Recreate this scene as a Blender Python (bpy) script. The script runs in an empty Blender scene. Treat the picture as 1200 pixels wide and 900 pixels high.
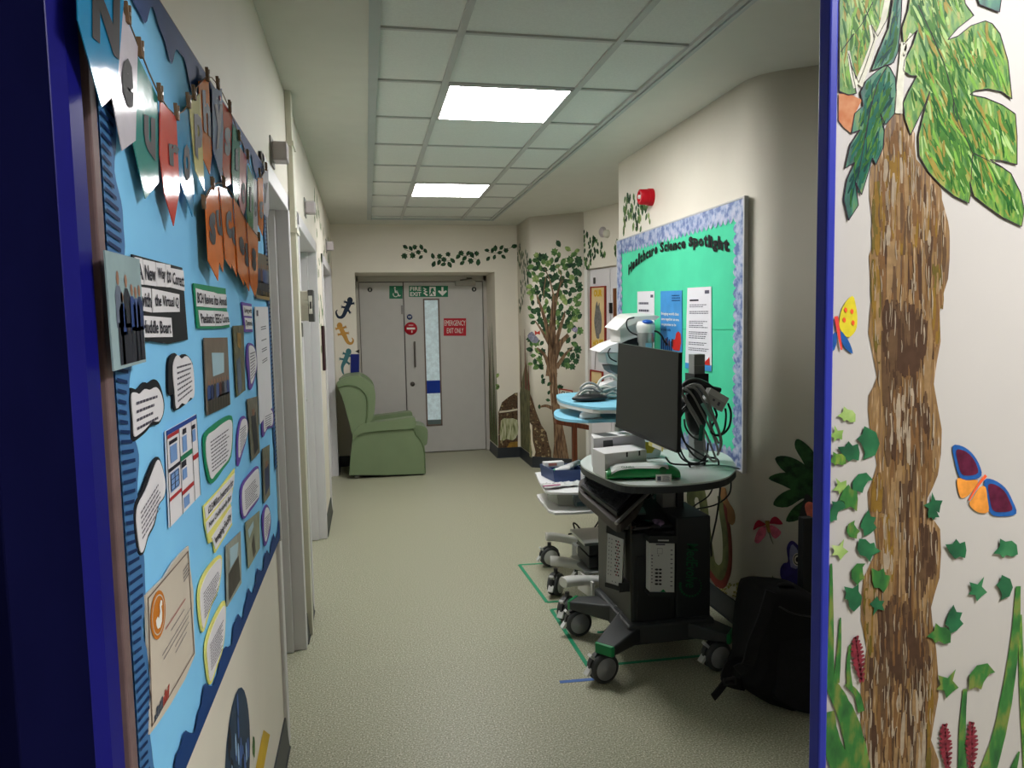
import bpy, bmesh, math, random
from mathutils import Vector, Matrix, geometry
random.seed(7)
S = bpy.context.scene
COL = S.collection

# ---------------- camera, world, exposure, lamps ----------------
FPX = 854.7
R = ((0.98049701, -0.03426567, 0.19352384), (-0.19562388, -0.07550395, 0.9777681), (-0.01889207, -0.99655658, -0.08073458))
CAM = Vector((0, 0, 1.5))
cam_d = bpy.data.cameras.new('camera'); cam = bpy.data.objects.new('camera', cam_d); COL.objects.link(cam)
cam_d.sensor_width = 36; cam_d.lens = 36*FPX/1200; cam_d.clip_start = .02; cam_d.clip_end = 60
Rm = Matrix(R)
m3 = Matrix(((Rm[0][0], -Rm[0][1], -Rm[0][2]), (Rm[1][0], -Rm[1][1], -Rm[1][2]), (Rm[2][0], -Rm[2][1], -Rm[2][2])))
cam.matrix_world = Matrix.Translation(CAM) @ m3.to_4x4()
S.camera = cam
S.view_settings.view_transform = 'Standard'; S.view_settings.look = 'None'
S.view_settings.exposure = 0.14; S.view_settings.gamma = 1; S.view_settings.use_curve_mapping = False
w = bpy.data.worlds.new('world'); S.world = w; w.use_nodes = True
w.node_tree.nodes['Background'].inputs[0].default_value = (.75, .8, .78, 1)
w.node_tree.nodes['Background'].inputs[1].default_value = .05
CORR_LIGHT = 30.0      # radiance of the corridor ceiling panels
ROOM_LIGHT = 62.0      # radiance of the unseen panel added in the room the camera stands in

# ---------------- helpers ----------------
def lin(c):
    return tuple(((x/255)/12.92 if x/255 <= .04045 else ((x/255+.055)/1.055)**2.4) for x in c)
MATS = {}
SPEC = [.5]
def M(name, rgb, rough=.6, metal=0, var=.06, scale=8, emit=0, stretch=None, alt=None, coat=0, bump=0, alpha=1, spec=None, det=3, ramp=(.35, .65)):
    if name in MATS: return MATS[name]
    m = bpy.data.materials.new(name); m.use_nodes = True; nt = m.node_tree; N = nt.nodes; b = N['Principled BSDF']
    c = lin(rgb)
    a = lin(alt) if alt else tuple(x*(1-var) for x in c)
    c2 = c if alt else tuple(min(1, x*(1+var)) for x in c)
    tc = N.new('ShaderNodeTexCoord'); mp = N.new('ShaderNodeMapping'); nz = N.new('ShaderNodeTexNoise'); rp = N.new('ShaderNodeValToRGB')
    nt.links.new(tc.outputs['Object'], mp.inputs[0]); nt.links.new(mp.outputs[0], nz.inputs['Vector']); nt.links.new(nz.outputs[0], rp.inputs[0])
    if stretch: mp.inputs['Scale'].default_value = stretch
    nz.inputs['Scale'].default_value = scale; nz.inputs['Detail'].default_value = det
    rp.color_ramp.elements[0].position = ramp[0]; rp.color_ramp.elements[1].position = ramp[1]
    rp.color_ramp.elements[0].color = (*a, 1); rp.color_ramp.elements[1].color = (*c2, 1)
    nt.links.new(rp.outputs[0], b.inputs['Base Color'])
    b.inputs['Roughness'].default_value = rough; b.inputs['Metallic'].default_value = metal
    b.inputs['Specular IOR Level'].default_value = SPEC[0] if spec is None else spec
    if coat: b.inputs['Coat Weight'].default_value = coat; b.inputs['Coat Roughness'].default_value = .08
    if emit:
        b.inputs['Emission Color'].default_value = (*c, 1); b.inputs['Emission Strength'].default_value = emit
    if bump:
        bp = N.new('ShaderNodeBump'); bp.inputs['Strength'].default_value = bump; bp.inputs['Distance'].default_value = .002
        nt.links.new(nz.outputs[0], bp.inputs['Height']); nt.links.new(bp.outputs[0], b.inputs['Normal'])
    if alpha < 1: b.inputs['Transmission Weight'].default_value = 1-alpha; b.inputs['IOR'].default_value = 1.1
    MATS[name] = m
    return m
def extra(m, stops):
    # several colour stops on a material's noise ramp (paint mixed on the wall, speckles in vinyl)
    rp = [n for n in m.node_tree.nodes if n.type == 'VALTORGB'][0].color_ramp
    while len(rp.elements) > 1: rp.elements.remove(rp.elements[-1])
    for i, (p, c) in enumerate(stops):
        e = rp.elements[0] if i == 0 else rp.elements.new(p)
        e.position = p; e.color = (*lin(c), 1)
    return m

def AT(px, py, x=None, y=None, z=None, plane=None):
    r = Rm @ Vector((px-600, py-450, FPX))
    if plane: o, n = plane; t = (Vector(o)-CAM).dot(n)/r.dot(n)
    elif x is not None: t = (x-CAM.x)/r.x
    elif y is not None: t = (y-CAM.y)/r.y
    else: t = (z-CAM.z)/r.z
    return CAM + r*t

class Frame:
    # a flat wall surface: origin, reading direction u, up v, outward normal n
    def __init__(s, o, u, n): s.o = Vector(o); s.u = Vector(u).normalized(); s.n = Vector(n).normalized(); s.v = Vector((0, 0, 1))
    def p(s, a, b, d=0): return s.o + s.u*a + s.v*b + s.n*d
    def px(s, x, y, d=0):
        q = AT(x, y, plane=(s.o, s.n)); return q + s.n*d
    def uv(s, x, y):
        q = AT(x, y, plane=(s.o, s.n))-s.o; return (q.dot(s.u), q.z)
class Quad:
    def __init__(s, tl, tr, br, bl, n): s.c = [Vector(q) for q in (tl, tr, br, bl)]; s.n = Vector(n).normalized()
    def at(s, u, v, d=0):
        a = s.c[0].lerp(s.c[1], u); b = s.c[3].lerp(s.c[2], u); return a.lerp(b, v) + s.n*d
def Q(F, pts, d=0): return Quad(*[F.px(*p, d) for p in pts], F.n)

def smooth_closed(pts, k=4):
    out = []; n = len(pts)
    for i in range(n):
        p0, p1, p2, p3 = [Vector(pts[(i+j-1) % n]) for j in range(4)]
        for s in range(k):
            t = s/k; out.append(.5*((2*p1)+(p2-p0)*t+(2*p0-5*p1+4*p2-p3)*t*t+(3*p1-p0-3*p2+p3)*t**3))
    return out
def smooth_open(pts, k=5):
    P = [Vector(p) for p in pts]; P = [P[0]*2-P[1]]+P+[P[-1]*2-P[-2]]; out = []
    for i in range(1, len(P)-2):
        p0, p1, p2, p3 = P[i-1:i+3]
        for s in range(k):
            t = s/k; out.append(.5*((2*p1)+(p2-p0)*t+(2*p0-5*p1+4*p2-p3)*t*t+(3*p1-p0-3*p2+p3)*t**3))
    out.append(P[-2]); return out

class MB:
    def __init__(s): s.v = []; s.f = []; s.m = []; s.s = []
    def add(s, vs, fs, mat, sm=False):
        k = len(s.v); s.v += [Vector(q) for q in vs]
        for f in fs: s.f.append([i+k for i in f]); s.m.append(mat); s.s.append(sm)
        return s
    def box(s, x0, x1, y0, y1, z0, z1, mat):
        vs = [(x, y, z) for x in (x0, x1) for y in (y0, y1) for z in (z0, z1)]
        return s.add(vs, [(0, 1, 3, 2), (4, 6, 7, 5), (0, 4, 5, 1), (2, 3, 7, 6), (0, 2, 6, 4), (1, 5, 7, 3)], mat)
    def hexa(s, b, t, mat):   # bottom loop, top loop of four
        return s.add(list(b)+list(t), [(3, 2, 1, 0), (4, 5, 6, 7), (0, 1, 5, 4), (1, 2, 6, 5), (2, 3, 7, 6), (3, 0, 4, 7)], mat)
    def obox(s, c, d, mat, rot=None):
        rot = rot or Matrix.Identity(3); c = Vector(c)
        vs = [c+rot@Vector((x*d[0]/2, y*d[1]/2, z*d[2]/2)) for x in (-1, 1) for y in (-1, 1) for z in (-1, 1)]
        return s.add(vs, [(0, 1, 3, 2), (4, 6, 7, 5), (0, 4, 5, 1), (2, 3, 7, 6), (0, 2, 6, 4), (1, 5, 7, 3)], mat)
    def poly(s, pts, mat, n=None, t=0):
        pts = [Vector(p) for p in pts]
        if n is not None:
            nn = Vector((0, 0, 0))
            for i in range(len(pts)): nn += pts[i].cross(pts[(i+1) % len(pts)])
            if nn.dot(n) < 0: pts = pts[::-1]
        tris = geometry.tessellate_polygon([pts]) if len(pts) > 4 else [tuple(range(len(pts)))]
        fs = []
        for tr in tris:
            if n is not None and len(tr) == 3:
                a, b, c = [pts[i] for i in tr]
                if (b-a).cross(c-a).dot(n) < 0: tr = tuple(reversed(tr))
            fs.append(tr)
        s.add(pts, fs, mat)
        if t and n is not None:
            L = len(pts); vs = pts + [p-n*t for p in pts]
            s.add(vs, [(i, i+L, (i+1) % L+L, (i+1) % L) for i in range(L)], mat)
            s.add([p-n*t for p in pts], [tuple(reversed(f)) for f in fs], mat)
        return s
    def prism(s, pts, ext, mat, sm=False, cap=True):
        ext = Vector(ext); a = [Vector(p) for p in pts]; L = len(a)
        nn = Vector((0, 0, 0))
        for i in range(L): nn += a[i].cross(a[(i+1) % L])
        if nn.dot(ext) > 0: a = a[::-1]
        s.add(a+[p+ext for p in a], [(i, i+L, (i+1) % L+L, (i+1) % L) for i in range(L)], mat, sm)
        if cap:
            s.poly(a, mat, -ext.normalized()); s.poly([p+ext for p in a], mat, ext.normalized())
        return s
    def loft(s, rings, mat, sm=True, cap=True, closed=True):
        L = len(rings[0]); vs = [p for r in rings for p in r]; fs = []
        for i in range(len(rings)-1):
            for j in range(L if closed else L-1):
                fs.append((i*L+j, i*L+(j+1) % L, (i+1)*L+(j+1) % L, (i+1)*L+j))
        s.add(vs, fs, mat, sm)
        if cap: s.add(rings[0], [tuple(range(L))[::-1]], mat); s.add(rings[-1], [tuple(range(L))], mat)
        return s
    def tube(s, pts, r, mat, n=8, k=0, cap=True):
        P = smooth_open(pts, k) if k else [Vector(p) for p in pts]
        rr = r if isinstance(r, (list, tuple)) else None
        rings = []; ref = None
        for i, p in enumerate(P):
            t = (P[min(i+1, len(P)-1)]-P[max(i-1, 0)])
            if t.length < 1e-9: t = Vector((0, 0, 1))
            t.normalize()
            if ref is None:
                ref = Vector((0, 0, 1)) if abs(t.z) < .9 else Vector((1, 0, 0))
            a = (ref - t*ref.dot(t)); a = a.normalized() if a.length > 1e-6 else t.orthogonal().normalized()
            ref = a; b = t.cross(a)
            R_ = (rr[0]+(rr[-1]-rr[0])*i/(len(P)-1)) if rr else r
            rings.append([p+(a*math.cos(q)+b*math.sin(q))*R_ for q in [2*math.pi*j/n for j in range(n)]])
        return s.loft(rings, mat, True, cap)
    def cyl(s, p0, p1, r0, mat, r1=None, n=24):
        return s.tube([p0, p1], [r0, r1 if r1 is not None else r0], mat, n)
    def lathe(s, c, ax, prof, mat, n=24, sm=True):
        ax = Vector(ax).normalized(); a = ax.orthogonal().normalized(); b = ax.cross(a); c = Vector(c)
        rings = [[c+ax*h+(a*math.cos(q)+b*math.sin(q))*r for q in [2*math.pi*j/n for j in range(n)]] for r, h in prof]
        return s.loft(rings, mat, sm)
    def ell(s, c, d, mat, rot=None, n=16, m=10):
        rot = rot or Matrix.Identity(3); c = Vector(c); rings = []
        for i in range(m+1):
            th = math.pi*i/m; th = min(max(th, .02), math.pi-.02)
            rings.append([c+rot@Vector((d[0]*math.sin(th)*math.cos(q), d[1]*math.sin(th)*math.sin(q), d[2]*math.cos(th))) for q in [-2*math.pi*j/n for j in range(n)]])
        return s.loft(rings, mat)
    def stroke(s, F, pts, w0, w1, d, mat, k=4, t=.0006, rag=0):   # a painted tapering stroke on a wall, pixels
        P = smooth_open([F.px(*p, d) for p in pts], k); n = len(P); A = []; B = []
        for i, p in enumerate(P):
            tg = (P[min(i+1, n-1)]-P[max(i-1, 0)]).normalized(); sd = F.n.cross(tg)
            w = (w0+(w1-w0)*i/(n-1))/2*(1+random.uniform(-rag, rag)); A.append(p+sd*w); B.append(p-sd*w)
        for i in range(n-1): s.poly([A[i], A[i+1], B[i+1], B[i]], mat, F.n, 0)
        return s
    def text(s, st, q, mat, d=.001, u0=0, u1=1, v0=1, v1=0, bold=0):
        vs, fs = glyph(st, bold)
        return s.add([q.at(u0+(u1-u0)*x, v0+(v1-v0)*y, d) for x, y in vs], fs, mat)
    def quad(s, q, mat, d=.001, u0=0, u1=1, v0=0, v1=1, n=1, t=0):
        s.poly([q.at(u0, v0, d), q.at(u1, v0, d), q.at(u1, v1, d), q.at(u0, v1, d)], mat, q.n, t); return s
    def upoly(s, q, pts, mat, d=.001, t=0): return s.poly([q.at(u, v, d) for u, v in pts], mat, q.n, t)
    def lines(s, q, mat, n, d=.001, u0=.08, u1=.92, v0=.08, v1=.92, rag=.25, h=.35, seed=1):
        rn = random.Random(seed)
        for i in range(n):
            v = v1-(v1-v0)*(i+.5)/n; hh = (v1-v0)/n*h/2; x = u0
            e = u1-(u1-u0)*rn.random()*rag
            while x < e-.02:
                wd = (u1-u0)*rn.uniform(.05, .15); x2 = min(x+wd, e); s.quad(q, mat, d, x, x2, v-hh, v+hh); x = x2+(u1-u0)*.018
        return s
    def build(s, name, parent=None, origin=None, bevel=0, seg=2, kind=None, sub=0):
        o0 = Vector(origin) if origin is not None else (root_loc(parent) if parent else Vector((0, 0, 0)))
        me = bpy.data.meshes.new(name); me.from_pydata([tuple(v-o0) for v in s.v], [], s.f)
        ms = []
        for m in s.m:
            if m not in ms: ms.append(m)
        for m in ms: me.materials.append(m)
        for p, m, sm in zip(me.polygons, s.m, s.s): p.material_index = ms.index(m); p.use_smooth = sm
        me.update()
        o = bpy.data.objects.new(name, me); COL.objects.link(o)
        if parent: o.parent = parent; o.location = o0-root_loc(parent)
        else: o.location = o0
        if bevel:
            b = o.modifiers.new('bevel', 'BEVEL'); b.width = bevel; b.segments = seg; b.limit_method = 'ANGLE'; b.angle_limit = math.radians(40)
        if sub:
            b = o.modifiers.new('sub', 'SUBSURF'); b.levels = sub; b.render_levels = sub
        if kind: o['kind'] = kind
        return o
def root_loc(o):
    l = Vector((0, 0, 0))
    while o: l += o.location; o = o.parent
    return l
GL = {}
def glyph(st, bold=0):
    key = (st, bold)
    if key in GL: return GL[key]
    cu = bpy.data.curves.new('t', 'FONT'); cu.body = st; cu.size = 1; cu.offset = bold; cu.resolution_u = 2
    ob = bpy.data.objects.new('t', cu); COL.objects.link(ob)
    dg = bpy.context.evaluated_depsgraph_get(); me = ob.evaluated_get(dg).to_mesh()
    vs = [(v.co.x, v.co.y) for v in me.vertices]; fs = [tuple(p.vertices) for p in me.polygons]
    fs = [f if sum((vs[f[i]][0]*vs[f[(i+1) % len(f)]][1]-vs[f[(i+1) % len(f)]][0]*vs[f[i]][1]) for i in range(len(f))) > 0 else f[::-1] for f in fs]
    ob.evaluated_get(dg).to_mesh_clear(); bpy.data.objects.remove(ob); bpy.data.curves.remove(cu)
    xs = [v[0] for v in vs]; ys = [v[1] for v in vs]; x0, x1, y0, y1 = min(xs), max(xs), min(ys), max(ys)
    GL[key] = ([((x-x0)/(x1-x0), (y-y0)/(y1-y0)) for x, y in vs], fs); return GL[key]
def tag(o, label, cat, group=None, kind=None):
    o['label'] = label; o['category'] = cat
    if group: o['group'] = group
    if kind: o['kind'] = kind
    return o
def thing(name, label, cat, loc, group=None):
    o = bpy.data.objects.new(name, None); COL.objects.link(o); o.location = Vector(loc); o.empty_display_size = .1
    return tag(o, label, cat, group)
def Z(k, pts):   # helper for pixel lists noted in enlarged views
    ox, oy, s = {'p1': (0, 0, 3.529), 'p2': (60, 240, 4), 'p3': (60, 440, 4), 'p4': (60, 640, 3.4615), 'pn': (200, 60, 3.215), 'c': (200, 300, 6.429), 'd': (90, 420, 6.429),
                 'ce': (160, 640, 4.09), 'm1': (940, 0, 3), 'm2': (940, 300, 3), 'm3': (940, 600, 3), 't1': (560, 240, 4.5), 't2': (560, 400, 4.5), 'e7': (370, 250, 4.736),
                 'e8': (370, 400, 4.8), 'g': (700, 200, 4.092), 'g2': (750, 320, 7.5), 's': (620, 520, 4.092), 'r': (620, 340, 4.092), 'w': (600, 600, 4.09),
                 'k': (780, 420, 6.43), 'f': (820, 480, 2.432), 'q': (860, 560, 4.5), 'l': (560, 230, 6.667), 'b': (820, 660, 4.737), 'x': (670, 540, 8.571), 'o': (640, 440, 9), 'y': (620, 530, 10),
                 'h': (690, 360, 7.5), 'v': (560, 460, 8.571)}[k]
    return [(ox+a/s, oy+b/s) for a, b in pts]

# ---------------- materials of the room ----------------
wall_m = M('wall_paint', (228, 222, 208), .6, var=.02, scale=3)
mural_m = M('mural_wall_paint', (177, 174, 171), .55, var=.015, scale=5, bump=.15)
ceil_m = M('ceiling_paint', (212, 212, 202), .8, var=.015)
tile_m = M('ceiling_tile', (222, 226, 220), .9, var=.03, scale=120)
tbar_m = M('ceiling_grid_metal', (188, 190, 186), .5, var=.02)
trimal_m = M('grid_edge_trim', (176, 184, 182), .45, var=.03)
floor_m = M('vinyl_floor', (170, 170, 146), .42, scale=165, det=3, spec=.4)
extra(floor_m, [(.30, (104, 104, 84)), (.44, (156, 156, 132)), (.56, (170, 170, 146)), (.68, (222, 220, 200))])
skirt_m = M('skirting_vinyl', (34, 40, 46), .45, var=.08)
white_m = M('white_gloss_paint', (222, 222, 216), .35, var=.015)
door_m = M('door_laminate', (196, 194, 190), .45, var=.015)
jamb_m = M('jamb_paint', (214, 212, 214), .4, var=.015)
navy_m = M('navy_gloss_paint', (24, 24, 116), .35, var=.06, spec=.15)
navy_shade_m = M('navy_shaded_paint', (14, 15, 50), .7, var=.06, spec=.0)  # same navy paint, darkened to stand in for shade on the left lining
blue_m = M('blue_gloss_paint', (44, 54, 160), .4, var=.05, spec=.2)
black_m = M('black', (22, 22, 24), .5, var=.1)
seam_m = M('dark_seam', (92, 84, 80), .7)
SPEC[0] = .25
glassy_m = M('frosted_window_glow', (196, 214, 218), .3, var=.12, scale=30, emit=.22)  # slight glow in the pane stands in for light from behind it

XL, XR, YE, YD = -.335, 1.75, 8.05, 8.65
H = 2.6
LW = Frame((XL, 0, 0), (0, 1, 0), (1, 0, 0))
RW = Frame((XR, 0, 0), (0, -1, 0), (-1, 0, 0))
EW = Frame((0, YE, 0), (1, 0, 0), (0, -1, 0))
DW = Frame((0, YD, 0), (1, 0, 0), (0, -1, 0))
RV = Frame((1.68, 0, 0), (0, -1, 0), (-1, 0, 0))      # return wall beside the exit
TWa, TWb = Vector((1.68, 7.42, 0)), Vector((2.15, 7.05, 0))
TW = Frame(TWa, TWb-TWa, Vector((0, 0, 1)).cross(TWb-TWa)*-1)
W2b = Vector((2.86, 4.7, 0))
W2 = Frame(TWb, W2b-TWb, Vector((0, 0, 1)).cross(W2b-TWb)*-1)
Ca, Cb = Vector((1.85, 3.02, 0)), Vector((3.1, 2.18, 0))
CW = Frame(Ca, Cb-Ca, Vector((0, 0, 1)).cross(Cb-Ca)*-1)
MW = Frame((0, 1.0, 0), (1, 0, 0), (0, -1, 0))
RVL = Frame((1.42, 0, 0), (0, -1, 0), (-1, 0, 0))     # right-hand reveal of the exit doors

# floor and ceiling
MB().box(-2.2, 3.3, -2.6, 9.6, -.06, 0, floor_m).build('floor', kind='structure')
gx0, gx1, gy1 = .047, 1.354, 7.68
b = MB()
b.box(-2.2, gx0, -2.6, 9.6, H, H+.1, ceil_m).box(gx1, 3.3, -2.6, 9.6, H, H+.1, ceil_m).box(gx0, gx1, gy1, 9.6, H, H+.1, ceil_m).box(gx0, gx1, -2.6, 1.12, H, H+.1, ceil_m)
b.box(gx0, gx1, 1.12, gy1, H+.012, H+.1, tile_m)
b.build('ceiling', kind='structure')
b = MB(); tw = .042
b.box(gx0, gx0+tw, 1.12, gy1, H-.006, H+.02, trimal_m).box(gx1-tw*.45, gx1, 1.12, gy1, H-.008, H+.02, trimal_m).box(gx1-tw, gx1-tw*.55, 1.12, gy1, H-.002, H+.02, tbar_m)
b.box(gx0, gx1, gy1-.03, gy1, H-.006, H+.02, trimal_m).box(gx0, gx1, 1.12, 1.15, H-.006, H+.02, trimal_m)
ix0, ix1 = gx0+tw, gx1-tw
gA, gB = .392, 1.018
for gx in (gA, gB): b.box(gx-.014, gx+.014, 1.15, gy1-.03, H+.002, H+.02, tbar_m)
yL1 = AT(508, 141, z=H).y; pitch = .5845
rows = [yL1+pitch*k for k in range(-6, 9) if 1.2 < yL1+pitch*k < gy1-.05]
for y in rows: b.box(ix0, ix1, y-.009, y+.009, H+.004, H+.02, tbar_m)
b.build('trim_1', kind='structure')
def ceiling_light(y0, y1, x0, x1, label, power, z=H):
    lm = M('light_diffuser_%g' % power, (250, 247, 246), .5, emit=power, var=0)
    t = thing('ceiling_light', label, 'ceiling light', ((x0+x1)/2, (y0+y1)/2, z+.004), 'square ceiling light panels')
    MB().box(x0, x0+.012, y0, y1, z+.002, z+.012, tbar_m).box(x1-.012, x1, y0, y1, z+.002, z+.012, tbar_m).box(x0, x1, y0, y0+.012, z+.002, z+.012, tbar_m).box(x0, x1, y1-.012, y1, z+.002, z+.012, tbar_m).build('frame', t)
    MB().box(x0+.012, x1-.012, y0+.012, y1-.012, z+.004, z+.011, lm).build('diffuser', t)
ceiling_light(yL1-pitch+.009, yL1-.009, gA+.014, gB-.014, 'bright square ceiling panel, nearer and larger of the two lit', CORR_LIGHT)
ceiling_light(yL1+3*pitch+.009, yL1+4*pitch-.009, gA+.014, gB-.014, 'bright square ceiling panel farther down, closer to exit doors', CORR_LIGHT)
ceiling_light(-.2, .4, 1.2, 1.8, 'unseen square ceiling panel added to light the room before the blue doorway', ROOM_LIGHT, H-.014)  # out of view, added and placed to brighten the mural and left wall
b = MB()
lp = AT(486, 232.5, z=H+.002); b.ell(lp, (.014, .014, .006), white_m)
tag(b.build('ceiling_sensor', origin=lp), 'tiny white sensor dot on tile beside the farther light panel', 'sensor')

# left wall with three door recesses
doors = [(2.66, 3.46), (3.95, 5.3), (6.12, 7.55)]
HD = 2.05; RD = .13
b = MB(); y = .98
for (a, c) in doors:
    b.box(XL-.2, XL, y, a, 0, H, wall_m); b.box(XL-.2, XL, a, c, HD, H, wall_m); y = c
b.box(XL-.2, XL, y, 9.6, 0, H, wall_m)
b.build('wall_left', kind='structure')
for i, (a, c) in enumerate(doors):
    b = MB(); jw = .045
    b.box(XL-RD-.02, XL+.012, c-.022, c+.04, 0, HD+.05, jamb_m).box(XL-RD-.02, XL+.012, a-.04, a+.022, 0, HD+.05, jamb_m)
    b.box(XL-RD-.02, XL+.012, a-.04, c+.04, HD-.022, HD+.05, jamb_m)
    b.box(XL-RD+.005, XL-.045, c-.045, c-.022, 0, HD-.022, jamb_m).box(XL-RD+.005, XL-.045, a+.022, a+.045, 0, HD-.022, jamb_m)
    b.build('trim_%d' % (i+2), kind='structure', bevel=.004)
    d = MB().box(XL-RD-.035, XL-RD+.005, a+.024, c-.024, .008, HD-.024, door_m if i != 1 else white_m).build('door_%d' % (i+2), kind='structure')
    if i == 1:
        e = MB(); p = Vector((XL-RD+.006, c-.12, 1.02)); e.cyl(p, p+Vector((.04, 0, 0)), .01, tbar_m); e.tube([p+Vector((.04, 0, 0)), p+Vector((.045, -.11, 0))], .009, tbar_m)
        e.build('door_handle', d)
def skirt(pts, name, h=.115, t=.014):
    b = MB()
    for (a, c) in zip(pts, pts[1:]):
        a = Vector((*a, 0)); c = Vector((*c, 0)); n = Vector((0, 0, 1)).cross((c-a).normalized())*-1
        e = (c-a).normalized()*.006
        b.hexa([a-e, c+e, c+n*(t+.004)+e, a+n*(t+.004)-e], [a-e+Vector((0, 0, .006)), c+e+Vector((0, 0, .006)), c+n*(t+.002)+e+Vector((0, 0, .006)), a+n*(t+.002)-e+Vector((0, 0, .006))], skirt_m)
        b.hexa([a-e, c+e, c+n*t+e, a+n*t-e], [a-e+Vector((0, 0, h)), c+e+Vector((0, 0, h)), c+n*t*.4+e+Vector((0, 0, h)), a+n*t*.4-e+Vector((0, 0, h))], skirt_m)
    b.build(name, kind='structure')
for k, (a, c) in enumerate([(1.02, 2.62), (3.5, 3.91), (5.34, 6.08), (7.59, 8.05)]):
    skirt([(XL, c), (XL, a)][::-1], 'baseboard_left' if k == 0 else 'baseboard_left_%d' % (k+1))

# end wall with recessed exit doors
ox0, ox1, oz = -.1, 1.42, 2.09
b = MB()
b.box(XL-.1, ox0, YE, YE+.7, 0, H, wall_m).box(ox1, 1.78, YE, YE+.7, 0, H, wall_m).box(ox0, ox1, YE, YE+.7, oz, H, wall_m)
b.box(ox0, ox1, YD+.12, YE+.9, 0, oz, wall_m)
b.build('wall_end', kind='structure')
skirt([(XL, YE), (ox0, YE)], 'baseboard_end')
skirt([(ox1, YE+.52), (ox1, YE), (1.68, YE), (1.68, 7.42), (2.15, 7.05), (2.86, 4.7)], 'baseboard_right')
# walls to the right
def wallstrip(name, pts, mat, z0=0, z1=H, sm=False, t=.0):
    b = MB(); L = len(pts)
    vs = [(p[0], p[1], z0) for p in pts]+[(p[0], p[1], z1) for p in pts]
    b.add(vs, [(i, i+L, i+1+L, i+1) for i in range(L-1)], mat, sm)
    o = b.build(name, kind='structure')
    s = o.modifiers.new('solid', 'SOLIDIFY'); s.thickness = .08; s.offset = 1
    return o
def rnd(a, p, c, r, n=8):   # rounded corner at p
    a, p, c = Vector(a), Vector(p), Vector(c); s = p+(a-p).normalized()*r; e = p+(c-p).normalized()*r
    return [tuple(s*(1-t)**2+p*2*t*(1-t)+e*t*t) for t in [i/n for i in range(n+1)]]
pa, pb, pc, pd = (1.68, YE+.3), (1.68, 7.42), (2.15, 7.05), (W2b.x, W2b.y)
wallstrip('wall_return', [pa]+rnd(pa, pb, pc, .05)+[pc], wall_m, sm=True)
# alcove wall with a white double door below a lintel
lz = (W2.px(683, 318.5).z+W2.px(727, 307).z)/2
LEN = (W2b-TWb).length
b = MB()
def strip2(z0, z1, d0, mat, u0=0, u1=LEN, th=.3, b=b):
    q = [W2.p(u0, z0, d0), W2.p(u1, z0, d0), W2.p(u1, z0, d0-th), W2.p(u0, z0, d0-th)]
    b.hexa(q[::-1], [p+Vector((0, 0, z1-z0)) for p in q][::-1], mat)
strip2(lz, H, 0, wall_m); strip2(0, lz, -.06, wall_m, u0=.0, u1=LEN)
b.build('wall_alcove', kind='structure')
b = MB(); ud = W2.uv(711.5, 400)[0]
strip2(0.005, lz-.01, -.04, jamb_m, .02, ud-.004, .03, b); strip2(0.005, lz-.01, -.04, jamb_m, ud+.004, 1.9, .03, b)
strip2(0, lz-.005, 0, white_m, -.012, .05, .06, b)
d4 = b.build('door_4', kind='structure', bevel=.003)
F2 = Frame(W2.p(0, 0, -.039), W2.u, W2.n)
def rect_px(F, x0, y0, x1, y1): return [(x0, y0), (x1, y0), (x1, y1), (x0, y1)]
vp = [F2.px(720, 338), F2.px(727, 337)]
u0 = F2.uv(719.5, 338)[0]; vz1 = F2.px(720, 338).z; b = MB()
wood_m = M('brown_wood', (128, 78, 44), .5, stretch=(30, 30, 2), scale=3, alt=(96, 56, 30))
wq = Quad(F2.p(u0, vz1), F2.p(u0+.3, vz1), F2.p(u0+.3, .9), F2.p(u0, .9), F2.n)
b.quad(wq, M('ply_brown', (150, 118, 78), .6, var=.1), .002).quad(wq, wood_m, .012, 0, .14, 0, 1, t=.012).quad(wq, wood_m, .012, .86, 1, 0, 1, t=.012).quad(wq, wood_m, .012, 0, 1, .97, 1, t=.012)
b.build('vision_panel', d4)
b = MB(); b.lathe(F2.px(716.3, 364), F2.n, [(.008, 0), (.012, .002), (.012, .02), (.006, .024)], black_m); p = F2.px(716.5, 361); b.obox(p+F2.n*.006, (.03, .03, .1), black_m)
b.build('door_lock', d4)
b = MB(); p = F2.px(697, 329); b.obox(p+F2.n*.004, (.02, .02, .06), M('sign_dark', (70, 70, 66), .5)); b.build('door_number_plate', d4)

# near block on the right with its rounded corner
pts = [(2.9, 4.92), (1.80, 4.92)]+rnd((1.9, 4.92), (1.75, 4.92), (1.75, 4.8), .02, 4)+rnd((1.75, 4), (1.75, 3.09), (3.1, 2.18), .13, 14)+[(3.1, 2.18), (3.1, 1.05)]
wallstrip('wall_right', pts, wall_m, sm=True)
for m_ in bpy.data.objects['wall_right'].modifiers: pass
sk = rnd((1.75, 4), (1.75, 3.09), (3.1, 2.18), .13, 8)
skirt([(1.75, 4.92)]+sk+[(3.1, 2.18)], 'baseboard_near')

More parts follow.
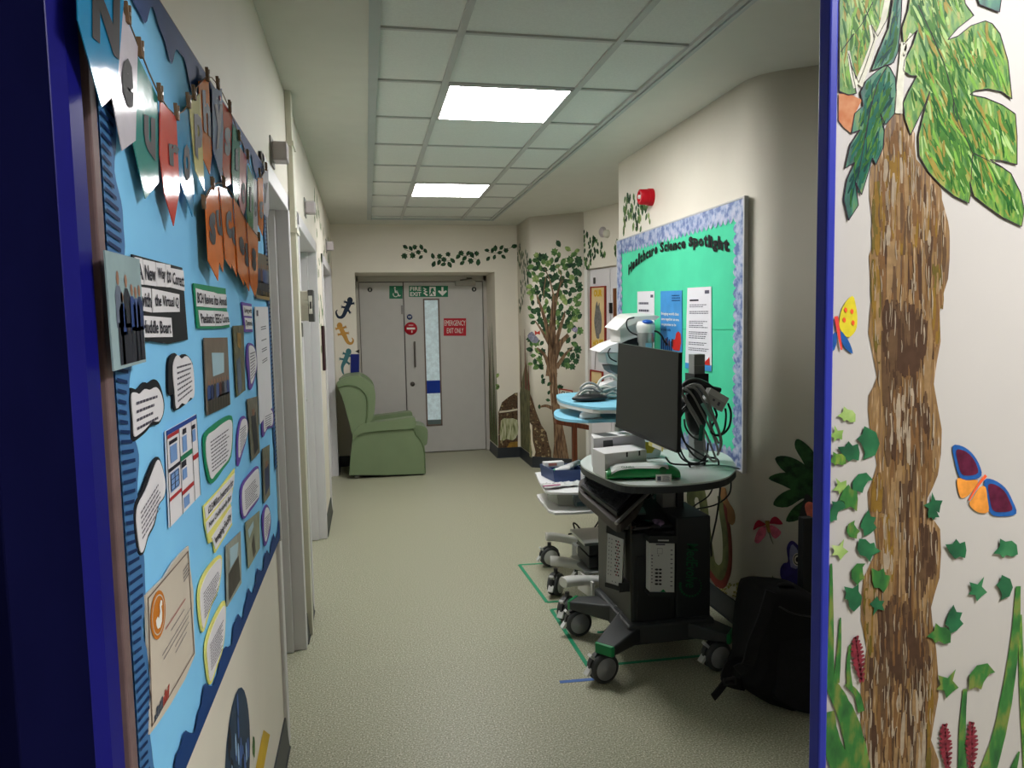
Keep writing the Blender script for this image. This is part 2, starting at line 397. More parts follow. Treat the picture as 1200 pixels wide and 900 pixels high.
# doorway the camera looks through: wall, linings, architraves
b = MB()
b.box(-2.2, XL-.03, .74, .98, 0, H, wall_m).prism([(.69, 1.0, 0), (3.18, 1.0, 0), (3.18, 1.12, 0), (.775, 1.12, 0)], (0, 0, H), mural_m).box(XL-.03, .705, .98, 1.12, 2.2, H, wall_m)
b.box(XL-.25, XL-.03, .98, 1.0, 0, H, wall_m)
b.build('wall_front', kind='structure')
b = MB()
b.box(XL-.05, XL, .742, .93, 0, 2.2, navy_shade_m)
q = [(XL, .915), (XL+.012, .935), (XL+.016, .965), (XL+.004, .985), (XL-.05, .985), (XL-.05, .915)]
b.prism([(x, y, 0) for x, y in q], (0, 0, 2.2), navy_m)
b.build('trim_5', kind='structure', bevel=.002)
b = MB()
b.box(.676, .6905, .985, 1.012, 0, 2.16, blue_m).box(XL-.03, .6905, .985, 1.13, 2.16, 2.2, blue_m)
b.build('trim_6', kind='structure', bevel=.003)
# shell of the room the camera stands in
b = MB().box(-2.3, -2.2, -2.6, .98, 0, H, wall_m).build('wall_room_left', kind='structure')
b = MB().box(3.18, 3.3, -2.6, 1.0, 0, H, wall_m).build('wall_room_right', kind='structure')
b = MB().box(-2.3, 3.3, -2.7, -2.6, 0, H, wall_m).build('wall_room_back', kind='structure')

# conduit and wall boxes on the left wall
cm = M('cream_conduit', (212, 210, 194), .5, var=.02)
t = thing('cable_conduit', 'cream vertical cable trunking between the first and second doors', 'conduit', (XL, 3.7, 0))
MB().box(XL, XL+.028, 3.60, 3.665, 0, H, cm).build('trunking', t, bevel=.003)
MB().cyl((XL+.014, 3.71, 1.2), (XL+.014, 3.71, H), .011, cm).build('pipe', t)
for z in (1.95, 2.35):
    MB().box(XL, XL+.034, 3.585, 3.73, z, z+.02, cm).build('clip', t)
def callbox(y, z, s, label):
    t = thing('call_light', label, 'call light', (XL, y, z), 'grey call lights above the left doors')
    MB().box(XL, XL+.006, y-.05*s, y+.05*s, z-.055*s, z+.055*s, M('plate_grey', (150, 148, 144), .5)).build('back_plate', t, bevel=.002)
    MB().box(XL+.006, XL+.062*s, y-.04*s, y+.04*s, z-.036*s, z+.036*s, M('lens_grey', (186, 178, 180), .35)).build('lens', t, bevel=.006)
callbox(3.0, 2.18, 1.0, 'grey box call light above the door nearest the blue noticeboard')
callbox(4.58, 2.22, 1.0, 'grey box call light above the middle door on the left')
callbox(6.95, 2.25, 1.1, 'pale box call light among painted leaves above the farthest left door')
t = thing('access_control_box', 'grey wall box with black and white symbol beside left door', 'box', (XL, 3.86, 1.62))
MB().box(XL, XL+.055, 3.82, 3.9, 1.54, 1.69, M('box_cream', (196, 194, 184), .5)).build('housing', t, bevel=.004)
e = MB(); e.box(XL+.053, XL+.08, 3.815, 3.9, 1.535, 1.695, M('box_dark', (84, 86, 86), .5)); e.build('cover', t, bevel=.003)
e = MB(); e.box(XL+.056, XL+.074, 3.808, 3.816, 1.575, 1.665, white_m); e.box(XL+.062, XL+.069, 3.805, 3.81, 1.60, 1.635, black_m); e.build('symbol', t)
e = MB().box(XL, XL+.02, 3.84, 3.87, 1.46, 1.53, M('plate_grey', (150, 148, 144), .5)); e.build('bracket', t)
t = thing('wall_sensor', 'small round cream detector above the white double door in the alcove', 'sensor', W2.px(708, 272))
p = W2.px(707, 272); MB().lathe(p, W2.n, [(.05, 0), (.05, .015), (.035, .03), (.001, .035)], M('lens_grey', (186, 178, 180), .35)).build('base', t)
p = W2.px(712, 274); MB().lathe(p, W2.n, [(.04, 0), (.035, .03), (.001, .04)], cm).build('cover', t)

# ---------------- exit doors at the end ----------------
fq = lambda F, x0, y0, x1, y1, d=0: Q(F, rect_px(F, x0, y0, x1, y1), d)
fr = M('door_frame_grey', (186, 182, 174), .45, var=.02)
tlz = DW.px(500, 330).z
xl, xr = DW.px(423.5, 430).x, DW.px(567.5, 430).x
b = MB(); fw = .035
b.box(ox0-.01, xl, YD-.04, YD+.12, 0, oz, fr).box(xr, ox1+.01, YD-.04, YD+.12, 0, oz, fr).box(ox0, ox1, YD-.04, YD+.12, tlz, oz+.01, fr)
b.build('trim_7', kind='structure', bevel=.004)
xm = DW.px(475, 420).x
MB().box(xl, xr, YD+.03, YD+.1, 0, tlz, seam_m).build('trim_8', kind='structure')
MB().box(xl+.006, xm-.006, YD-.01, YD+.03, .01, tlz-.008, door_m).build('door_1', kind='structure', bevel=.002)
DF = Frame((0, YD-.011, 0), (1, 0, 0), (0, -1, 0))
g0, g1 = DF.px(497, 400).x, DF.px(516, 400).x; gz0, gz1 = DF.px(508, 499).z, DF.px(508, 350).z
b = MB(); X1 = xr-.006; X0 = xm+.006
b.box(X0, g0, YD-.01, YD+.03, .01, tlz-.008, door_m).box(g1, X1, YD-.01, YD+.03, .01, tlz-.008, door_m).box(g0, g1, YD-.01, YD+.03, .01, gz0, door_m).box(g0, g1, YD-.01, YD+.03, gz1, tlz-.008, door_m)
dl = b.build('door_5', kind='structure')
bead = M('bead_brown', (116, 100, 90), .5)
b = MB(); e = .016
b.box(g0, g0+e, YD-.016, YD+.02, gz0, gz1, bead).box(g1-e, g1, YD-.016, YD+.02, gz0, gz1, bead).box(g0, g1, YD-.016, YD+.02, gz0, gz0+e, bead).box(g0, g1, YD-.016, YD+.02, gz1-e, gz1, bead)
b.build('bead', dl)
b = MB().box(g0+e, g1-e, YD+.002, YD+.01, gz0+e, gz1-e, glassy_m)
q = DF.px(508, 446); q2 = DF.px(508, 461); b.box(g0+e, g1-e, YD-.001, YD+.003, q2.z, q.z, M('blue_strip', (24, 60, 160), .4))
q = DF.px(508, 492); b.box(g0+e, g1-e, YD-.001, YD+.003, gz0+e, q.z, M('glass_low', (100, 116, 116), .4))
b.build('glass', dl)
steel = M('brushed_steel', (120, 116, 112), .3, metal=.8, var=.05)
b = MB(); p = DF.px(485.5, 400); t0 = DF.px(486, 430).z; t1 = DF.px(486, 400).z
b.tube([(p.x, YD-.06, t0), (p.x, YD-.06, t1)], .011, steel); [b.tube([(p.x, YD-.06, z), (p.x, YD-.01, z)], .008, steel) for z in (t0+.03, t1-.03)]
b.build('pull_handle', dl)
p = DF.px(483.4, 450); MB().lathe((p.x, YD-.01, p.z), (0, -1, 0), [(.027, 0), (.027, .01), (.016, .012), (.016, .03), (.001, .031)], steel).build('door_knob', dl)
q = DF.px(472, 363); t = MB().box(q.x-.02, q.x+.02, YD-.018, YD-.01, q.z-.05, q.z+.05, steel).build('latch_plate', bpy.data.objects['door_1'])
# closer
t = thing('door_closer', 'grey overhead door closer above the right exit leaf', 'door closer', DF.px(544, 331))
p = DF.px(545, 332); MB().box(p.x-.12, p.x+.12, YD-.06, YD-.01, p.z-.03, p.z+.03, M('closer_grey', (170, 166, 158), .4)).build('body', t, bevel=.005)
e = MB(); e.tube([(p.x-.06, YD-.045, p.z+.035), (p.x+.06, YD-.14, p.z+.05), (p.x+.02, YD-.03, p.z+.06)], .008, steel); e.build('arm', t)
# signs
green = M('sign_green', (22, 120, 84), .4, var=.03); red = M('sign_red', (190, 36, 52), .4, var=.03); wht = M('print_white', (238, 238, 232), .5, var=0)
SF = lambda x0, y0, x1, y1, d=.0: fq(DF, x0, y0, x1, y1, d)
def sign(name, label, cat, q, base, t=.003):
    r = thing(name, label, cat, q.at(.5, 1, 0)); MB().quad(q, base, t, t=t).build('panel', r); return r
q = SF(456.2, 335, 471.8, 350); r = sign('accessible_exit_sign', 'small green wheelchair sign on the left exit leaf', 'sign', q, green)
b = MB()
def ring(b, q, cu, cv, ru, rv, w, mat, a0=0, a1=6.2832, d=.004, n=20):
    for i in range(n):
        s0, s1 = [a0+(a1-a0)*k/n for k in (i, i+1)]
        b.upoly(q, [(cu+ru*math.cos(s0), cv+rv*math.sin(s0)), (cu+ru*math.cos(s1), cv+rv*math.sin(s1)), (cu+(ru-w)*math.cos(s1), cv+(rv-w)*math.sin(s1)), (cu+(ru-w)*math.cos(s0), cv+(rv-w)*math.sin(s0))], mat, d)
def disc(b, q, cu, cv, ru, rv, mat, d=.004, n=18): b.upoly(q, [(cu+ru*math.cos(2*math.pi*i/n), cv+rv*math.sin(2*math.pi*i/n)) for i in range(n)], mat, d)
Q0 = q; q = Quad(q.c[3], q.c[2], q.c[1], q.c[0], q.n); ring(b, q, .48, .34, .22, .22, .06, wht, .3, -3.6); disc(b, q, .42, .85, .07, .07, wht)
b.upoly(q, [(.38, .76), (.46, .76), (.48, .62), (.62, .62), (.62, .56), (.49, .56), (.5, .46), (.42, .46)], wht, .0045); b.upoly(q, [(.44, .52), (.64, .52), (.75, .26), (.84, .29), (.86, .22), (.71, .16), (.6, .45), (.42, .45)], wht, .0045)
b.build('symbol', r)
q = SF(479.3, 335, 525, 348); r = sign('fire_exit_sign', 'green FIRE EXIT sign with arrow at top of the right exit leaf', 'sign', q, green)
MB().text('FIRE', q, wht, .004, .03, .31, .44, .08, .02).text('EXIT', q, wht, .004, .03, .31, .92, .56, .02).build('lettering', r)
b = MB(); b.quad(q, wht, .004, .52, .68, .08, .92)
b.upoly(q, [(.58, .2), (.62, .2), (.64, .42), (.67, .5), (.65, .55), (.62, .47), (.6, .62), (.64, .86), (.61, .88), (.57, .66), (.54, .86), (.52, .82), (.56, .5), (.55, .4)], green, .005)
b.upoly(q, [(.37, .15), (.45, .3), (.40, .4), (.48, .55), (.41, .62), (.49, .85), (.44, .9), (.36, .65), (.42, .55), (.36, .42), (.41, .32), (.35, .2)], wht, .004)
b.upoly(q, [(.83, .1), (.88, .1), (.88, .5), (.95, .4), (.97, .52), (.855, .9), (.74, .52), (.76, .4), (.83, .5)], wht, .004); b.build('symbol', r)
q = SF(520, 373, 546.2, 393.5); r = sign('emergency_exit_sign', 'red EMERGENCY EXIT ONLY sign on the right exit leaf', 'sign', q, red)
MB().text('EMERGENCY', q, wht, .004, .03, .97, .42, .12, .0).text('EXIT ONLY', q, wht, .004, .14, .88, .85, .56, .0).build('lettering', r)
p = DF.px(481.5, 385); r = thing('fire_door_notice', 'round red fire door disc overlapping the exit door edge', 'sign', p)
MB().lathe(p, (0, -1, 0), [(.075, .0), (.075, .004), (.001, .0045)], red, n=32).build('panel', r)
q = SF(474.5, 378, 488.5, 392); MB().quad(q, wht, .006, .15, .85, .42, .58).quad(q, wht, .006, .55, .62, .66, .85).quad(q, wht, .006, .3, .7, .2, .24).build('symbol', r)
p = DF.px(480, 371.5); r = thing('keep_shut_notice', 'small round dark blue disc above the red fire disc', 'sign', p)
MB().lathe(p, (0, -1, 0), [(.032, .0), (.032, .004), (.001, .0045)], M('disc_blue', (28, 52, 104), .4), n=28).build('panel', r)
q = SF(477, 368.5, 483, 374.5); MB().quad(q, wht, .0055, .2, .8, .3, .4).quad(q, wht, .0055, .2, .8, .55, .65).build('symbol', r)
for k, (x, y, l) in enumerate([(433.5, 339.5, 'round grey eyelet disc at top of the left exit leaf'), (555.5, 339, 'round grey eyelet disc at top of the right exit leaf')]):
    p = DF.px(x, y); r = thing('door_number_disc', l, 'disc', p)
    MB().lathe(p, (0, -1, 0), [(.028, 0), (.028, .004), (.001, .0045)], M('disc_dark', (74, 76, 74), .5)).build('disc', r)
    MB().box(p.x-.005, p.x+.005, p.y-.0065, p.y-.004, p.z-.012, p.z+.012, wht).build('mark', r)
q = fq(EW, 411, 415, 421, 441); t = thing('blue_notice_panel', 'narrow dark blue panel behind the chair, left of the exit doors', 'panel', q.at(.5, 1, 0))
MB().quad(q, M('panel_navy', (28, 40, 118), .4), .02, t=.02).build('panel', t)
q2 = fq(EW, 416, 409.5, 421, 414); MB().upoly(q2, [(0, .5), (1, 0), (1, 1)], black_m, .003, t=.003).build('arrow_mark', t)

# ---------------- painted creatures and plants ----------------
dkgreen = extra(M('leaf_dark', (30, 62, 44), .7, scale=30, spec=.2), [(.35, (24, 48, 36)), (.6, (56, 92, 58))])
mdgreen = extra(M('leaf_mid', (60, 110, 60), .7, scale=30, spec=.2), [(.35, (44, 84, 46)), (.6, (104, 136, 78))])
ltgreen = extra(M('leaf_light', (120, 150, 90), .7, scale=30, spec=.2), [(.35, (84, 118, 62)), (.6, (150, 170, 104))])
vine_b = M('vine_brown', (104, 80, 56), .7, var=.2, scale=30)
trunk_m = extra(M('painted_bark', (110, 84, 64), .7, scale=5, stretch=(9, 9, 1.2), det=8, spec=.2), [(.34, (66, 48, 36)), (.48, (106, 82, 60)), (.56, (140, 114, 88)), (.64, (78, 58, 44)), (.72, (184, 164, 138))])
rock_m = extra(M('painted_rock', (92, 72, 52), .7, scale=22, det=8, spec=.2), [(.36, (58, 42, 32)), (.48, (98, 76, 54)), (.56, (62, 50, 38)), (.66, (168, 150, 112)), (.75, (96, 80, 60))])
moss_m = extra(M('painted_moss', (96, 100, 74), .7, scale=8, stretch=(5, 5, 1), det=7, spec=.2), [(.36, (60, 62, 44)), (.5, (104, 106, 78)), (.62, (140, 134, 96)), (.72, (70, 58, 42))])
fall_m = extra(M('painted_waterfall', (170, 176, 140), .7, scale=8, stretch=(9, 9, 1), det=6, spec=.2), [(.35, (96, 104, 62)), (.5, (176, 178, 136)), (.65, (208, 206, 180))])
ochre_m = M('painted_ochre', (142, 110, 46), .7, var=.3, scale=20)
IVY = [(0, -1), (.35, -.72), (.82, -.7), (.74, -.22), (1, .18), (.58, .34), (.36, .55), (.12, 1.05), (-.18, .6), (-.62, .72), (-.6, .3), (-.98, -.05), (-.62, -.33), (-.7, -.75), (-.3, -.7)]
LEAF = [(0, -1), (.42, -.6), (.62, 0), (.5, .55), (.12, .8), (.0, 1.1), (-.15, .78), (-.5, .5), (-.6, -.05), (-.35, -.6)]
def leaf(b, F, px, py, s, mat, kind=None, rot=None, d=.0012, sx=1):
    q = F.px(px, py, d); r = random.uniform(0, 6.28) if rot is None else rot
    sh = kind or random.choice([IVY, LEAF, LEAF]); cr, sr = math.cos(r), math.sin(r)
    b.poly([q+F.u*((x*cr-y*sr)*s*sx)+F.v*((x*sr+y*cr)*s) for x, y in sh], mat, F.n)
def blob(b, F, pts, mat, d=.001, sm=3):
    P = [F.px(*p, d) for p in pts]
    b.poly(smooth_closed(P, sm) if sm else P, mat, F.n)

# ivy garland over the exit doors
def mural(name, label, cat, loc, group=None): return thing(name, label, cat, loc, group)
r = mural('painted_ivy_garland', 'dark green ivy painted in a row above the exit doors', 'wall painting', EW.px(530, 300))
b = MB()
for x, y in Z('e7', [(497, 187), (550, 187), (586, 188), (527, 195), (608, 208), (570, 217), (493, 238), (537, 235), (583, 243), (650, 237), (688, 238), (735, 228), (712, 258), (760, 262), (655, 282), (684, 272), (708, 283), (743, 285), (790, 240), (808, 222), (845, 222), (893, 224), (866, 230), (825, 250), (813, 276), (860, 266), (902, 272), (950, 205), (997, 194), (1031, 190), (981, 205), (1055, 205), (1022, 218), (957, 252), (992, 243), (1042, 241), (1103, 183)]):
    leaf(b, EW, x, y, random.uniform(.03, .042), dkgreen)
b.build('leaves', r)
b = MB()
for s in ([(492, 200), (540, 215), (600, 210)], [(640, 232), (700, 262), (770, 262)], [(790, 232), (850, 238), (905, 262)], [(940, 210), (1000, 220), (1100, 185)]): b.stroke(EW, Z('e7', s), .004, .003, .0007, vine_b)
b.build('stem', r)

# geckos left of the exit doors
def gecko(label, body, tail, legs, col, head):
    r = mural('painted_gecko', label, 'wall painting', EW.px(*body[0]), 'geckos painted beside the exit doors')
    b = MB(); b.stroke(EW, body, .045, .05, .0011, col, 4); b.stroke(EW, [body[-1]]+tail, .045, .008, .001, col, 5)
    p = EW.px(*head, .0012); b.poly([p+EW.u*(.03*math.cos(a))+EW.v*(.036*math.sin(a)) for a in [i*.5236 for i in range(12)]], col, EW.n)
    b.build('body', r)
    for l in legs:
        b = MB(); b.stroke(EW, l, .03, .02, .0009, col, 3); q = EW.px(*l[-1], .0013)
        for a in (-.9, -.3, .3, .9): 
            dr = (EW.px(*l[-1])-EW.px(*l[0])).normalized(); c, s = math.cos(a), math.sin(a); v = Vector((dr.x*c-dr.z*s, 0, dr.x*s+dr.z*c))
            sd = Vector((-v.z, 0, v.x)); b.poly([q+sd*.006, q+v*.028, q-sd*.006], col, EW.n)
        b.build('leg', r)
    return r
z = lambda pts: Z('e7', pts)
gecko('dark blue painted gecko, topmost of three left of the exit doors', z([(190, 485), (184, 505), (172, 528)]), z([(150, 572), (125, 575), (113, 550), (120, 535)]), [z([(186, 500), (165, 492)]), z([(188, 502), (207, 500)]), z([(175, 525), (150, 520)]), z([(175, 530), (188, 548)])], M('gecko_navy', (24, 40, 62), .6, var=.2), z([(190, 483)])[0])
gecko('orange painted gecko, middle of three left of the exit doors', z([(135, 628), (148, 655), (160, 678)]), z([(178, 715), (198, 722), (208, 705), (200, 690)]), [z([(138, 635), (118, 640)]), z([(142, 640), (162, 632)]), z([(155, 668), (130, 672)]), z([(158, 665), (176, 665)])], M('gecko_orange', (196, 146, 70), .6, var=.15), z([(133, 624)])[0])
gecko('teal painted gecko, lowest of three above the green chair', z([(180, 772), (172, 795), (162, 820)]), z([(148, 850), (150, 880), (158, 898)]), [z([(178, 785), (158, 778)]), z([(178, 790), (195, 792)]), z([(165, 812), (140, 808)]), z([(165, 820), (182, 832)])], M('gecko_teal', (62, 112, 118), .6, var=.15), z([(182, 768)])[0])

# reeds on the reveal of the exit doors
r = mural('painted_reeds', 'green and brown reeds painted on reveal right of exit doors', 'wall painting', RVL.p(-8.3, 1.0))
b = MB()
for i in range(12):
    y = 8.1+.042*i; h = random.uniform(1.0, 1.55); x = -y
    P = [RVL.p(x, .13, .001+i*.0002), RVL.p(x+.03*random.uniform(-1, 1), h*.5, .001+i*.0002), RVL.p(x+.06*random.uniform(-1, 1), h, .001+i*.0002)]
    P = smooth_open(P, 4)
    for k in range(len(P)-1):
        w0 = .035*(1-k/len(P)); w1 = .035*(1-(k+1)/len(P)); b.poly([P[k]+RVL.u*w0, P[k+1]+RVL.u*w1, P[k+1]-RVL.u*w1, P[k]-RVL.u*w0], [moss_m, mdgreen, vine_b][i % 3], RVL.n)
b.build('blades', r)
b = MB()
for yy, zz in ((8.06, 1.1), (8.06, 1.0), (8.06, .98)): leaf(b, EW, 583, 440+(1.1-zz)*120, .03, ltgreen, LEAF)
b.build('leaves', r)

# rock and waterfall
r = mural('painted_waterfall', 'brown rocks with a pale waterfall painted in wall corner', 'wall painting', EW.px(600, 520))
b = MB()
zv = lambda pts: Z('v', pts)
blob(b, EW, zv([(205, 575), (205, 200), (240, 100), (300, 50), (370, 5), (400, 0), (402, 560), (300, 575)]), rock_m, .001, 0)
b.build('rocks', r)
b = MB(); blob(b, EW, zv([(225, 480), (232, 280), (300, 262), (395, 275), (400, 420), (350, 480), (290, 465)]), fall_m, .0016, 2); blob(b, EW, zv([(290, 555), (320, 500), (400, 490), (402, 560)]), ochre_m, .0018, 0); blob(b, EW, zv([(215, 186), (300, 178), (398, 160), (400, 178), (300, 195), (215, 205)]), M('painted_white', (214, 204, 182), .7), .002, 0)
b.build('water', r)
b = MB(); RVs = RV
q = lambda y, z, d=.001: Vector((1.68-d, y, z))
b.poly([q(8.04, .125), q(8.04, .72), q(7.95, .85), q(7.8, 1.0), q(7.7, 1.1), q(7.6, 1.0), q(7.5, .85), q(7.47, .125)], moss_m, Vector((-1, 0, 0)))
for i, (y, zt) in enumerate([(7.96, 1.38), (7.72, 1.45), (7.64, 1.2), (7.56, 1.1)]): b.poly([q(y+.03, .8, .002), q(y+.008, zt, .002), q(y-.008, zt, .002), q(y-.035, .8, .002)], [vine_b, M('reed_red', (122, 60, 48), .7), vine_b, M('reed_red', (122, 60, 48), .7)][i], Vector((-1, 0, 0)))
b.build('mossy_bank', r)
b = MB()
zz = lambda pts: Z('v', pts)
blob(b, TW, zz([(522, 640), (522, 0), (545, 60), (585, 190), (640, 330), (690, 400), (715, 520), (738, 590), (738, 672), (600, 665)]), rock_m, .001, 0)
blob(b, TW, zz([(522, 640), (522, 300), (545, 330), (552, 480), (580, 600), (560, 660)]), M('painted_white', (214, 204, 182), .7), .0014, 0)
blob(b, TW, zz([(520, 640), (520, 330), (530, 380), (535, 520), (548, 600), (540, 660)]), moss_m, .0018, 0)
b.build('dark_rocks', r)

# painted tree
r = mural('painted_tree', 'tall leafy tree painted on the angled wall beside exit doors', 'wall painting', TW.px(655, 540))
b = MB(); t1 = lambda p: Z('t1', p); t2 = lambda p: Z('t2', p)
blob(b, TW, t2([(395, 622), (402, 540), (400, 440), (388, 340), (380, 250), (372, 150), (362, 110), (335, 60), (345, 55), (378, 100), (376, 40), (372, 0), (405, 0), (408, 60), (425, 40), (445, 0), (452, 8), (430, 60), (415, 120), (418, 220), (430, 330), (445, 430), (460, 500), (482, 625)]), trunk_m, .001, 0)
for s, w0, w1 in (([(388, 905), (392, 800), (392, 680), (398, 560), (400, 480)], .13, .03), ([(395, 640), (410, 540), (430, 440), (460, 380)], .03, .008), ([(385, 760), (365, 650), (340, 560), (318, 500), (310, 470)], .055, .01), ([(395, 780), (425, 680), (450, 600), (460, 560)], .06, .012), ([(398, 830), (430, 740), (478, 685)], .07, .04), ([(380, 740), (335, 660), (300, 610)], .04, .01), ([(375, 850), (350, 790), (312, 755)], .05, .02), ([(415, 860), (460, 790), (500, 750)], .05, .01), ([(360, 380), (350, 440), (345, 500)], .012, .008), ([(400, 480), (380, 400), (350, 330)], .02, .008), ([(405, 500), (440, 390), (420, 320)], .014, .006)):
    b.stroke(TW, t1(s), w0, w1, .0014, trunk_m, 4)
b.stroke(TW, t2([(392, 352), (360, 340), (330, 345)]), .04, .02, .0014, trunk_m)
b.build('trunk', r)
b = MB()
rn = random.Random(3); P = []
for (cx, cy) in [(425, 205), (405, 248), (475, 232), (523, 242)]: P.append((cx, cy))
tries = 0
while len(P) < 150 and tries < 9000:
    tries += 1; x = rn.uniform(270, 538); y = rn.uniform(262, 860)
    ok = (y < 520) or (y < 700 and x > 340 and rn.random() < .8) or (y < 640 and x < 345 and rn.random() < .35) or (y > 700 and (x < 345 or x > 430) and rn.random() < .55)
    if y < 300 and 440 < x < 470: ok = False
    if ok and all(math.hypot(x-a, (y-c)) > 21.5 for a, c in P): P.append((x, y))
for x, y in P: leaf(b, TW, *t1([(x, y)])[0], rn.uniform(.033, .05), rn.choice([dkgreen, dkgreen, dkgreen, mdgreen, mdgreen, dkgreen, ltgreen]))
for x, y in [(335, 130), (340, 185), (345, 215), (410, 170), (375, 225), (375, 270), (370, 310), (432, 240), (325, 345), (345, 205), (440, 245)]: leaf(b, TW, *t2([(x, y)])[0], rn.uniform(.026, .034), dkgreen)
b.build('leaves', r)
# small leaves on the corner left of the tree
def leafcloud(name, label, F, cnt, region, s, mats, group=None, sx=1, seed=1, extra_pts=()):
    rn = random.Random(seed); r = mural(name, label, 'wall painting', F.px(*region[0])); b = MB(); n = 0; P = list(extra_pts)
    from mathutils.geometry import intersect_point_line
    def inside(x, y):
        c = False; j = len(region)-1
        for i in range(len(region)):
            xi, yi = region[i]; xj, yj = region[j]
            if (yi > y) != (yj > y) and x < (xj-xi)*(y-yi)/(yj-yi)+xi: c = not c
            j = i
        return c
    xs = [p[0] for p in region]; ys = [p[1] for p in region]; k = 0
    while len(P) < cnt and k < 8000:
        k += 1; x, y = rn.uniform(min(xs), max(xs)), rn.uniform(min(ys), max(ys))
        if inside(x, y) and all(abs(x-a)+abs(y-c) > 2.4 for a, c in P): P.append((x, y))
    for x, y in P: leaf(b, F, x, y, rn.uniform(.7, 1.2)*s, rn.choice(mats), LEAF, rn.uniform(-.7, .7), sx=sx)
    b.build('leaves', r); return r
RVc = RV
leafcloud('painted_leaf_cluster', 'narrow trail of small leaves painted on corner left of the tree', RVc, 55, [(609, 282), (613, 292), (621, 300), (620, 330), (612, 355), (608, 372), (606, 370), (609, 340), (611, 320), (606, 300)], .034, [dkgreen, mdgreen, dkgreen], seed=4)
leafcloud('painted_leaf_cluster', 'dark painted leaves spreading above the alcove double door', W2, 44, Z('l', [(870, 225), (860, 310), (900, 320), (970, 370), (1000, 450), (990, 490), (950, 440), (900, 500), (860, 570), (815, 580), (818, 380), (830, 270)]), .033, [dkgreen, dkgreen, mdgreen], seed=5)
leafcloud('painted_leaf_cluster', 'small group of leaves painted high beside the near wall corner', W2, 14, Z('l', [(1090, 350), (1140, 290), (1140, 420), (1070, 470), (1060, 440)]), .036, [dkgreen, mdgreen], seed=6)
leafcloud('painted_leaf_cluster', 'green leaves painted above the green noticeboard near red sounder', RW, 46, Z('g', [(125, 300), (123, 150), (150, 95), (165, 120), (190, 135), (225, 140), (270, 180), (285, 215), (255, 270), (200, 285), (150, 308)]), .03, [dkgreen, mdgreen, mdgreen, ltgreen], seed=7)
# butterflies on the tree
r = mural('painted_moth', 'grey and white moth painted left of tree branches', 'wall painting', TW.px(626, 394)); b = MB()
gm = M('moth_grey', (128, 128, 146), .7, var=.3, scale=60)
blob(b, TW, t1([(262, 690), (285, 668), (300, 685), (322, 710), (310, 730), (280, 720)]), gm, .0022, 2); b.build('wings', r)
r = mural('painted_butterfly', 'small red butterfly painted beside the grey moth', 'wall painting', TW.px(630, 390)); b = MB()
blob(b, TW, t1([(300, 662), (314, 672), (328, 662), (328, 685), (314, 680), (302, 688)]), M('butter_red', (186, 62, 48), .7), .0024, 0); b.build('wings', r)
r = mural('painted_moth', 'pale lilac moth painted right of the tree trunk', 'wall painting', TW.px(674, 386)); b = MB()
blob(b, TW, t1([(498, 655), (512, 645), (526, 652), (524, 670), (505, 668)]), M('moth_lilac', (150, 140, 168), .7, var=.3, scale=60), .0024, 2); b.build('wings', r)

# posters in the alcove
cream = M('poster_cream', (214, 190, 140), .6, var=.05); yel = M('poster_yellow', (206, 164, 30), .6)
redw = M('red_frame', (150, 52, 40), .5); greyp = M('poster_grey', (110, 108, 104), .6, var=.25, scale=30)
def poster(label, q, top, bot, fig, F=F2):
    r = thing('framed_poster', label, 'poster', q.at(.5, 1, 0)); MB().quad(q, cream, .012, .02, .98, .01, .99, t=.008).build('print', r)
    b = MB(); fu, fv = .05, .018 if fig else .06
    for a in ((0, fu, 0, 1), (1-fu, 1, 0, 1), (0, 1, 0, fv), (0, 1, 1-fv, 1)): b.quad(q, redw, .022, *a, t=.02)
    b.build('frame', r)
    b = MB()
    if top: b.text(top, q, yel, .014, .22, .78, .17 if fig else .5, .05 if fig else .2, .06)
    if bot: b.text(bot, q, yel, .014, .15, .85, .97 if fig else .85, .86 if fig else .6, .06)
    b.build('lettering', r)
    if fig:
        b = MB(); b.upoly(q, [(q_[0], q_[1]) for q_ in [tuple(v)[:2] for v in smooth_closed([Vector((x, y, 0)) for x, y in [(.35, .3), (.45, .24), (.5, .32), (.6, .26), (.62, .36), (.72, .45), (.76, .6), (.7, .74), (.6, .78), (.58, .84), (.4, .83), (.3, .7), (.24, .55), (.3, .42)]], 3)]], greyp, .0135); b.build('picture', r)
    return r
poster('tall red-framed poster with grey animal hanging on alcove door', Q(F2, [(693.5, 336), (710.8, 335), (711, 407.5), (693.5, 408.5)]), 'OUR', 'HOUSE', 1)
poster('small red-framed poster hanging below the tall animal poster', Q(F2, [(693.3, 433), (707.5, 435.5), (708, 456), (693.5, 456)]), '', 'OUR', 0)
b = MB(); b.tube([F2.px(700, 409, .015), F2.px(699, 420, .015), F2.px(698.5, 433, .015)], .003, seam_m)
tag(b.build('poster_string', origin=F2.px(700, 409)), 'thin dark string hanging below the tall framed poster', 'string')
q = Q(TW, [(656, 455), (671.5, 457.5), (671.5, 466), (656, 464)]); r = thing('small_framed_sign', 'small red-framed sign low on tree wall behind blue shelf', 'sign', q.at(.5, 1))
b = MB(); b.quad(q, M('paper_pale', (226, 220, 204), .6), .008, t=.008); b.text('CHEF', q, black_m, .009, .12, .88, .85, .3, .04); b.build('print', r)
b = MB()
for a in ((0, .05, 0, 1), (.95, 1, 0, 1), (0, 1, 0, .14), (0, 1, .88, 1)): b.quad(q, redw, .016, *a, t=.016)
b.build('frame', r)

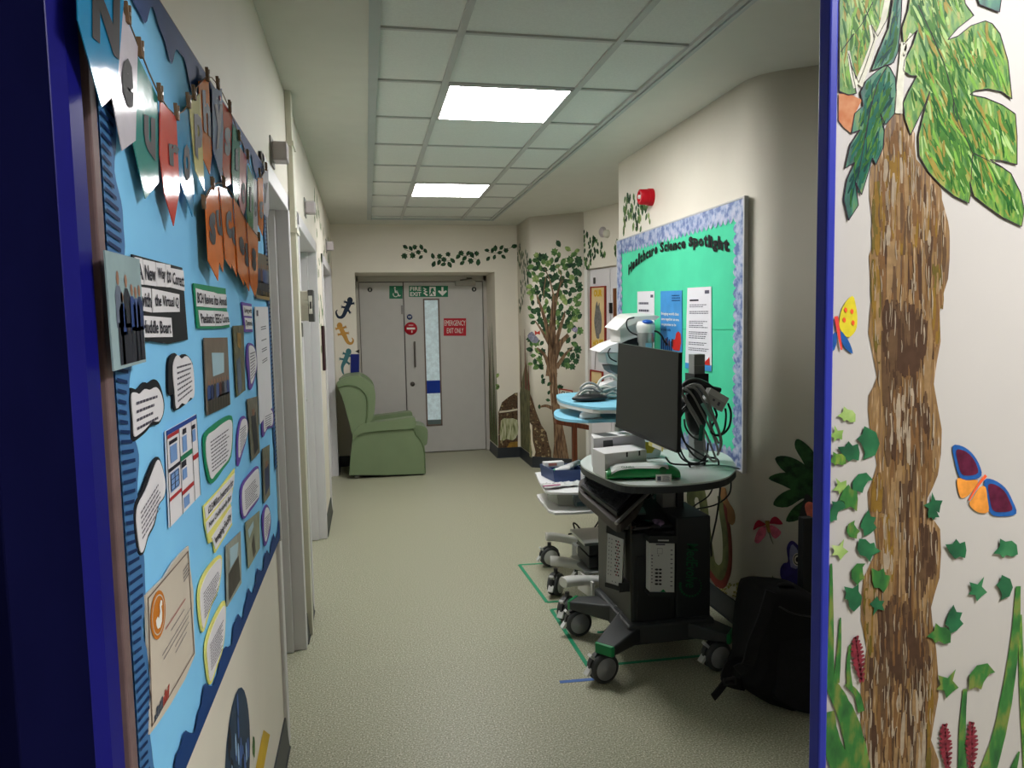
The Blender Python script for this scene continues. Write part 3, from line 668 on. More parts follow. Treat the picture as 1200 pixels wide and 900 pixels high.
# paintings on the near right wall
r = mural('painted_snake', 'olive and red coiled snake painted on wall behind trolley', 'wall painting', RW.px(850, 640))
sgreen = M('snake_olive', (80, 84, 48), .7, var=.25, scale=20); sred = M('snake_red', (108, 40, 32), .7, var=.2, scale=20)
zs = lambda p: Z('s', p)
b = MB(); b.stroke(RW, zs([(785, 330), (775, 260), (790, 215), (820, 225), (835, 280), (845, 360), (862, 500), (880, 590), (915, 630), (945, 600), (952, 520), (948, 430), (935, 340), (925, 250)]), .10, .10, .001, sgreen, 5)
b.build('body', r)
b = MB(); b.stroke(RW, zs([(868, 620), (900, 665), (935, 670), (962, 600), (966, 500), (958, 400), (945, 330), (935, 250)]), .045, .03, .0016, sred, 5)
b.build('belly', r)
b = MB(); blob(b, RW, zs([(918, 215), (945, 215), (955, 270), (985, 320), (990, 370), (975, 390), (955, 370), (950, 310), (925, 270)]), M('snake_head', (150, 108, 64), .7, var=.15), .002, 3); b.build('head', r)
r = mural('painted_grass_tuft', 'pale yellow grasses painted low on wall behind the trolley', 'wall painting', RW.px(850, 700)); b = MB()
rn = random.Random(9); ym = M('grass_yellow', (170, 160, 92), .7, var=.2, scale=30)
for i in range(60):
    x = rn.uniform(880, 1010); y = rn.uniform(670, 800); x0 = 870+(y-670)*.2
    if x > x0: b.stroke(RW, zs([(x, y), (x+rn.uniform(5, 14), y-rn.uniform(3, 10))]), .012, .004, .001+rn.random()*.0004, ym, 1)
b.build('blades', r)
zb = lambda p: Z('b', p)
r = mural('painted_beetle', 'red-brown oval painted among grass blades left of backpack', 'wall painting', RW.px(872, 718)); b = MB()
FX = CW
blob(b, RW, zb([(232, 240), (245, 235), (262, 260), (270, 300), (262, 320), (245, 310), (234, 280)]), sred, .002, 3); b.build('body', r)
b = MB()
for s in ([(262, 330), (255, 200), (257, 100)], [(268, 330), (285, 240), (292, 165)], [(258, 320), (240, 230), (235, 180)], [(270, 330), (272, 220), (262, 130)]): b.stroke(RW, zb(s), .02, .004, .0014, M('grass_sage', (110, 118, 88), .7, var=.2))
b.build('blades', r)
zf = lambda p: Z('q', p)
r = mural('painted_dragonfly', 'red and pink dragonfly painted on wall above the backpack', 'wall painting', CW.px(899, 620))
crim = M('wing_crimson', (166, 30, 56), .7, var=.2, scale=40); pink = M('wing_pink', (196, 96, 116), .7, var=.25, scale=40)
b = MB(); blob(b, CW, zf([(102, 275), (112, 240), (130, 222), (150, 232), (168, 245), (150, 255), (125, 262)]), crim, .0015, 3); blob(b, CW, zf([(188, 240), (200, 212), (225, 205), (258, 240), (240, 246), (210, 242)]), crim, .0015, 3)
blob(b, CW, zf([(168, 255), (140, 262), (120, 290), (108, 335), (130, 345), (150, 325), (168, 300)]), pink, .0012, 2); blob(b, CW, zf([(185, 250), (215, 255), (250, 285), (235, 310), (215, 320), (195, 295)]), pink, .0012, 2); b.build('wings', r)
b = MB(); b.stroke(CW, zf([(176, 225), (180, 260), (188, 290)]), .02, .012, .002, ochre_m); b.stroke(CW, zf([(186, 285), (196, 320), (208, 348)]), .006, .003, .002, M('grass_sage', (110, 118, 88), .7)); b.build('body', r)
r = mural('painted_palm_leaf', 'big dark green fingered leaf painted beside the blue door frame', 'wall painting', CW.px(935, 560))
pg = extra(M('palm_green', (24, 66, 30), .6, scale=25, spec=.3), [(.35, (16, 46, 22)), (.65, (44, 92, 44))]); zl = lambda p: Z('f', p)
b = MB()
for s in ([(320, 230), (300, 160), (272, 110), (276, 84), (300, 95), (330, 130), (350, 200)], [(330, 235), (290, 190), (245, 180), (214, 140), (245, 132), (290, 150), (330, 190)], [(330, 240), (280, 235), (235, 215), (196, 196), (230, 180), (285, 185), (330, 215)], [(330, 245), (290, 255), (250, 278), (210, 272), (225, 245), (265, 225), (330, 222)], [(330, 235), (310, 290), (280, 315), (246, 318), (262, 285), (290, 262)], [(320, 240), (300, 300), (330, 330), (370, 280), (360, 200)]): blob(b, CW, zl(s), pg, .0012, 3)
b.build('leaf', r)
r = mural('painted_toucan', 'black painted bird with coral beak beside the big leaf', 'wall painting', CW.px(943, 590)); b = MB()
zc_ = lambda p: [(920+a/15, 560+c/15) for a, c in p]
blob(b, CW, zc_([(330, 380), (360, 290), (420, 300), (500, 400), (600, 700), (600, 900), (270, 900), (255, 640), (300, 480)]), black_m, .002, 2); b.build('body', r)
b = MB(); blob(b, CW, zc_([(345, 500), (380, 430), (450, 420), (560, 500), (560, 700), (440, 720), (380, 640)]), M('coral', (226, 120, 100), .6, var=.2, scale=40), .003, 2); b.build('beak', r)
r = mural('painted_fish', 'purple butterfly shape with round eye spot painted above the backpack', 'wall painting', CW.px(928, 660))
pur = M('fish_purple', (50, 42, 108), .6, var=.25, scale=40)
b = MB(); blob(b, CW, zf([(285, 440), (278, 370), (300, 332), (330, 345), (370, 400), (420, 480), (420, 570), (345, 570), (290, 565), (250, 530), (245, 480), (262, 450)]), pur, .0012, 3); b.build('wing', r)
b = MB(); blob(b, CW, zf([(300, 470), (295, 380), (312, 350), (345, 400), (350, 470)]), M('fish_pale', (140, 142, 176), .6, var=.15, scale=40), .0016, 2)
q = fq(CW, *zf([(310, 395)])[0], *zf([(362, 465)])[0]); disc(b, q, .5, .5, .5, .5, M('paper_pale', (226, 220, 204), .6), .002); ring(b, q, .5, .5, .42, .42, .09, black_m, d=.0024); disc(b, q, .5, .5, .2, .2, black_m, .0024); b.build('eye_spot', r)
r = mural('painted_seedling', 'two tiny dark leaves painted just above the backpack', 'wall painting', CW.px(908, 682)); b = MB()
for x, y, a in ((205, 540, .1), (232, 570, -.8), (215, 575, .8)): leaf(b, CW, *zf([(x, y)])[0], .022, vine_b if x > 205 else mdgreen, LEAF, a, sx=.6)
b.build('leaves', r)

# green plant painted between the left doors, ball and pencil low on the left wall
r = mural('painted_climber', 'green climbing plant painted on wall between first two left doors', 'wall painting', (XL, 3.8, .3)); b = MB()
b.stroke(LW, [(352, 470), (355, 520), (360, 580), (362, 680), (364, 745)], .09, .12, .001, mdgreen)
for x, y in ((354, 480), (358, 540), (359, 545), (361, 590), (361, 615), (363, 640), (357, 500), (362, 670)): leaf(b, LW, x, y, .09, ltgreen, LEAF)
for x, y in ((351, 405), (352, 415), (354, 430), (353, 460)): leaf(b, LW, x, y, .06, vine_b, LEAF)
b.build('leaves', r)
r = mural('painted_climber', 'green leaf trail painted around the farthest left door head', 'wall painting', (XL, 6.0, 2.0)); b = MB()
for i in range(40): 
    yy = 5.45+random.random()*.62 if i < 26 else 6.1+random.random()*1.4; zz_ = random.uniform(1.3, 2.5) if i < 26 else random.uniform(2.12, 2.45)
    q = LW.p(yy, zz_, .001); s = .05; a = random.random()*6; b.poly([q+LW.u*((x*math.cos(a)-y*math.sin(a))*s)+LW.v*((x*math.sin(a)+y*math.cos(a))*s) for x, y in LEAF], mdgreen, LW.n)
b.build('leaves', r)
q = Q(LW, [(380, 418), (386, 424), (386, 382), (380, 378)]); 
tag(MB().box(XL, XL+.02, 5.72, 5.86, 1.18, 1.52, M('sign_maroon', (64, 38, 44), .5)).build('dark_notice', origin=(XL, 5.8, 1.2)), 'narrow dark maroon notice between the middle and far left doors', 'notice')
z4 = lambda p: Z('p4', p)
r = mural('painted_ball', 'blue patterned ball painted low on wall under noticeboard', 'wall painting', LW.px(275, 870))
bm = [M('ball_black', (22, 26, 38), .6), M('ball_blue', (70, 104, 168), .6, var=.15), M('ball_pale', (150, 186, 222), .6, var=.1), M('ball_teal', (38, 62, 88), .6, var=.1)]
def uv4(p): return LW.uv(*z4([p])[0])
c0 = uv4((750, 1010)); top = uv4((750, 588)); rv = top[1]-c0[1]; le = uv4((683, 900)); ru = .15
b = MB()
zr = .17; cy_, cz_ = uv4((752, 760))[0], top[1]-zr
def wp(a, c, d): return LW.p(cy_+a*zr, cz_+c*zr, d)
b.poly([wp(math.cos(i*.2618), math.sin(i*.2618), .001) for i in range(24)], bm[3], LW.n)
rn = random.Random(2)
for i in range(46):
    a = rn.random()*6.28; rr = math.sqrt(rn.random())*.86; cx, cz = rr*math.cos(a), rr*math.sin(a); w_, h_ = .14, .17
    b.poly([wp(cx+w_*.6*math.cos(t)*(.7), cz+h_*math.sin(t), .0014+i*.00002) for t in [k*.7854 for k in range(8)]], bm[i % 3 if i % 5 else 1], LW.n)
b.build('ball', r)
r = mural('painted_pencil', 'yellow pencil shape painted beside the blue ball low on wall', 'wall painting', LW.px(308, 870)); b = MB()
pm = M('pencil_yellow', (214, 176, 40), .6, var=.1)
b.poly([LW.px(*z4([p])[0], .001) for p in [(820, 940), (850, 790), (860, 745), (886, 765), (870, 850), (850, 960)]], pm, LW.n); b.build('shaft', r)
b = MB(); leaf(b, LW, *z4([(820, 815)])[0], .035, mdgreen, LEAF, .2); b.build('leaf', r)
SPEC[0] = .1
# ---------------- left noticeboard ----------------
bx0, bx1, bz0, bz1 = 1.012, 2.605, .775, 2.05
skyb = M('board_blue_paper', (134, 206, 255), .75, var=.03, scale=6); navyp = M('border_navy', (22, 62, 122), .6, var=.06)
BF = Frame((XL+.014, 0, 0), (0, 1, 0), (1, 0, 0))
r = thing('noticeboard', 'long blue noticeboard with wavy navy border on left wall', 'noticeboard', (XL, 1.8, bz0))
MB().box(XL+.001, XL+.012, bx0, bx1, bz0, bz1, skyb).build('backing', r)
fm = M('board_frame_wood', (116, 96, 96), .5, var=.1, scale=20); alf = M('board_frame_alu', (200, 200, 198), .4)
b = MB(); b.box(XL, XL+.016, bx0-.022, bx0+.004, bz0-.012, bz1+.012, fm)
b.box(XL, XL+.02, bx1, bx1+.018, bz0-.012, bz1+.012, alf).box(XL, XL+.014, bx0, bx1, bz0-.008, bz0, fm).box(XL, XL+.014, bx0, bx1, bz1, bz1+.008, fm)
b.build('frame', r, bevel=.003)
def wavy(F, a0, a1, edge, sgn, amp, per, base, d, mat, vert=False, b=None, fine=.0):
    n = int(abs(a1-a0)/.012); top = []; 
    for i in range(n+1):
        a = a0+(a1-a0)*i/n; h = base+amp*math.sin(a/per*6.283)+amp*.3*math.sin(a/per*6.283*2.3+1)+fine*math.sin(a*400)
        top.append((a, h))
    for (p0, h0), (p1, h1) in zip(top, top[1:]):
        if vert: q = [F.p(edge, p0, d), F.p(edge, p1, d), F.p(edge+sgn*h1, p1, d), F.p(edge+sgn*h0, p0, d)]
        else: q = [F.p(p0, edge, d), F.p(p1, edge, d), F.p(p1, edge+sgn*h1, d), F.p(p0, edge+sgn*h0, d)]
        b.poly(q, mat, F.n)
b = MB(); wavy(BF, bx0+.04, bx1, bz1, -1, .022, .17, .055, .002, navyp, b=b); b.build('wavy_border', r); b = MB(); wavy(BF, bx0+.04, bx1, bz0, 1, .016, .17, .045, .002, navyp, b=b, fine=.003)
b.build('wavy_border', r)
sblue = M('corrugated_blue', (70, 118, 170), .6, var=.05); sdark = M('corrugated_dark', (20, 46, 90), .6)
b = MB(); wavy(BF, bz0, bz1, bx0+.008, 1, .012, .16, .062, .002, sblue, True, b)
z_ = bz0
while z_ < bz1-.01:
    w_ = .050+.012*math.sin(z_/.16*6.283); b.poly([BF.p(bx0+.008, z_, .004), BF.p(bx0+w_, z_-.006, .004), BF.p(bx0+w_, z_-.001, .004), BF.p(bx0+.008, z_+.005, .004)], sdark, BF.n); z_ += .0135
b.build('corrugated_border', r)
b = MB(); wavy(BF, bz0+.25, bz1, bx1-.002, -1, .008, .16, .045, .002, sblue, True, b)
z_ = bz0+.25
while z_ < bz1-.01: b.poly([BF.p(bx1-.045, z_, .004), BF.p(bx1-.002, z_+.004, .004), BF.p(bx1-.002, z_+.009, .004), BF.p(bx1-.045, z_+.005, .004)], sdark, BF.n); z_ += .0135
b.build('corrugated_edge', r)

ink = M('print_ink', (40, 38, 52), .6); greyink = M('print_grey', (92, 90, 104), .6); paper = M('white_paper', (232, 230, 236), .5, var=.01)
blackp = M('black_card', (26, 28, 34), .55); greenp = M('green_card', (34, 138, 96), .55); purp = M('purple_card', (112, 84, 168), .55); yelp = M('yellow_card', (232, 226, 128), .55)
def P2(k, pts, d=.002, F=BF): return [F.px(*p, d) for p in Z(k, pts)]
def QQ(k, pts, d=0, F=BF): return Q(F, Z(k, pts), d)
GC = 'cards pinned on the blue noticeboard'
def card(name, label, cat, outer, inner=None, q=None, nl=0, om=blackp, im=paper, seed=1, k='p3', sm=3, group=GC, inkm=greyink):
    P = P2(k, outer, .003); r = thing(name, label, cat, sum(P, Vector())/len(P), group)
    b = MB(); b.poly(smooth_closed(P, sm) if sm else P, om, BF.n, .0025); b.build('backing', r)
    if inner: P = P2(k, inner, .0045); b = MB(); b.poly(smooth_closed(P, sm) if sm else P, im, BF.n, .0012); b.build('paper', r)
    if q: b = MB(); b.lines(QQ(k, q), inkm, nl, .0052 if inner else .004, seed=seed); b.build('print', r)
    return r
card('speech_card', 'black-edged wavy speech card left of the timetable sheet, upper one', 'card', [(385, 250), (390, 222), (440, 232), (490, 180), (520, 188), (570, 158), (605, 190), (630, 260), (645, 350), (635, 430), (600, 495), (550, 505), (500, 560), (440, 610), (405, 628), (392, 590), (388, 450), (380, 330)],
     [(390, 270), (420, 258), (450, 268), (490, 232), (530, 238), (575, 218), (610, 260), (630, 340), (625, 420), (595, 475), (545, 478), (490, 535), (440, 575), (408, 585), (402, 480), (392, 380)], [(398, 290), (600, 235), (612, 480), (408, 600)], 4, k='d', seed=3)
card('speech_card', 'black-edged speech card right of the virtual huddle heading', 'card', [(545, 720), (570, 695), (590, 712), (620, 700), (655, 745), (664, 860), (658, 900), (640, 920), (570, 965), (563, 890), (543, 890), (540, 800)],
     [(562, 740), (580, 705), (600, 722), (625, 710), (652, 755), (660, 860), (655, 905), (640, 905), (620, 935), (600, 930), (575, 955), (568, 880), (560, 800)], [(566, 735), (650, 720), (660, 880), (572, 960)], 7, k='p2', seed=4)
card('speech_card', 'tall black-edged speech card low at left of board', 'card', [(492, 382), (510, 420), (526, 500), (522, 570), (495, 610), (475, 700), (445, 760), (425, 830), (405, 842), (390, 800), (378, 680), (382, 600), (410, 550), (440, 470), (470, 400)],
     [(492, 398), (508, 440), (522, 510), (515, 565), (488, 610), (465, 695), (438, 750), (420, 815), (405, 830), (395, 780), (385, 680), (392, 610), (425, 545), (455, 470), (478, 410)], [(388, 640), (515, 440), (520, 600), (400, 810)], 6, k='p3', seed=5)
card('speech_card', 'green-edged speech card right of the timetable sheet', 'card', [(715, 270), (750, 235), (800, 200), (840, 190), (846, 260), (838, 380), (800, 440), (765, 490), (738, 505), (722, 450), (712, 380), (708, 310)],
     [(720, 290), (760, 255), (800, 222), (835, 210), (840, 270), (830, 375), (795, 425), (760, 465), (742, 485), (728, 440), (718, 380)], [(722, 300), (836, 220), (830, 400), (735, 480)], 9, om=greenp, seed=6)
card('speech_card', 'small purple-edged speech card beside the green-edged one', 'card', [(885, 200), (905, 194), (918, 240), (910, 300), (890, 370), (872, 425), (868, 400), (868, 280)],
     [(885, 215), (905, 205), (914, 245), (905, 300), (885, 355), (872, 385), (872, 290)], [(872, 240), (912, 215), (906, 310), (874, 390)], 9, om=purp, seed=7)
card('speech_card', 'purple-edged speech card with slanted text above the pale photographs', 'card', [(890, 510), (925, 460), (960, 425), (970, 450), (972, 560), (955, 600), (925, 640), (900, 672), (888, 650), (884, 580)],
     [(893, 520), (928, 470), (960, 438), (967, 460), (970, 555), (950, 590), (922, 625), (900, 660), (892, 640), (888, 580)], [(890, 540), (966, 450), (968, 570), (896, 650)], 9, om=purp, seed=8)
card('speech_card', 'tiny purple-edged card near the far upper edge of board', 'card', [(988, 170), (1010, 150), (1032, 152), (1040, 190), (1035, 240), (1010, 250), (988, 290), (984, 230)],
     [(992, 180), (1010, 162), (1028, 165), (1034, 195), (1030, 232), (1008, 240), (992, 265)], [(992, 185), (1032, 165), (1030, 235), (992, 262)], 6, om=purp, seed=9)
card('speech_card', 'tiny purple-edged card at the far lower corner of board', 'card', [(990, 640), (1005, 605), (1020, 630), (1026, 680), (1020, 740), (1000, 800), (992, 760), (986, 690)],
     [(994, 650), (1005, 618), (1018, 640), (1020, 690), (1012, 730), (1000, 780), (993, 740)], [(992, 660), (1020, 630), (1018, 720), (996, 780)], 8, om=purp, seed=10)
card('speech_card', 'slim purple-edged card beside the white A4 notice', 'card', [(915, 660), (930, 648), (950, 670), (962, 740), (955, 790), (940, 850), (925, 865), (920, 800), (912, 740)],
     [(920, 670), (932, 660), (948, 680), (956, 740), (950, 785), (935, 835), (928, 830), (924, 760)], [(920, 680), (952, 672), (952, 800), (926, 840)], 9, om=purp, k='p2', seed=11)
card('speech_card', 'yellow-edged white card low on board, upper of the pair', 'card', [(595, 160), (620, 100), (660, 50), (684, 38), (686, 90), (672, 180), (645, 240), (625, 310), (608, 350), (596, 300), (590, 220)],
     [(600, 170), (625, 110), (660, 65), (680, 52), (680, 100), (665, 180), (640, 235), (618, 300), (608, 335), (600, 290), (595, 220)], [(598, 190), (680, 70), (676, 190), (606, 320)], 9, om=yelp, k='p4', seed=12)
card('speech_card', 'yellow-edged white card low on board, lower of the pair', 'card', [(625, 370), (650, 300), (690, 225), (702, 240), (700, 340), (690, 420), (670, 480), (650, 545), (635, 560), (624, 500), (618, 430)],
     [(630, 380), (655, 310), (690, 245), (698, 260), (696, 340), (685, 415), (662, 480), (645, 535), (635, 545), (628, 490), (623, 430)], [(626, 400), (696, 270), (690, 420), (634, 530)], 10, om=yelp, k='p4', seed=13)
# heading cards
def heading(label, outer, strips, om, k):
    P = P2(k, outer, .003); r = thing('heading_card', label, 'card', sum(P, Vector())/len(P), GC); MB().poly(P, om, BF.n, .0025).build('backing', r)
    for tx, qd in strips:
        q = QQ(k, qd); s = MB().quad(q, paper, .0045, t=.0012).build('paper_strip', r); MB().text(tx, q, ink, .0055, .06, .94, .82, .2, .02).build('lettering', s)
heading('black heading card reading A New Way to Corect with the Virtual Q Huddle Boart', [(370, 232), (606, 295), (620, 470), (633, 632), (540, 652), (460, 640), (396, 645), (385, 450)],
        [('A', [(378, 245), (411, 252), (418, 375), (386, 368)]), ('New', [(414, 255), (472, 268), (481, 382), (422, 374)]), ('Way', [(476, 270), (520, 276), (524, 385), (484, 382)]), ('to', [(523, 278), (546, 282), (549, 387), (527, 386)]), ('Corect', [(548, 296), (608, 308), (614, 404), (551, 388)]),
         ('with', [(391, 383), (452, 392), (457, 505), (395, 492)]), ('the Virtual Q', [(459, 393), (588, 420), (590, 502), (463, 505)]), ('Huddle Boart', [(398, 518), (550, 530), (556, 620), (400, 622)])], blackp, 'p2')
heading('green heading card reading BCH Revives Its Annual Paediatric EEG Course', [(162, 205), (404, 245), (412, 400), (436, 538), (300, 548), (192, 545), (178, 380)],
        [('BCH', [(174, 243), (226, 258), (232, 382), (180, 380)]), ('Revives', [(228, 258), (302, 272), (308, 390), (234, 383)]), ('its', [(304, 272), (338, 284), (343, 392), (310, 390)]), ('Annual', [(340, 284), (404, 290), (411, 392), (345, 392)]), ('Paediatric', [(192, 408), (308, 412), (320, 528), (208, 528)]), ('EEG', [(310, 412), (360, 415), (368, 527), (322, 528)]), ('Course', [(362, 415), (416, 422), (432, 515), (370, 526)])], greenp, 'c')
heading('pale yellow heading card reading £2.5 Million Investment Into New Chidlbrieindly Bam Imaging Facility', [(708, 612), (780, 535), (855, 435), (848, 520), (835, 600), (842, 700), (762, 832), (752, 775), (733, 788), (715, 700)],
        [('£2.5 Million Investment Into', [(710, 618), (852, 458), (846, 520), (716, 672)]), ('New Chidlbrieindly Bam', [(716, 690), (840, 532), (836, 592), (722, 742)]), ('Imaging Facility', [(742, 760), (836, 612), (838, 690), (762, 815)])], yelp, 'p3')
heading('little purple heading card near the white A4 notice', [(527, 346), (602, 362), (610, 572), (550, 572), (540, 460)], [('Living with', [(532, 372), (600, 382), (600, 455), (540, 450)]), ('Dystonia', [(545, 465), (603, 470), (604, 552), (555, 552)])], purp, 'c')
# photographs
def photo(label, k, pts, bgm, shapes, d=.004):
    q = QQ(k, pts, d-.004); d = .004; r = thing('photograph', label, 'photograph', q.at(.5, 1, 0), 'photographs on the blue noticeboard'); b = MB(); b.quad(q, bgm, d, t=.002)
    for mt, pp in shapes: b.upoly(q, pp, mt, d+.0006)
    b.build('print', r); return r
def pers(u, w, h, mt, hm, base=1.0, legs=None):
    o = [(legs or mt, [(u-w*.4, base), (u-w*.36, base-h*.45), (u+w*.36, base-h*.45), (u+w*.4, base)]), (mt, [(u-w*.5, base-h*.4), (u-w*.5, base-h*.75), (u-w*.2, base-h*.84), (u+w*.2, base-h*.84), (u+w*.5, base-h*.75), (u+w*.5, base-h*.4)])]
    o.append((hm, [(u+w*.2*math.cos(a), base-h*.92+h*.08*math.sin(a)) for a in [i*.785 for i in range(8)]])); return o
skin = M('photo_skin', (150, 112, 92), .4); sc = [M('photo_cloth_%d' % i, c, .4) for i, c in enumerate([(44, 70, 130), (38, 40, 52), (70, 90, 140), (40, 54, 96), (100, 110, 130), (86, 48, 44), (60, 56, 50)])]
bgA = M('photo_wall', (150, 176, 184), .25, var=.08, scale=14, coat=.3)
sh = []
for i, (u, h) in enumerate([(.27, .82), (.5, .8), (.66, .72), (.78, .70), (.9, .72), (.35, .64)]): sh += pers(u, .2, h, sc[[4, 1, 0, 2, 3, 0][i]], skin, .97, sc[1])
r = photo('curled group photograph of blue-clothed staff at the near board edge', 'p2', [(165, 212), (340, 255), (372, 738), (210, 782)], bgA, sh, .02)
bgB = M('photo_room', (110, 96, 82), .3, var=.15, scale=20, coat=.2); scr = M('photo_screen', (168, 200, 214), .4); drk = M('photo_dark', (52, 46, 44), .4, var=.3, scale=40)
sh = [(scr, [(.25, .2), (.78, .22), (.75, .5), (.27, .52)])]
for i in range(8): sh += pers(.1+.115*i, .14, .45, sc[(i*3) % 7], skin, 1, sc[6])
photo('meeting photograph with a bright screen, centre of the board', 'p2', [(707, 624), (818, 622), (832, 936), (722, 988)], bgB, sh)
sh = [(M('photo_sand', (150, 124, 76), .4), [(0, .8), (1, .82), (1, 1), (0, .96)])]
for i in range(6): sh += pers(.12+.15*i, .17, .7, sc[(i*2+1) % 7], skin, .92, sc[1])
photo('dark group photograph at the far top corner of board', 'p2', [(943, 218), (1015, 240), (1017, 450), (955, 440)], M('photo_brown', (96, 88, 78), .3, var=.2, scale=30), sh)
photo('narrow green-brown photograph below the pointed orange pennants', 'c', [(458, 527), (538, 522), (552, 1010), (487, 1062)], M('photo_olive', (92, 92, 64), .3, var=.35, scale=40), [(M('photo_bluegrey', (90, 104, 124), .4), [(.1, .5), (.5, .45), (.6, .95), (.15, .98)]), (ochre_m, [(.3, .1), (.7, .12), (.6, .35), (.3, .3)])])
photo('narrow grey photograph leaning beside the slim purple card', 'p3', [(912, 112), (960, 98), (972, 360), (934, 400)], M('photo_grey', (110, 106, 92), .3, var=.3, scale=40), [(sc[1], [(.2, .3), (.7, .25), (.8, .9), (.3, .95)]), (skin, [(.35, .2), (.6, .18), (.6, .3), (.35, .3)])])
photo('narrow photograph of a seated figure near the far board edge', 'p3', [(984, 345), (1018, 325), (1020, 560), (992, 600)], M('photo_grey', (110, 106, 92), .3), [(sc[3], [(.2, .4), (.8, .35), (.9, .8), (.2, .9)]), (skin, [(.35, .28), (.65, .26), (.65, .38), (.35, .4)])])
photo('pale photograph of equipment, left one of the low pair', 'p4', [(702, 0), (762, -60), (765, 150), (707, 246)], M('photo_pale', (140, 144, 136), .3, var=.2, scale=30), [(drk, [(.1, .5), (.8, .4), (.9, .9), (.1, .95)]), (scr, [(.2, .1), (.8, .15), (.7, .4), (.2, .45)])])
photo('pale photograph of wiring, right one of the low pair', 'p3', [(904, 690), (970, 635), (972, 810), (918, 905)], M('photo_sage', (128, 134, 112), .3, var=.2, scale=30), [(drk, [(.3, .6), (.5, .4), (.6, .9), (.4, .95)]), (scr, [(.1, .2), (.5, .1), (.5, .25), (.15, .4)])])
# timetable sheet
q = QQ('p3', [(528, 262), (672, 182), (692, 560), (547, 714)]); r = thing('timetable_sheet', 'printed sheet with blue and red table columns, centre left of board', 'sheet', q.at(.5, 1), GC)
MB().quad(q, paper, .003, t=.002).build('paper', r)
b = MB(); hb = M('print_navy', (40, 70, 150), .5); lb = M('print_blue', (120, 158, 214), .5); rd = M('print_red', (176, 50, 56), .5); gn = M('print_green', (30, 120, 84), .5)
b.quad(q, hb, .0036, 0, 1, 0, .05); [b.quad(q, ink, .0037, u, u+.012, .05, 1) for u in (0, .37, .78, .988)]
for u0_, u1_, v0_, v1_, m_ in ((.02, .36, .05, .09, rd), (.06, .3, .12, .16, ink), (.08, .28, .18, .36, lb), (.02, .36, .4, .44, ink), (.06, .3, .46, .66, lb), (.02, .36, .7, .74, rd), (.48, .6, .08, .14, ink), (.46, .6, .16, .34, lb), (.38, .77, .36, .42, gn), (.4, .55, .43, .5, ink), (.42, .56, .52, .64, lb), (.38, .77, .75, .8, rd), (.42, .6, .84, .96, lb), (.8, .92, .1, .15, ink), (.8, .92, .16, .3, lb), (.79, .98, .46, .52, rd)): b.quad(q, m_, .0040, u0_, u1_, v0_, v1_)
for i in range(4): b.quad(q, ink, .0044, .06, .3, .47+.055*i, .477+.055*i)
[b.quad(q, ink, .0044, u, u+.015, .47, .64) for u in (.06, .17, .29)]
b.build('print', r)
# A4 notice far edge
q = QQ('c', [(622, 388), (722, 384), (760, 905), (655, 955)]); q = QQ('p2', [(948, 478), (1010, 478), (1030, 950), (972, 1030)])
r = thing('paper_notice', 'tall white typed notice at the far edge of board', 'notice', q.at(.5, 1), GC); MB().quad(q, paper, .004, t=.002).build('paper', r)
b = MB(); [b.quad(q, greyink, .0046, .35, .75, v, v+.008) for v in (.18, .2, .3, .38, .4, .48, .5)]; b.quad(q, greyink, .0046, .08, .2, .03, .08); b.build('print', r)
# certificate
k = 'ce'; q = QQ(k, [(28, 238), (238, 0), (270, 520), (48, 905)]); r = thing('certificate', 'cream certificate with orange round seal low on board', 'certificate', q.at(.5, 1), GC)
cert = M('certificate_cream', (206, 196, 182), .5, var=.02); brn = M('certificate_border', (112, 92, 84), .5); org = M('seal_orange', (206, 124, 40), .5)
b = MB(); P = P2(k, [(28, 238), (120, 150), (165, 75), (205, 30), (238, 0), (245, 100), (262, 220), (262, 350), (270, 520), (220, 640), (150, 760), (90, 850), (48, 905), (52, 780), (58, 640), (40, 480), (36, 350)], .004); b.poly(P, cert, BF.n, .003); b.build('paper', r)
b = MB()
for e in ((.03, .045, .03, .97), (.955, .97, .03, .97), (.03, .97, .03, .042), (.03, .97, .958, .97)): b.quad(q, brn, .005, *e)
b.build('printed_border', r)
qs = QQ(k, [(48, 235), (122, 195), (122, 420), (50, 475)]); b = MB(); disc(b, qs, .5, .5, .5, .5, org, .0052, 28); ring(b, qs, .5, .5, .42, .42, .03, cert, d=.0056)
b.upoly(qs, [(.3, .58), (.42, .52), (.5, .58), (.58, .45), (.55, .32), (.62, .22), (.72, .25), (.72, .34), (.66, .36), (.72, .5), (.7, .68), (.58, .78), (.42, .78), (.34, .7)], wht, .006); b.build('seal', r)
qt = QQ(k, [(95, 420), (245, 200), (250, 380), (110, 640)]); b = MB(); b.quad(qt, M('print_rose', (176, 120, 112), .5), .0052, .15, .8, .06, .1); [b.quad(qt, greyink, .0052, u, w_, v, v+.018) for u, w_, v in ((.3, .75, .28), (.02, .98, .5), (.05, .9, .62), (.4, .9, .78), (.4, .8, .92))]
qt = QQ(k, [(205, 110), (238, 60), (240, 140), (210, 190)]); b.lines(qt, greyink, 4, .0052); b.build('print', r)
b = MB(); qt = QQ(k, [(66, 760), (146, 640), (140, 720), (68, 850)])
for i in range(9): b.quad(qt, M('skyline_slate', (70, 80, 96), .5) if i < 5 else M('skyline_red', (160, 60, 52), .5), .0054, .02+i*.105, .1+i*.105, .65-.3*abs(math.sin(i*1.3))-(i*.03), 1)
b.build('skyline_logo', r)

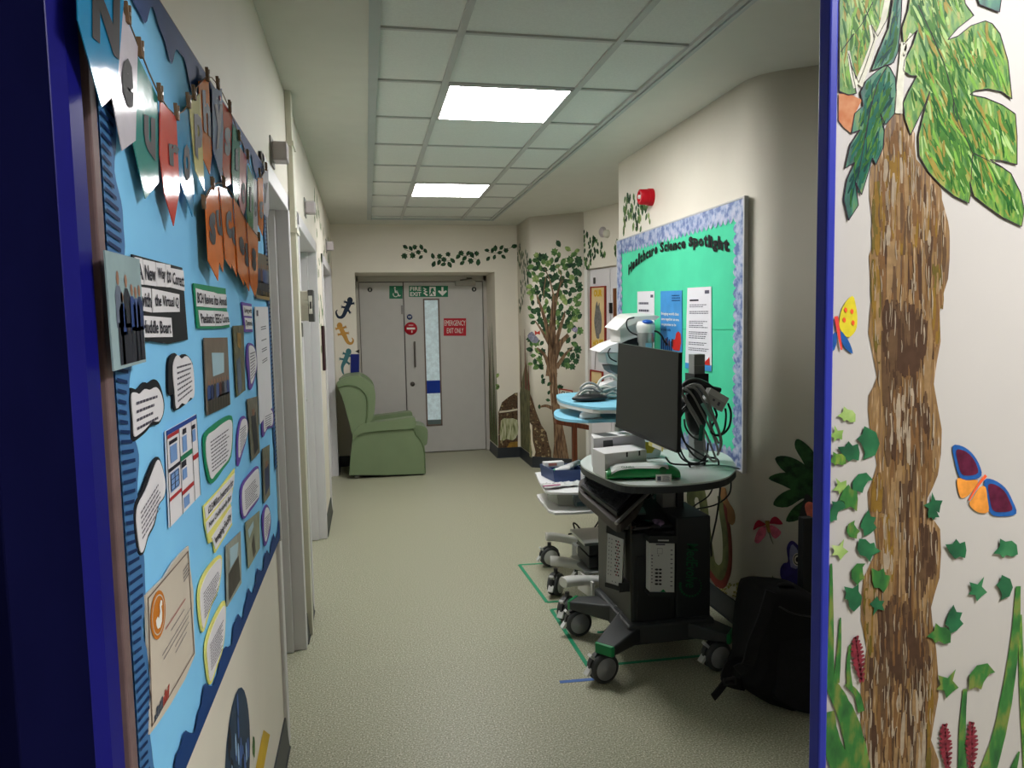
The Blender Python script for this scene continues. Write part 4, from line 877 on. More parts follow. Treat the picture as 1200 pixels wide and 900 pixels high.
# pennants spelling the heading
OFF = .012
lam = lambda n, c: M('laminate_'+n, c, .1, var=.04, scale=25, spec=.12, bump=.12)
pc = {'blue': lam('blue', (30, 132, 184)), 'white': lam('white', (206, 200, 214)), 'teal': lam('teal', (40, 134, 130)), 'red': lam('red', (206, 74, 66)), 'yellow': lam('yellow', (212, 202, 136)), 'orange': lam('orange', (222, 112, 38)), 'lilac': lam('lilac', (128, 142, 190)), 'pink': lam('pink', (210, 140, 156)), 'green': lam('green', (48, 128, 92))}
lk = M('letter_ink', (34, 34, 36), .5, spec=.05); pegm = M('wood_peg', (120, 96, 74), .6, var=.1)
PEN = [('N', 'blue', 'p1', [(236, -70), (240, 80), (345, 442), (412, 380), (445, 0), (440, -70)], [(300, -60), (425, -70), (420, 245), (300, 150)], 'first and nearest, bright blue pennant with capital N'),
 ('e', 'white', 'p1', [(450, 18), (525, 190), (515, 580), (456, 622), (412, 400), (430, 200)], [(452, 225), (502, 250), (502, 470), (452, 400)], 'pale lilac-white pennant with round e beside the blue N pennant'),
 ('u', 'teal', 'p1', [(528, 222), (618, 400), (622, 755), (565, 822), (512, 590)], [(556, 470), (604, 490), (606, 670), (556, 600)], 'wide teal green pennant with letter u'),
 ('r', 'red', 'p1', [(622, 412), (692, 485), (706, 790), (680, 935), (640, 800), (620, 640)], [(655, 590), (700, 600), (700, 700), (660, 680)], 'tall red pointed pennant with letter r'),
 ('o', 'blue', 'p1', [(694, 478), (748, 450), (775, 800), (768, 897), (712, 740)], [(725, 590), (756, 600), (756, 760), (728, 740)], 'blue pointed pennant with letter o between red and yellow'),
 ('p', 'yellow', 'p1', [(748, 425), (795, 385), (815, 790), (775, 705)], [(766, 470), (802, 470), (806, 700), (772, 640)], 'pale yellow pennant with letter p'),
 ('h', 'orange', 'p1', [(795, 335), (838, 322), (852, 640), (843, 722), (812, 650)], [(808, 370), (842, 375), (846, 570), (815, 540)], 'orange pennant with letter h at top of the garland'),
 ('y', 'lilac', 'p1', [(848, 365), (890, 365), (896, 520), (890, 750), (852, 620)], [(856, 430), (892, 430), (890, 600), (862, 620)], 'lilac pennant with letter y and a small badge'),
 ('s', 'red', 'p1', [(898, 420), (940, 475), (936, 760), (912, 772), (888, 640)], [(903, 520), (932, 530), (930, 650), (905, 640)], 'red pennant with letter s beside the lilac one'),
 ('i', 'teal', 'p1', [(938, 510), (968, 560), (966, 800), (946, 862), (932, 700)], [(946, 610), (960, 615), (960, 710), (946, 700)], 'narrow teal pennant with letter i'),
 ('o', 'pink', 'p1', [(968, 600), (1002, 650), (1000, 850), (984, 905), (966, 820)], [(976, 750), (996, 755), (994, 850), (978, 840)], 'pink pennant with letter o'),
 ('l', 'green', 'p1', [(1002, 680), (1026, 735), (1026, 940), (1010, 975), (998, 880)], [(1008, 770), (1016, 775), (1016, 880), (1009, 870)], 'narrow green pennant with letter l'),
 ('o', 'white', 'p1', [(1027, 735), (1048, 750), (1050, 960), (1046, 1010), (1026, 930)], [(1032, 830), (1044, 835), (1044, 900), (1032, 895)], 'narrow pale pennant with letter o near the far board corner'),
 ('g', 'orange', 'p1', [(1046, 735), (1068, 735), (1070, 930), (1066, 975), (1048, 930)], [(1050, 830), (1066, 835), (1066, 910), (1052, 900)], 'small orange pennant with letter g'),
 ('y', 'white', 'p1', [(1068, 725), (1094, 700), (1098, 860), (1092, 905), (1072, 880)], [(1074, 760), (1090, 755), (1090, 840), (1076, 840)], 'last small pale pennant with letter y at far corner')]
for i, (ch, c) in enumerate(zip('success', range(7))):
    base = [[(88, 560), (120, 512), (145, 790), (140, 866), (100, 790)], [(118, 518), (148, 508), (168, 780), (165, 832), (142, 775)], [(147, 510), (176, 520), (196, 775), (193, 820), (170, 785)], [(176, 522), (202, 555), (222, 800), (220, 850), (198, 800)], [(203, 555), (230, 590), (246, 835), (244, 882), (220, 830)], [(230, 592), (258, 645), (272, 860), (270, 905), (246, 855)], [(257, 645), (302, 705), (300, 880), (290, 925), (270, 880)]][i]
    lq = [[(100, 615), (128, 600), (130, 740), (105, 720)], [(134, 600), (162, 590), (164, 700), (140, 690)], [(168, 600), (192, 600), (194, 710), (172, 695)], [(196, 650), (220, 665), (222, 740), (200, 730)], [(222, 690), (244, 705), (246, 775), (226, 760)], [(250, 715), (268, 730), (270, 820), (252, 805)], [(274, 735), (292, 750), (293, 835), (276, 820)]][i]
    wd = ['first and largest', 'second', 'third', 'fourth', 'fifth', 'sixth', 'last and farthest'][i]
    PEN.append((ch, 'orange', 'pn', base, lq, 'pointed orange pennant in the lower row, %s from the left, letter %s' % (wd, ch)))
tops = []
for i, (ch, c, k, pts, lq, lab) in enumerate(PEN):
    off = OFF+(.0025*(i % 2))+(.006 if i > 14 else 0); P = P2(k, pts, off)
    if i == 0: P = P2(k, pts, .02)
    r = thing('pennant', lab, 'pennant', sum(P, Vector())/len(P), 'lettered pennants on the blue noticeboard')
    MB().poly(P, pc[c], BF.n, .0012).build('flag', r)
    dd = off if i else .02
    MB().text(ch, QQ(k, lq, dd), lk, .0012, bold=.05).build('letter', r)
    if ch == 'y' and i == 7: MB().ell(P2(k, [(878, 405)], dd+.002)[0], (.002, .006, .006), pc['pink']).build('badge', r)
    if i < 15: tops.append((k, pts[0], pts[1] if i > 0 else pts[-1], dd))
# string and pegs
P = [BF.px(*Z('p1', [p])[0], .014) for p in [(440, -60), (470, 40), (530, 190), (615, 385), (690, 475), (745, 430), (765, 385), (825, 315), (870, 345), (920, 440), (965, 560), (1000, 640), (1030, 735), (1060, 735), (1082, 690)]]
tag(MB().tube(P, .0012, pegm, 5, 2).build('pennant_string', origin=P[0]), 'thin string holding the upper row of lettered pennants', 'string')
P2_ = [BF.px(*Z('pn', [p])[0], .02) for p in [(82, 590), (86, 560), (118, 505), (165, 500), (210, 560), (262, 650), (305, 700)]]
tag(MB().tube(P2_, .0012, pegm, 5, 2).build('pennant_string', origin=P2_[0]), 'thin string holding the lower orange pennants', 'string')
PEG = [('p1', p) for p in [(475, 55), (532, 200), (618, 385), (690, 465), (742, 418), (766, 385), (825, 310), (870, 345), (922, 440), (962, 562), (1000, 640), (1052, 715), (1080, 690)]]+[('pn', p) for p in [(84, 570), (120, 500), (165, 495), (306, 700)]]
pl = ['peg at the top of the white e pennant', 'peg between the e and u pennants', 'peg between the u and r pennants', 'peg between the r and o pennants', 'peg between the o and yellow p pennants', 'peg at the top of the yellow p pennant', 'peg at the top of the orange h pennant', 'peg at the top of the lilac y pennant', 'peg at the top of the red s pennant', 'peg at the top of the teal i pennant', 'peg at the top of the pink o pennant', 'peg at the top of the small orange g pennant', 'peg at the far upper corner of the board', 'peg at the near end of the orange success row', 'peg over the first orange success pennant', 'peg over the third orange success pennant', 'peg at the far end of the orange success row']
def peg(p, lab):
    b = MB(); n = LW.n
    for s in (-1, 1): b.hexa([p+Vector((x, s*.003+y, -.012)) for x, y in ((-.003, -.0022), (.003, -.0022), (.003, .0022), (-.003, .0022))], [p+Vector((x, s*.0075+y, .014)) for x, y in ((-.003, -.0018), (.003, -.0018), (.003, .0018), (-.003, .0018))], pegm)
    b.cyl(p+Vector((-.004, 0, 0)), p+Vector((.004, 0, 0)), .003, steel, n=8)
    tag(b.build('peg', origin=p), lab, 'peg', 'small wooden pegs on the pennant strings')
for (k, p), l in zip(PEG, pl): peg(BF.px(*Z(k, [p])[0], .02 if k == 'pn' else .016), 'small wooden '+l)

# ---------------- green noticeboard ----------------
gb = M('board_green_paper', (84, 214, 168), .7, var=.04, scale=5); lil = extra(M('border_lilac', (150, 168, 206), .3, scale=30, coat=.6), [(.38, (104, 124, 176)), (.5, (158, 174, 208)), (.66, (196, 200, 220))])
y0, y1 = 4.9, RW.px(874.5, 400).y; zb0, zb1 = RW.px(871, 551).z, RW.px(876, 232).z
r = thing('noticeboard', 'green noticeboard with lilac border on the right wall', 'noticeboard', (XR, (y0+y1)/2, zb0))
MB().box(XR-.012, XR-.001, y1, y0, zb0, zb1, gb).build('backing', r)
b = MB(); b.box(XR-.022, XR, y1-.014, y1, zb0-.01, zb1+.01, alf).box(XR-.018, XR, y0, y0+.012, zb0-.01, zb1+.01, alf).box(XR-.018, XR, y1, y0, zb1, zb1+.01, alf).box(XR-.018, XR, y1, y0, zb0-.01, zb0, alf)
b.build('frame', r, bevel=.003)
GF = Frame((XR-.013, 0, 0), (0, -1, 0), (-1, 0, 0)); b = MB()
def scal(a0, a1, edge, sgn, vert):
    n = int(abs(a1-a0)/.05)
    for i in range(n):
        s0, s1 = a0+(a1-a0)*i/n, a0+(a1-a0)*(i+1)/n; m_ = (s0+s1)/2
        pts = [(s0, 0), (s1, 0), (s1, .07), (s1-(s1-s0)*.15, .088), (m_, .102), (s0+(s1-s0)*.15, .088), (s0, .07)]
        b.poly([GF.p(edge+sgn*h, a, .0028) if vert else GF.p(a, edge+sgn*h, .002) for a, h in pts], lil, GF.n)
scal(-y0, -y1, zb1, -1, False); scal(-y0, -y1, zb0, 1, False); scal(zb0, zb1, -y1, -1, True); scal(zb0, zb1, -y0, 1, True)
b.build('scalloped_border', r)
b = MB(); z_ = GF.px(850, 386).z; b.box(XR-.0145, XR-.012, y1+.1, y0-.1, z_-.002, z_+.002, M('fold_green', (70, 190, 148), .7)); b.build('paper_seam', r)
let = M('letter_black', (14, 16, 18), .4)
b = MB(); base = [(736, 324), (737.5, 322), (745, 313), (756, 305), (771, 297), (774, 296), (790, 293.5), (805, 291), (808, 289), (825, 289), (842, 292), (856, 296)]
def bl(x):
    for (a, c), (e, f_) in zip(base, base[1:]):
        if a <= x <= e: return c+(f_-c)*(x-a)/(e-a)
    return base[-1][1]
def word(w, xs, hts):
    for i, ch in enumerate(w):
        x0, x1 = xs[i], xs[i+1]-.5; ya, yb = bl(x0), bl(x1); h = hts[i]; dn = 4 if ch in 'pg' else 0
        q = Q(GF, [(x0, ya-h), (x1, yb-h), (x1, yb+dn), (x0, ya+dn)]); b.text(ch, q, let, .004, bold=.05)
word('Healthcare', [737, 741.5, 745, 748.5, 750.8, 754, 757.5, 761, 764, 767.5, 771.5], [12, 9, 9, 13, 11, 13, 9, 9, 9, 9])
word('Science', [774, 779, 783, 785, 789.5, 794.5, 799, 804.5], [12, 9, 12, 9, 9, 9, 9.5])
word('spotlight', [807.5, 813, 819.5, 825.5, 830.5, 833.5, 836, 842, 848.5, 856], [12, 10, 10, 15, 15, 14, 10, 16, 15])
b.build('heading_lettering', r)
def sheet(label, pts, base, seed, nl, kind='paper_notice'):
    q = Q(GF, pts); r = thing(kind, label, 'notice', q.at(.5, 1), 'sheets on the green noticeboard'); MB().quad(q, base, .004, t=.002).build('paper', r); return r, q
r, q = sheet('white notice on green board, left of the blue poster', [(747.6, 341.7), (767.3, 341), (767.3, 425), (747.6, 421)], paper, 1, 6)
b = MB(); b.quad(q, greyink, .005, .8, .95, .05, .09); b.lines(q, greyink, 8, .005, .1, .9, .12, .95, .4, .3, 3); b.build('print', r)
r, q = sheet('blue and red poster on green board, between two white notices', [(774.8, 341.2), (799.8, 340.3), (800, 413), (774.5, 409)], M('poster_sky', (72, 150, 214), .35, var=.08, scale=10), 1, 6)
b = MB(); b.lines(q, M('print_deepblue', (24, 64, 120), .5), 3, .005, .55, .95, .06, .18, .1, .4)
[b.text(s, q, wht, .005, .06, .06+w_, v+.055, v, .02) if False else b.text(s, q, wht, .005, .05, .05+w_, v+.06, v, .02) for s, w_, v in (('Bringing world class', .82, .36), ('care together as one,', .84, .45), ('we promise to be', .7, .54))]
b.text('at your side', q, M('print_deepblue', (24, 64, 120), .5), .005, .05, .5, .69, .63, .02); b.build('lettering', r)
b = MB(); pr = M('print_scarlet', (206, 50, 44), .45); b.upoly(q, [(.62, .98), (.52, .9), (.55, .82), (.7, .8), (.75, .7), (.85, .66), (.95, .7), (.97, .85), (.9, .98)], pr, .005)
for i in range(6): b.quad(q, M('print_deepblue', (24, 64, 120), .5), .0052, .05+.09*i, .11+.09*i, .78+.03*(i % 3), 1)
for i in range(3): b.quad(q, sc[5], .0054, .25+.15*i, .32+.15*i, .8+.04*(i % 2), .93)
b.build('picture', r)
r, q = sheet('tall white notice with red and blue foot, nearest on green board', [(806.4, 337.4), (834.2, 335.8), (834.7, 435.3), (803.7, 431.3)], paper, 1, 12)
b = MB(); b.quad(q, greyink, .005, .75, .93, .04, .08)
b.quad(q, ink, .005, .12, .5, .145, .165)
for i, v in enumerate((.2, .28, .4, .45, .53, .58, .66, .73)): b.lines(q, greyink, 2, .005, .12, .92, v, v+.045, .3, .4, i)
b.build('print', r)
b = MB(); b.quad(q, M('poster_sky', (72, 150, 214), .35), .005, 0, 1, .93, 1); b.upoly(q, [(.6, .93), (.62, .88), (.72, .91), (.8, .88), (.86, .86), (.93, .83), (.95, .93)], pr, .0054); b.build('footer', r)

# red fire sounder
p = RW.px(764, 231); t = thing('fire_alarm_sounder', 'red fire alarm sounder on wall above the green noticeboard', 'alarm', p)
rs = M('alarm_red', (186, 28, 40), .35, var=.03)
MB().lathe(p, (-1, 0, 0), [(.052, 0), (.052, .025), (.05, .03)], rs, n=28).build('base', t)
MB().lathe(p+Vector((-.03, 0, 0)), (-1, 0, 0), [(.048, 0), (.046, .05), (.03, .055), (.028, .04), (.001, .04)], rs, n=28).build('horn', t)
MB().lathe(p+Vector((-.075, 0, 0)), (-1, 0, 0), [(.012, -.005), (.012, .012), (.001, .014)], wht, n=14).build('lamp', t)

# ---------------- mural on the right-hand front wall ----------------
MF = Frame((0, 1.0, 0), (1, 0, 0), (0, -1, 0))
bark = extra(M('brushed_bark', (120, 88, 50), .55, scale=9, stretch=(26, 26, 1.6), det=9, spec=.35), [(.30, (84, 62, 46)), (.42, (104, 80, 54)), (.48, (128, 98, 52)), (.54, (112, 86, 60)), (.60, (138, 108, 66)), (.66, (176, 156, 132)), (.74, (130, 102, 78))])
bark2 = extra(M('brushed_bark_gold', (150, 108, 50), .55, scale=9, stretch=(26, 26, 1.6), det=9, spec=.35), [(.30, (112, 84, 50)), (.44, (142, 108, 50)), (.52, (128, 94, 60)), (.60, (158, 120, 78)), (.67, (198, 176, 146)), (.74, (130, 100, 76))])
bark3 = extra(M('brushed_bark_dark', (76, 56, 44), .55, scale=9, stretch=(26, 26, 1.6), det=9, spec=.35), [(.34, (72, 54, 44)), (.5, (92, 70, 54)), (.6, (106, 82, 60)), (.68, (170, 152, 136)), (.75, (100, 78, 62))])
t = mural('painted_tree', 'tall brown brush-stroked tree painted right of blue door frame', 'wall painting', MF.px(1060, 890))
m1 = lambda p: Z('m1', p); m2 = lambda p: Z('m2', p); m3_ = lambda p: Z('m3', p)
b = MB(); L1 = m1([(300, 425), (270, 540), (240, 590), (236, 700), (250, 850)])+m2([(234, 0), (242, 150), (232, 270), (262, 425), (232, 490), (236, 600), (262, 735), (230, 830)])+m3_([(240, 20), (262, 130), (215, 230), (206, 380), (226, 480), (206, 600), (206, 800), (212, 930)])
R1 = m3_([(478, 930), (452, 800), (478, 650), (470, 480), (452, 335), (482, 230), (484, 60), (440, 10)])+m2([(440, 850), (476, 770), (490, 610), (462, 450), (486, 300), (482, 180), (512, 80)])+m1([(518, 850), (512, 780), (490, 700), (482, 650), (400, 560), (395, 470), (352, 400)])
blob(b, MF, L1+R1, bark, .0008, 2); b.build('trunk', t)
def inpoly(P, x, y):
    c = False; j = len(P)-1
    for i in range(len(P)):
        xi, yi = P[i]; xj, yj = P[j]
        if (yi > y) != (yj > y) and x < (xj-xi)*(y-yi)/(yj-yi)+xi: c = not c
        j = i
    return c
def brush(b, F, P, n, mats, dirf, w, ln, d0, rn):
    # many separate strokes of paint kept inside an outline
    xs = [p[0] for p in P]; ys = [p[1] for p in P]; k = 0; m = 0
    while m < n and k < n*40:
        k += 1; x, y = rn.uniform(min(xs), max(xs)), rn.uniform(min(ys), max(ys))
        dx, dy = dirf(x, y, rn); L = rn.uniform(*ln); wv = rn.uniform(*w)
        pts = [(x-dx*L/2, y-dy*L/2), (x+rn.uniform(-1, 1), y), (x+dx*L/2, y+dy*L/2)]
        if not all(inpoly(P, x+dx*L*q+e, y+dy*L*q) for q in (-.5, -.25, 0, .25, .5) for e in (-wv/2-.6, wv/2+.6)): continue
        C_ = smooth_open([F.px(*p, d0+m*6e-7) for p in pts], 3); A = []; B = []; N_ = len(C_)
        for i, p in enumerate(C_):
            tg = (C_[min(i+1, N_-1)]-C_[max(i-1, 0)]).normalized(); sd = F.n.cross(tg); e = math.sin(math.pi*(.08+.84*i/(N_-1)))**.5*wv/2/830; A.append(p+sd*e*rn.uniform(.8, 1.15)); B.append(p-sd*e*rn.uniform(.8, 1.15))
        mt = rn.choice(mats)
        for i in range(N_-1): b.poly([A[i], A[i+1], B[i+1], B[i]], mt, F.n)
        m += 1
bs = {n: M('brush_'+n, tuple(v_*.84 for v_ in c), .5, var=.12, scale=60) for n, c in {'umber': (82, 60, 46), 'brown': (104, 80, 58), 'sienna': (128, 94, 60), 'ochre': (142, 110, 48), 'tan': (160, 130, 92), 'chalk': (178, 162, 140), 'moss': (110, 96, 44)}.items()}
TP = L1+R1; rn = random.Random(21); b = MB()
def vert(x, y, rn): return (rn.uniform(-.05, .05), 1)
def band(y0, y1): return [p for p in TP]
def clip(y0, y1, x0=0, x1=2000):
    def f(x, y, rn): return (rn.uniform(-.06, .06), 1)
    return f
brush(b, MF, TP, 260, [bs['brown'], bs['sienna'], bs['umber'], bs['brown'], bs['tan']], vert, (3, 9), (30, 90), .0010, rn)
def sect(pts): return pts
for P_, n, ms in ((m1([(262, 480), (262, 860), (330, 900), (420, 900), (480, 840), (478, 700), (400, 560), (350, 430)]), 150, ['sienna', 'tan', 'sienna', 'brown', 'ochre', 'chalk']),
                  (m2([(280, 150), (270, 300), (290, 430), (420, 430), (445, 340), (445, 200), (380, 150)]), 150, ['umber', 'umber', 'brown', 'umber']),
                  (m2([(290, 440), (280, 760), (440, 760), (470, 600), (440, 470)]), 110, ['brown', 'umber', 'sienna', 'chalk', 'brown']),
                  (m3_([(400, 10), (395, 200), (412, 340), (480, 230), (482, 60)]), 60, ['umber', 'umber', 'brown']), (m3_([(290, 280), (250, 420), (246, 570), (330, 600), (460, 570), (450, 420), (400, 330)]), 150, ['umber', 'umber', 'brown', 'sienna']),
                  (m3_([(220, 600), (214, 940), (440, 940), (450, 720), (460, 600)]), 120, ['brown', 'sienna', 'umber', 'chalk', 'tan']),
                  (m1([(240, 600), (236, 900), (285, 900), (280, 640)]), 40, ['ochre', 'tan', 'moss']), (m2([(234, 0), (240, 280), (262, 420), (285, 400), (275, 0)]), 50, ['ochre', 'moss', 'tan']), (m2([(445, 30), (450, 440), (486, 300), (512, 80), (490, 10)]), 60, ['ochre', 'moss', 'tan', 'sienna']),
                  (m2([(236, 760), (230, 900), (285, 900), (290, 760)]), 30, ['ochre', 'ochre', 'sienna']), (m3_([(212, 230), (206, 380), (224, 520), (256, 520), (262, 240)]), 50, ['ochre', 'tan', 'moss']), (m3_([(440, 560), (420, 930), (470, 930), (452, 800), (474, 650)]), 50, ['ochre', 'ochre', 'moss']), (m3_([(255, 0), (262, 130), (250, 220), (320, 280), (330, 0)]), 60, ['ochre', 'sienna', 'tan', 'chalk'])):
    brush(b, MF, P_, n, [bs[q_] for q_ in ms], vert, (2.5, 7), (18, 55), .0013, rn)
brush(b, MF, TP, 240, [bs['chalk']], vert, (.8, 1.8), (8, 30), .0017, rn)
b.build('bark_bands', t)
lfA = extra(M('brushed_leaf', (90, 132, 50), .5, scale=12, stretch=(9, 3, 3), det=9, spec=.35), [(.30, (40, 92, 42)), (.42, (66, 114, 46)), (.50, (88, 132, 48)), (.58, (116, 140, 56)), (.65, (142, 134, 66)), (.70, (96, 152, 56)), (.78, (140, 184, 84))])
lfB = extra(M('brushed_teal_leaf', (30, 90, 76), .5, scale=14, stretch=(3, 3, 1.2), det=8, spec=.35), [(.32, (18, 60, 58)), (.46, (34, 96, 82)), (.56, (60, 118, 84)), (.66, (96, 120, 66)), (.75, (60, 140, 110))])
lfC = extra(M('brushed_dark_leaf', (36, 98, 50), .5, scale=14, stretch=(3, 3, 1.2), det=8, spec=.35), [(.32, (26, 76, 40)), (.5, (48, 110, 48)), (.62, (110, 122, 56)), (.72, (76, 138, 60))])
vein = M('leaf_outline', (46, 34, 50), .6)
lb = {n: M('leafbrush_'+n, tuple(v_*.88 for v_ in c), .45, var=.12, scale=60) for n, c in {'green': (72, 122, 52), 'deep': (44, 98, 44), 'lime': (124, 176, 74), 'ochre': (152, 138, 66), 'teal': (32, 100, 84), 'dkteal': (20, 66, 62), 'pale': (168, 200, 128)}.items()}
def bigleaf(label, pts, mat, veins, d=.0018, outline=True, sm=2, strokes=(), n=0, dr=(.35, 1)):
    r = mural('painted_leaf', label, 'wall painting', MF.px(*pts[0]), 'large painted leaves of the mural tree')
    b = MB(); P = [MF.px(*p, d) for p in pts]; b.poly(P, mat, MF.n)
    rn_ = random.Random(n+3)
    if n: brush(b, MF, pts, n, [lb[q_] for q_ in strokes], lambda x, y, r_: (dr[0]+r_.uniform(-.35, .35), dr[1]+r_.uniform(-.3, .3)), (1.5, 5), (10, 34), d+.0001, rn_)
    b.build('blade', r)
    b = MB()
    if outline:
        for a, c in zip(pts, pts[1:]+pts[:1]): b.stroke(MF, [a, c], .0013, .0013, d+.0004, vein, 1)
    for v in veins: b.stroke(MF, v, .0016, .0008, d+.0004, vein, 3)
    b.build('veins', r)
def so(pts, k=3): return [(v.x, v.y) for v in smooth_closed([Vector((x, y, 0)) for x, y in pts], k)]
bigleaf('large green split leaf painted over the trunk top, reaching right', m1([(395, -130), (368, 40), (348, 100), (352, 160), (378, 130), (402, 108), (385, 160), (356, 215), (352, 250), (378, 268), (400, 268), (372, 320), (352, 365), (358, 420), (378, 476), (400, 430), (428, 370), (446, 322), (424, 400), (405, 480), (408, 548), (440, 605), (482, 650), (530, 690), (583, 716), (590, 680), (586, 640), (600, 690), (640, 722), (700, 765), (768, 797), (777, 740), (765, 680), (730, 610), (690, 582), (655, 562), (700, 566), (752, 580), (752, 480), (746, 402), (700, 370), (640, 345), (586, 334), (605, 320), (650, 314), (700, 325), (734, 350), (728, 290), (720, 215), (692, 120), (665, 85), (640, 75), (590, 92), (545, 128), (508, 142), (545, 100), (600, 56), (570, 15), (545, -130)]), lfA,
        [m1([(405, 20), (450, 120), (500, 240), (530, 360), (570, 480), (600, 550)]), m1([(600, 540), (640, 560), (700, 590)]), m1([(595, 545), (592, 600), (590, 640)]), m1([(530, 350), (530, 400), (560, 470)])], strokes=['green', 'deep', 'green', 'deep', 'lime', 'ochre', 'green', 'pale'], n=520)
bigleaf('green and ochre leaf painted at upper left of the trunk', m1([(128, -130), (128, 322), (160, 335), (188, 330), (178, 280), (160, 190), (172, 240), (196, 292), (220, 230), (250, 140), (240, 90), (262, 130), (300, 60), (330, -130)]), lfA, [m1([(180, 120), (150, 160), (132, 185)]), m1([(245, 10), (210, 80), (185, 115)])], strokes=['green', 'lime', 'ochre', 'green', 'deep', 'pale'], n=160, dr=(.1, 1))
bigleaf('narrow teal leaf painted straight above the trunk', m1([(338, -130), (300, 100), (262, 190), (240, 250), (285, 235), (318, 222), (335, 180), (345, 60), (352, -130)]), lfB, [], strokes=['teal', 'dkteal', 'deep', 'teal'], n=60, dr=(-.4, 1))
bigleaf('drooping teal jagged leaf painted left of the trunk top', m1([(292, 228), (255, 255), (222, 285), (202, 325), (212, 372), (182, 400), (170, 470), (200, 458), (166, 510), (148, 592), (182, 572), (155, 630), (144, 700), (160, 776), (195, 722), (184, 640), (206, 686), (226, 620), (244, 556), (256, 580), (282, 520), (286, 460), (272, 400), (290, 440), (322, 400), (328, 330), (325, 275), (306, 240)]), lfB, [m1([(295, 235), (260, 300), (230, 420), (205, 560), (190, 650)])], strokes=['teal', 'dkteal', 'deep', 'teal', 'teal', 'green'], n=170, dr=(-.3, 1))
bigleaf('teal leaf tip painted at the top edge of the mural', m1([(575, -130), (620, 18), (690, 45), (715, -130)]), lfB, [])
r = mural('painted_fruit', 'orange-brown fruit painted left of the trunk by the blue frame', 'wall painting', MF.px(985, 130)); b = MB(); blob(b, MF, m1([(126, 330), (165, 332), (208, 352), (184, 400), (170, 470), (145, 450), (126, 425)]), M('brushed_rust', (168, 98, 62), .55, alt=(190, 140, 104), scale=30), .0016, 0); b.build('skin', r)
r = mural('painted_roots', 'white aerial roots painted between leaves above the trunk', 'wall painting', MF.px(1045, 100)); b = MB()
rootm = M('root_white', (196, 196, 182), .6, var=.15, scale=40)
for s, a, c in (([(238, 90), (245, 150), (225, 220), (195, 300)], .006, .014), ([(160, 180), (170, 250), (185, 310)], .004, .008), ([(355, 150), (345, 260), (338, 340), (335, 400)], .010, .014), ([(380, 120), (365, 160), (352, 200)], .006, .004), ([(320, -130), (280, 80), (250, 140)], .010, .008)): b = MB(); b.stroke(MF, m1(s), a, c, .0022, rootm); b.build('root', r)
# ivy leaves of the mural
dk_, mi_, li_ = lfC, lfA, extra(M('brushed_pale_leaf', (130, 164, 90), .5, scale=14, det=8), [(.35, (92, 136, 62)), (.5, (134, 166, 90)), (.65, (176, 196, 130))])
deep = extra(M('brushed_deep_leaf', (24, 92, 58), .5, scale=14, det=8, spec=.35), [(.35, (16, 70, 46)), (.55, (30, 100, 62)), (.7, (60, 124, 80))])
ML = [[(-.95, .15), (-.3, .42), (-.12, .92), (.22, .52), (.7, .36), (.98, -.1), (.85, -.8), (.35, -.75), (-.05, -.42), (-.35, -.5), (-.5, -.12)], [(.02, 1), (.22, .22), (.9, .0), (.62, -.4), (.4, -.98), (-.02, -.6), (-.6, -.78), (-.5, -.35), (-1, .1), (-.22, .22)], [(-.2, .92), (.62, .8), (.34, .5), (.36, -.08), (.52, -.5), (.1, -.6), (-.2, -.97), (-.75, -.3), (-.72, .42)], [(-.6, .95), (-.1, .6), (.35, .75), (.42, .25), (.85, .1), (.6, -.55), (.2, -.98), (-.1, -.6), (-.5, -.5), (-.62, .1)]]
def qpos(kk, x, y): return Z(kk, [(x, y)])[0]
lv = [('m2', 152, 560, 40, li_), ('m2', 118, 622, 34, li_), ('m2', 225, 655, 66, deep), ('m2', 165, 688, 52, deep), ('m2', 118, 715, 38, mi_), ('m2', 130, 805, 36, li_), ('m2', 205, 800, 50, deep), ('m2', 165, 850, 55, dk_), ('m2', 118, 880, 34, deep), ('m2', 458, 868, 46, deep), ('m3', 178, 62, 38, dk_), ('m3', 228, 40, 50, deep), ('m3', 232, 130, 55, deep), ('m3', 130, 128, 42, li_), ('m3', 197, 215, 46, dk_), ('m3', 270, 235, 56, dk_), ('m3', 172, 292, 56, deep), ('m3', 258, 330, 40, deep), ('m3', 110, 10, 32, deep),
      ('m3', 540, 130, 54, deep), ('m3', 708, 130, 58, deep), ('m3', 615, 265, 52, deep), ('m3', 703, 262, 54, deep), ('m3', 528, 378, 58, deep), ('m3', 475, 430, 58, dk_), ('m3', 510, 596, 62, dk_), ('m3', 622, 580, 70, dk_), ('m3', 455, 5, 30, deep)]
where = ['left of the trunk'] 
rn = random.Random(5)
r = mural('painted_ivy', 'scattered green ivy leaves painted on both sides of the near trunk', 'wall painting', MF.px(990, 600))
for i, (kk, x, y, s, m_) in enumerate(lv):
    b = MB(); leaf(b, MF, *qpos(kk, x, y), s/3/830*1.02, m_, ML[i % 4], rn.uniform(-.7, .7)+(3.14 if i % 5 == 2 else 0), d=.0024+i*.00003); b.build('leaf', r)
def blade(b, pts, w0, w1, mat, d): b.stroke(MF, m3_(pts), w0, w1, d, mat, 5, rag=.06)
r = mural('painted_grass', 'long green grass blades painted at the foot of mural', 'wall painting', MF.px(990, 890)); b = MB()
blade(b, [(96, 620), (100, 400), (100, 180)], .014, .004, lfC, .0016); blade(b, [(118, 600), (128, 480), (132, 370)], .012, .003, lfC, .0018); blade(b, [(165, 610), (160, 540), (166, 465)], .010, .004, dk_, .0018)
blade(b, [(205, 930), (170, 760), (130, 660), (96, 600)], .04, .02, lfC, .002); blade(b, [(150, 940), (100, 800), (90, 700)], .04, .02, dk_, .0021); blade(b, [(205, 700), (190, 640), (152, 600)], .012, .008, dk_, .0022)
b.build('left_blades', r); b = MB()
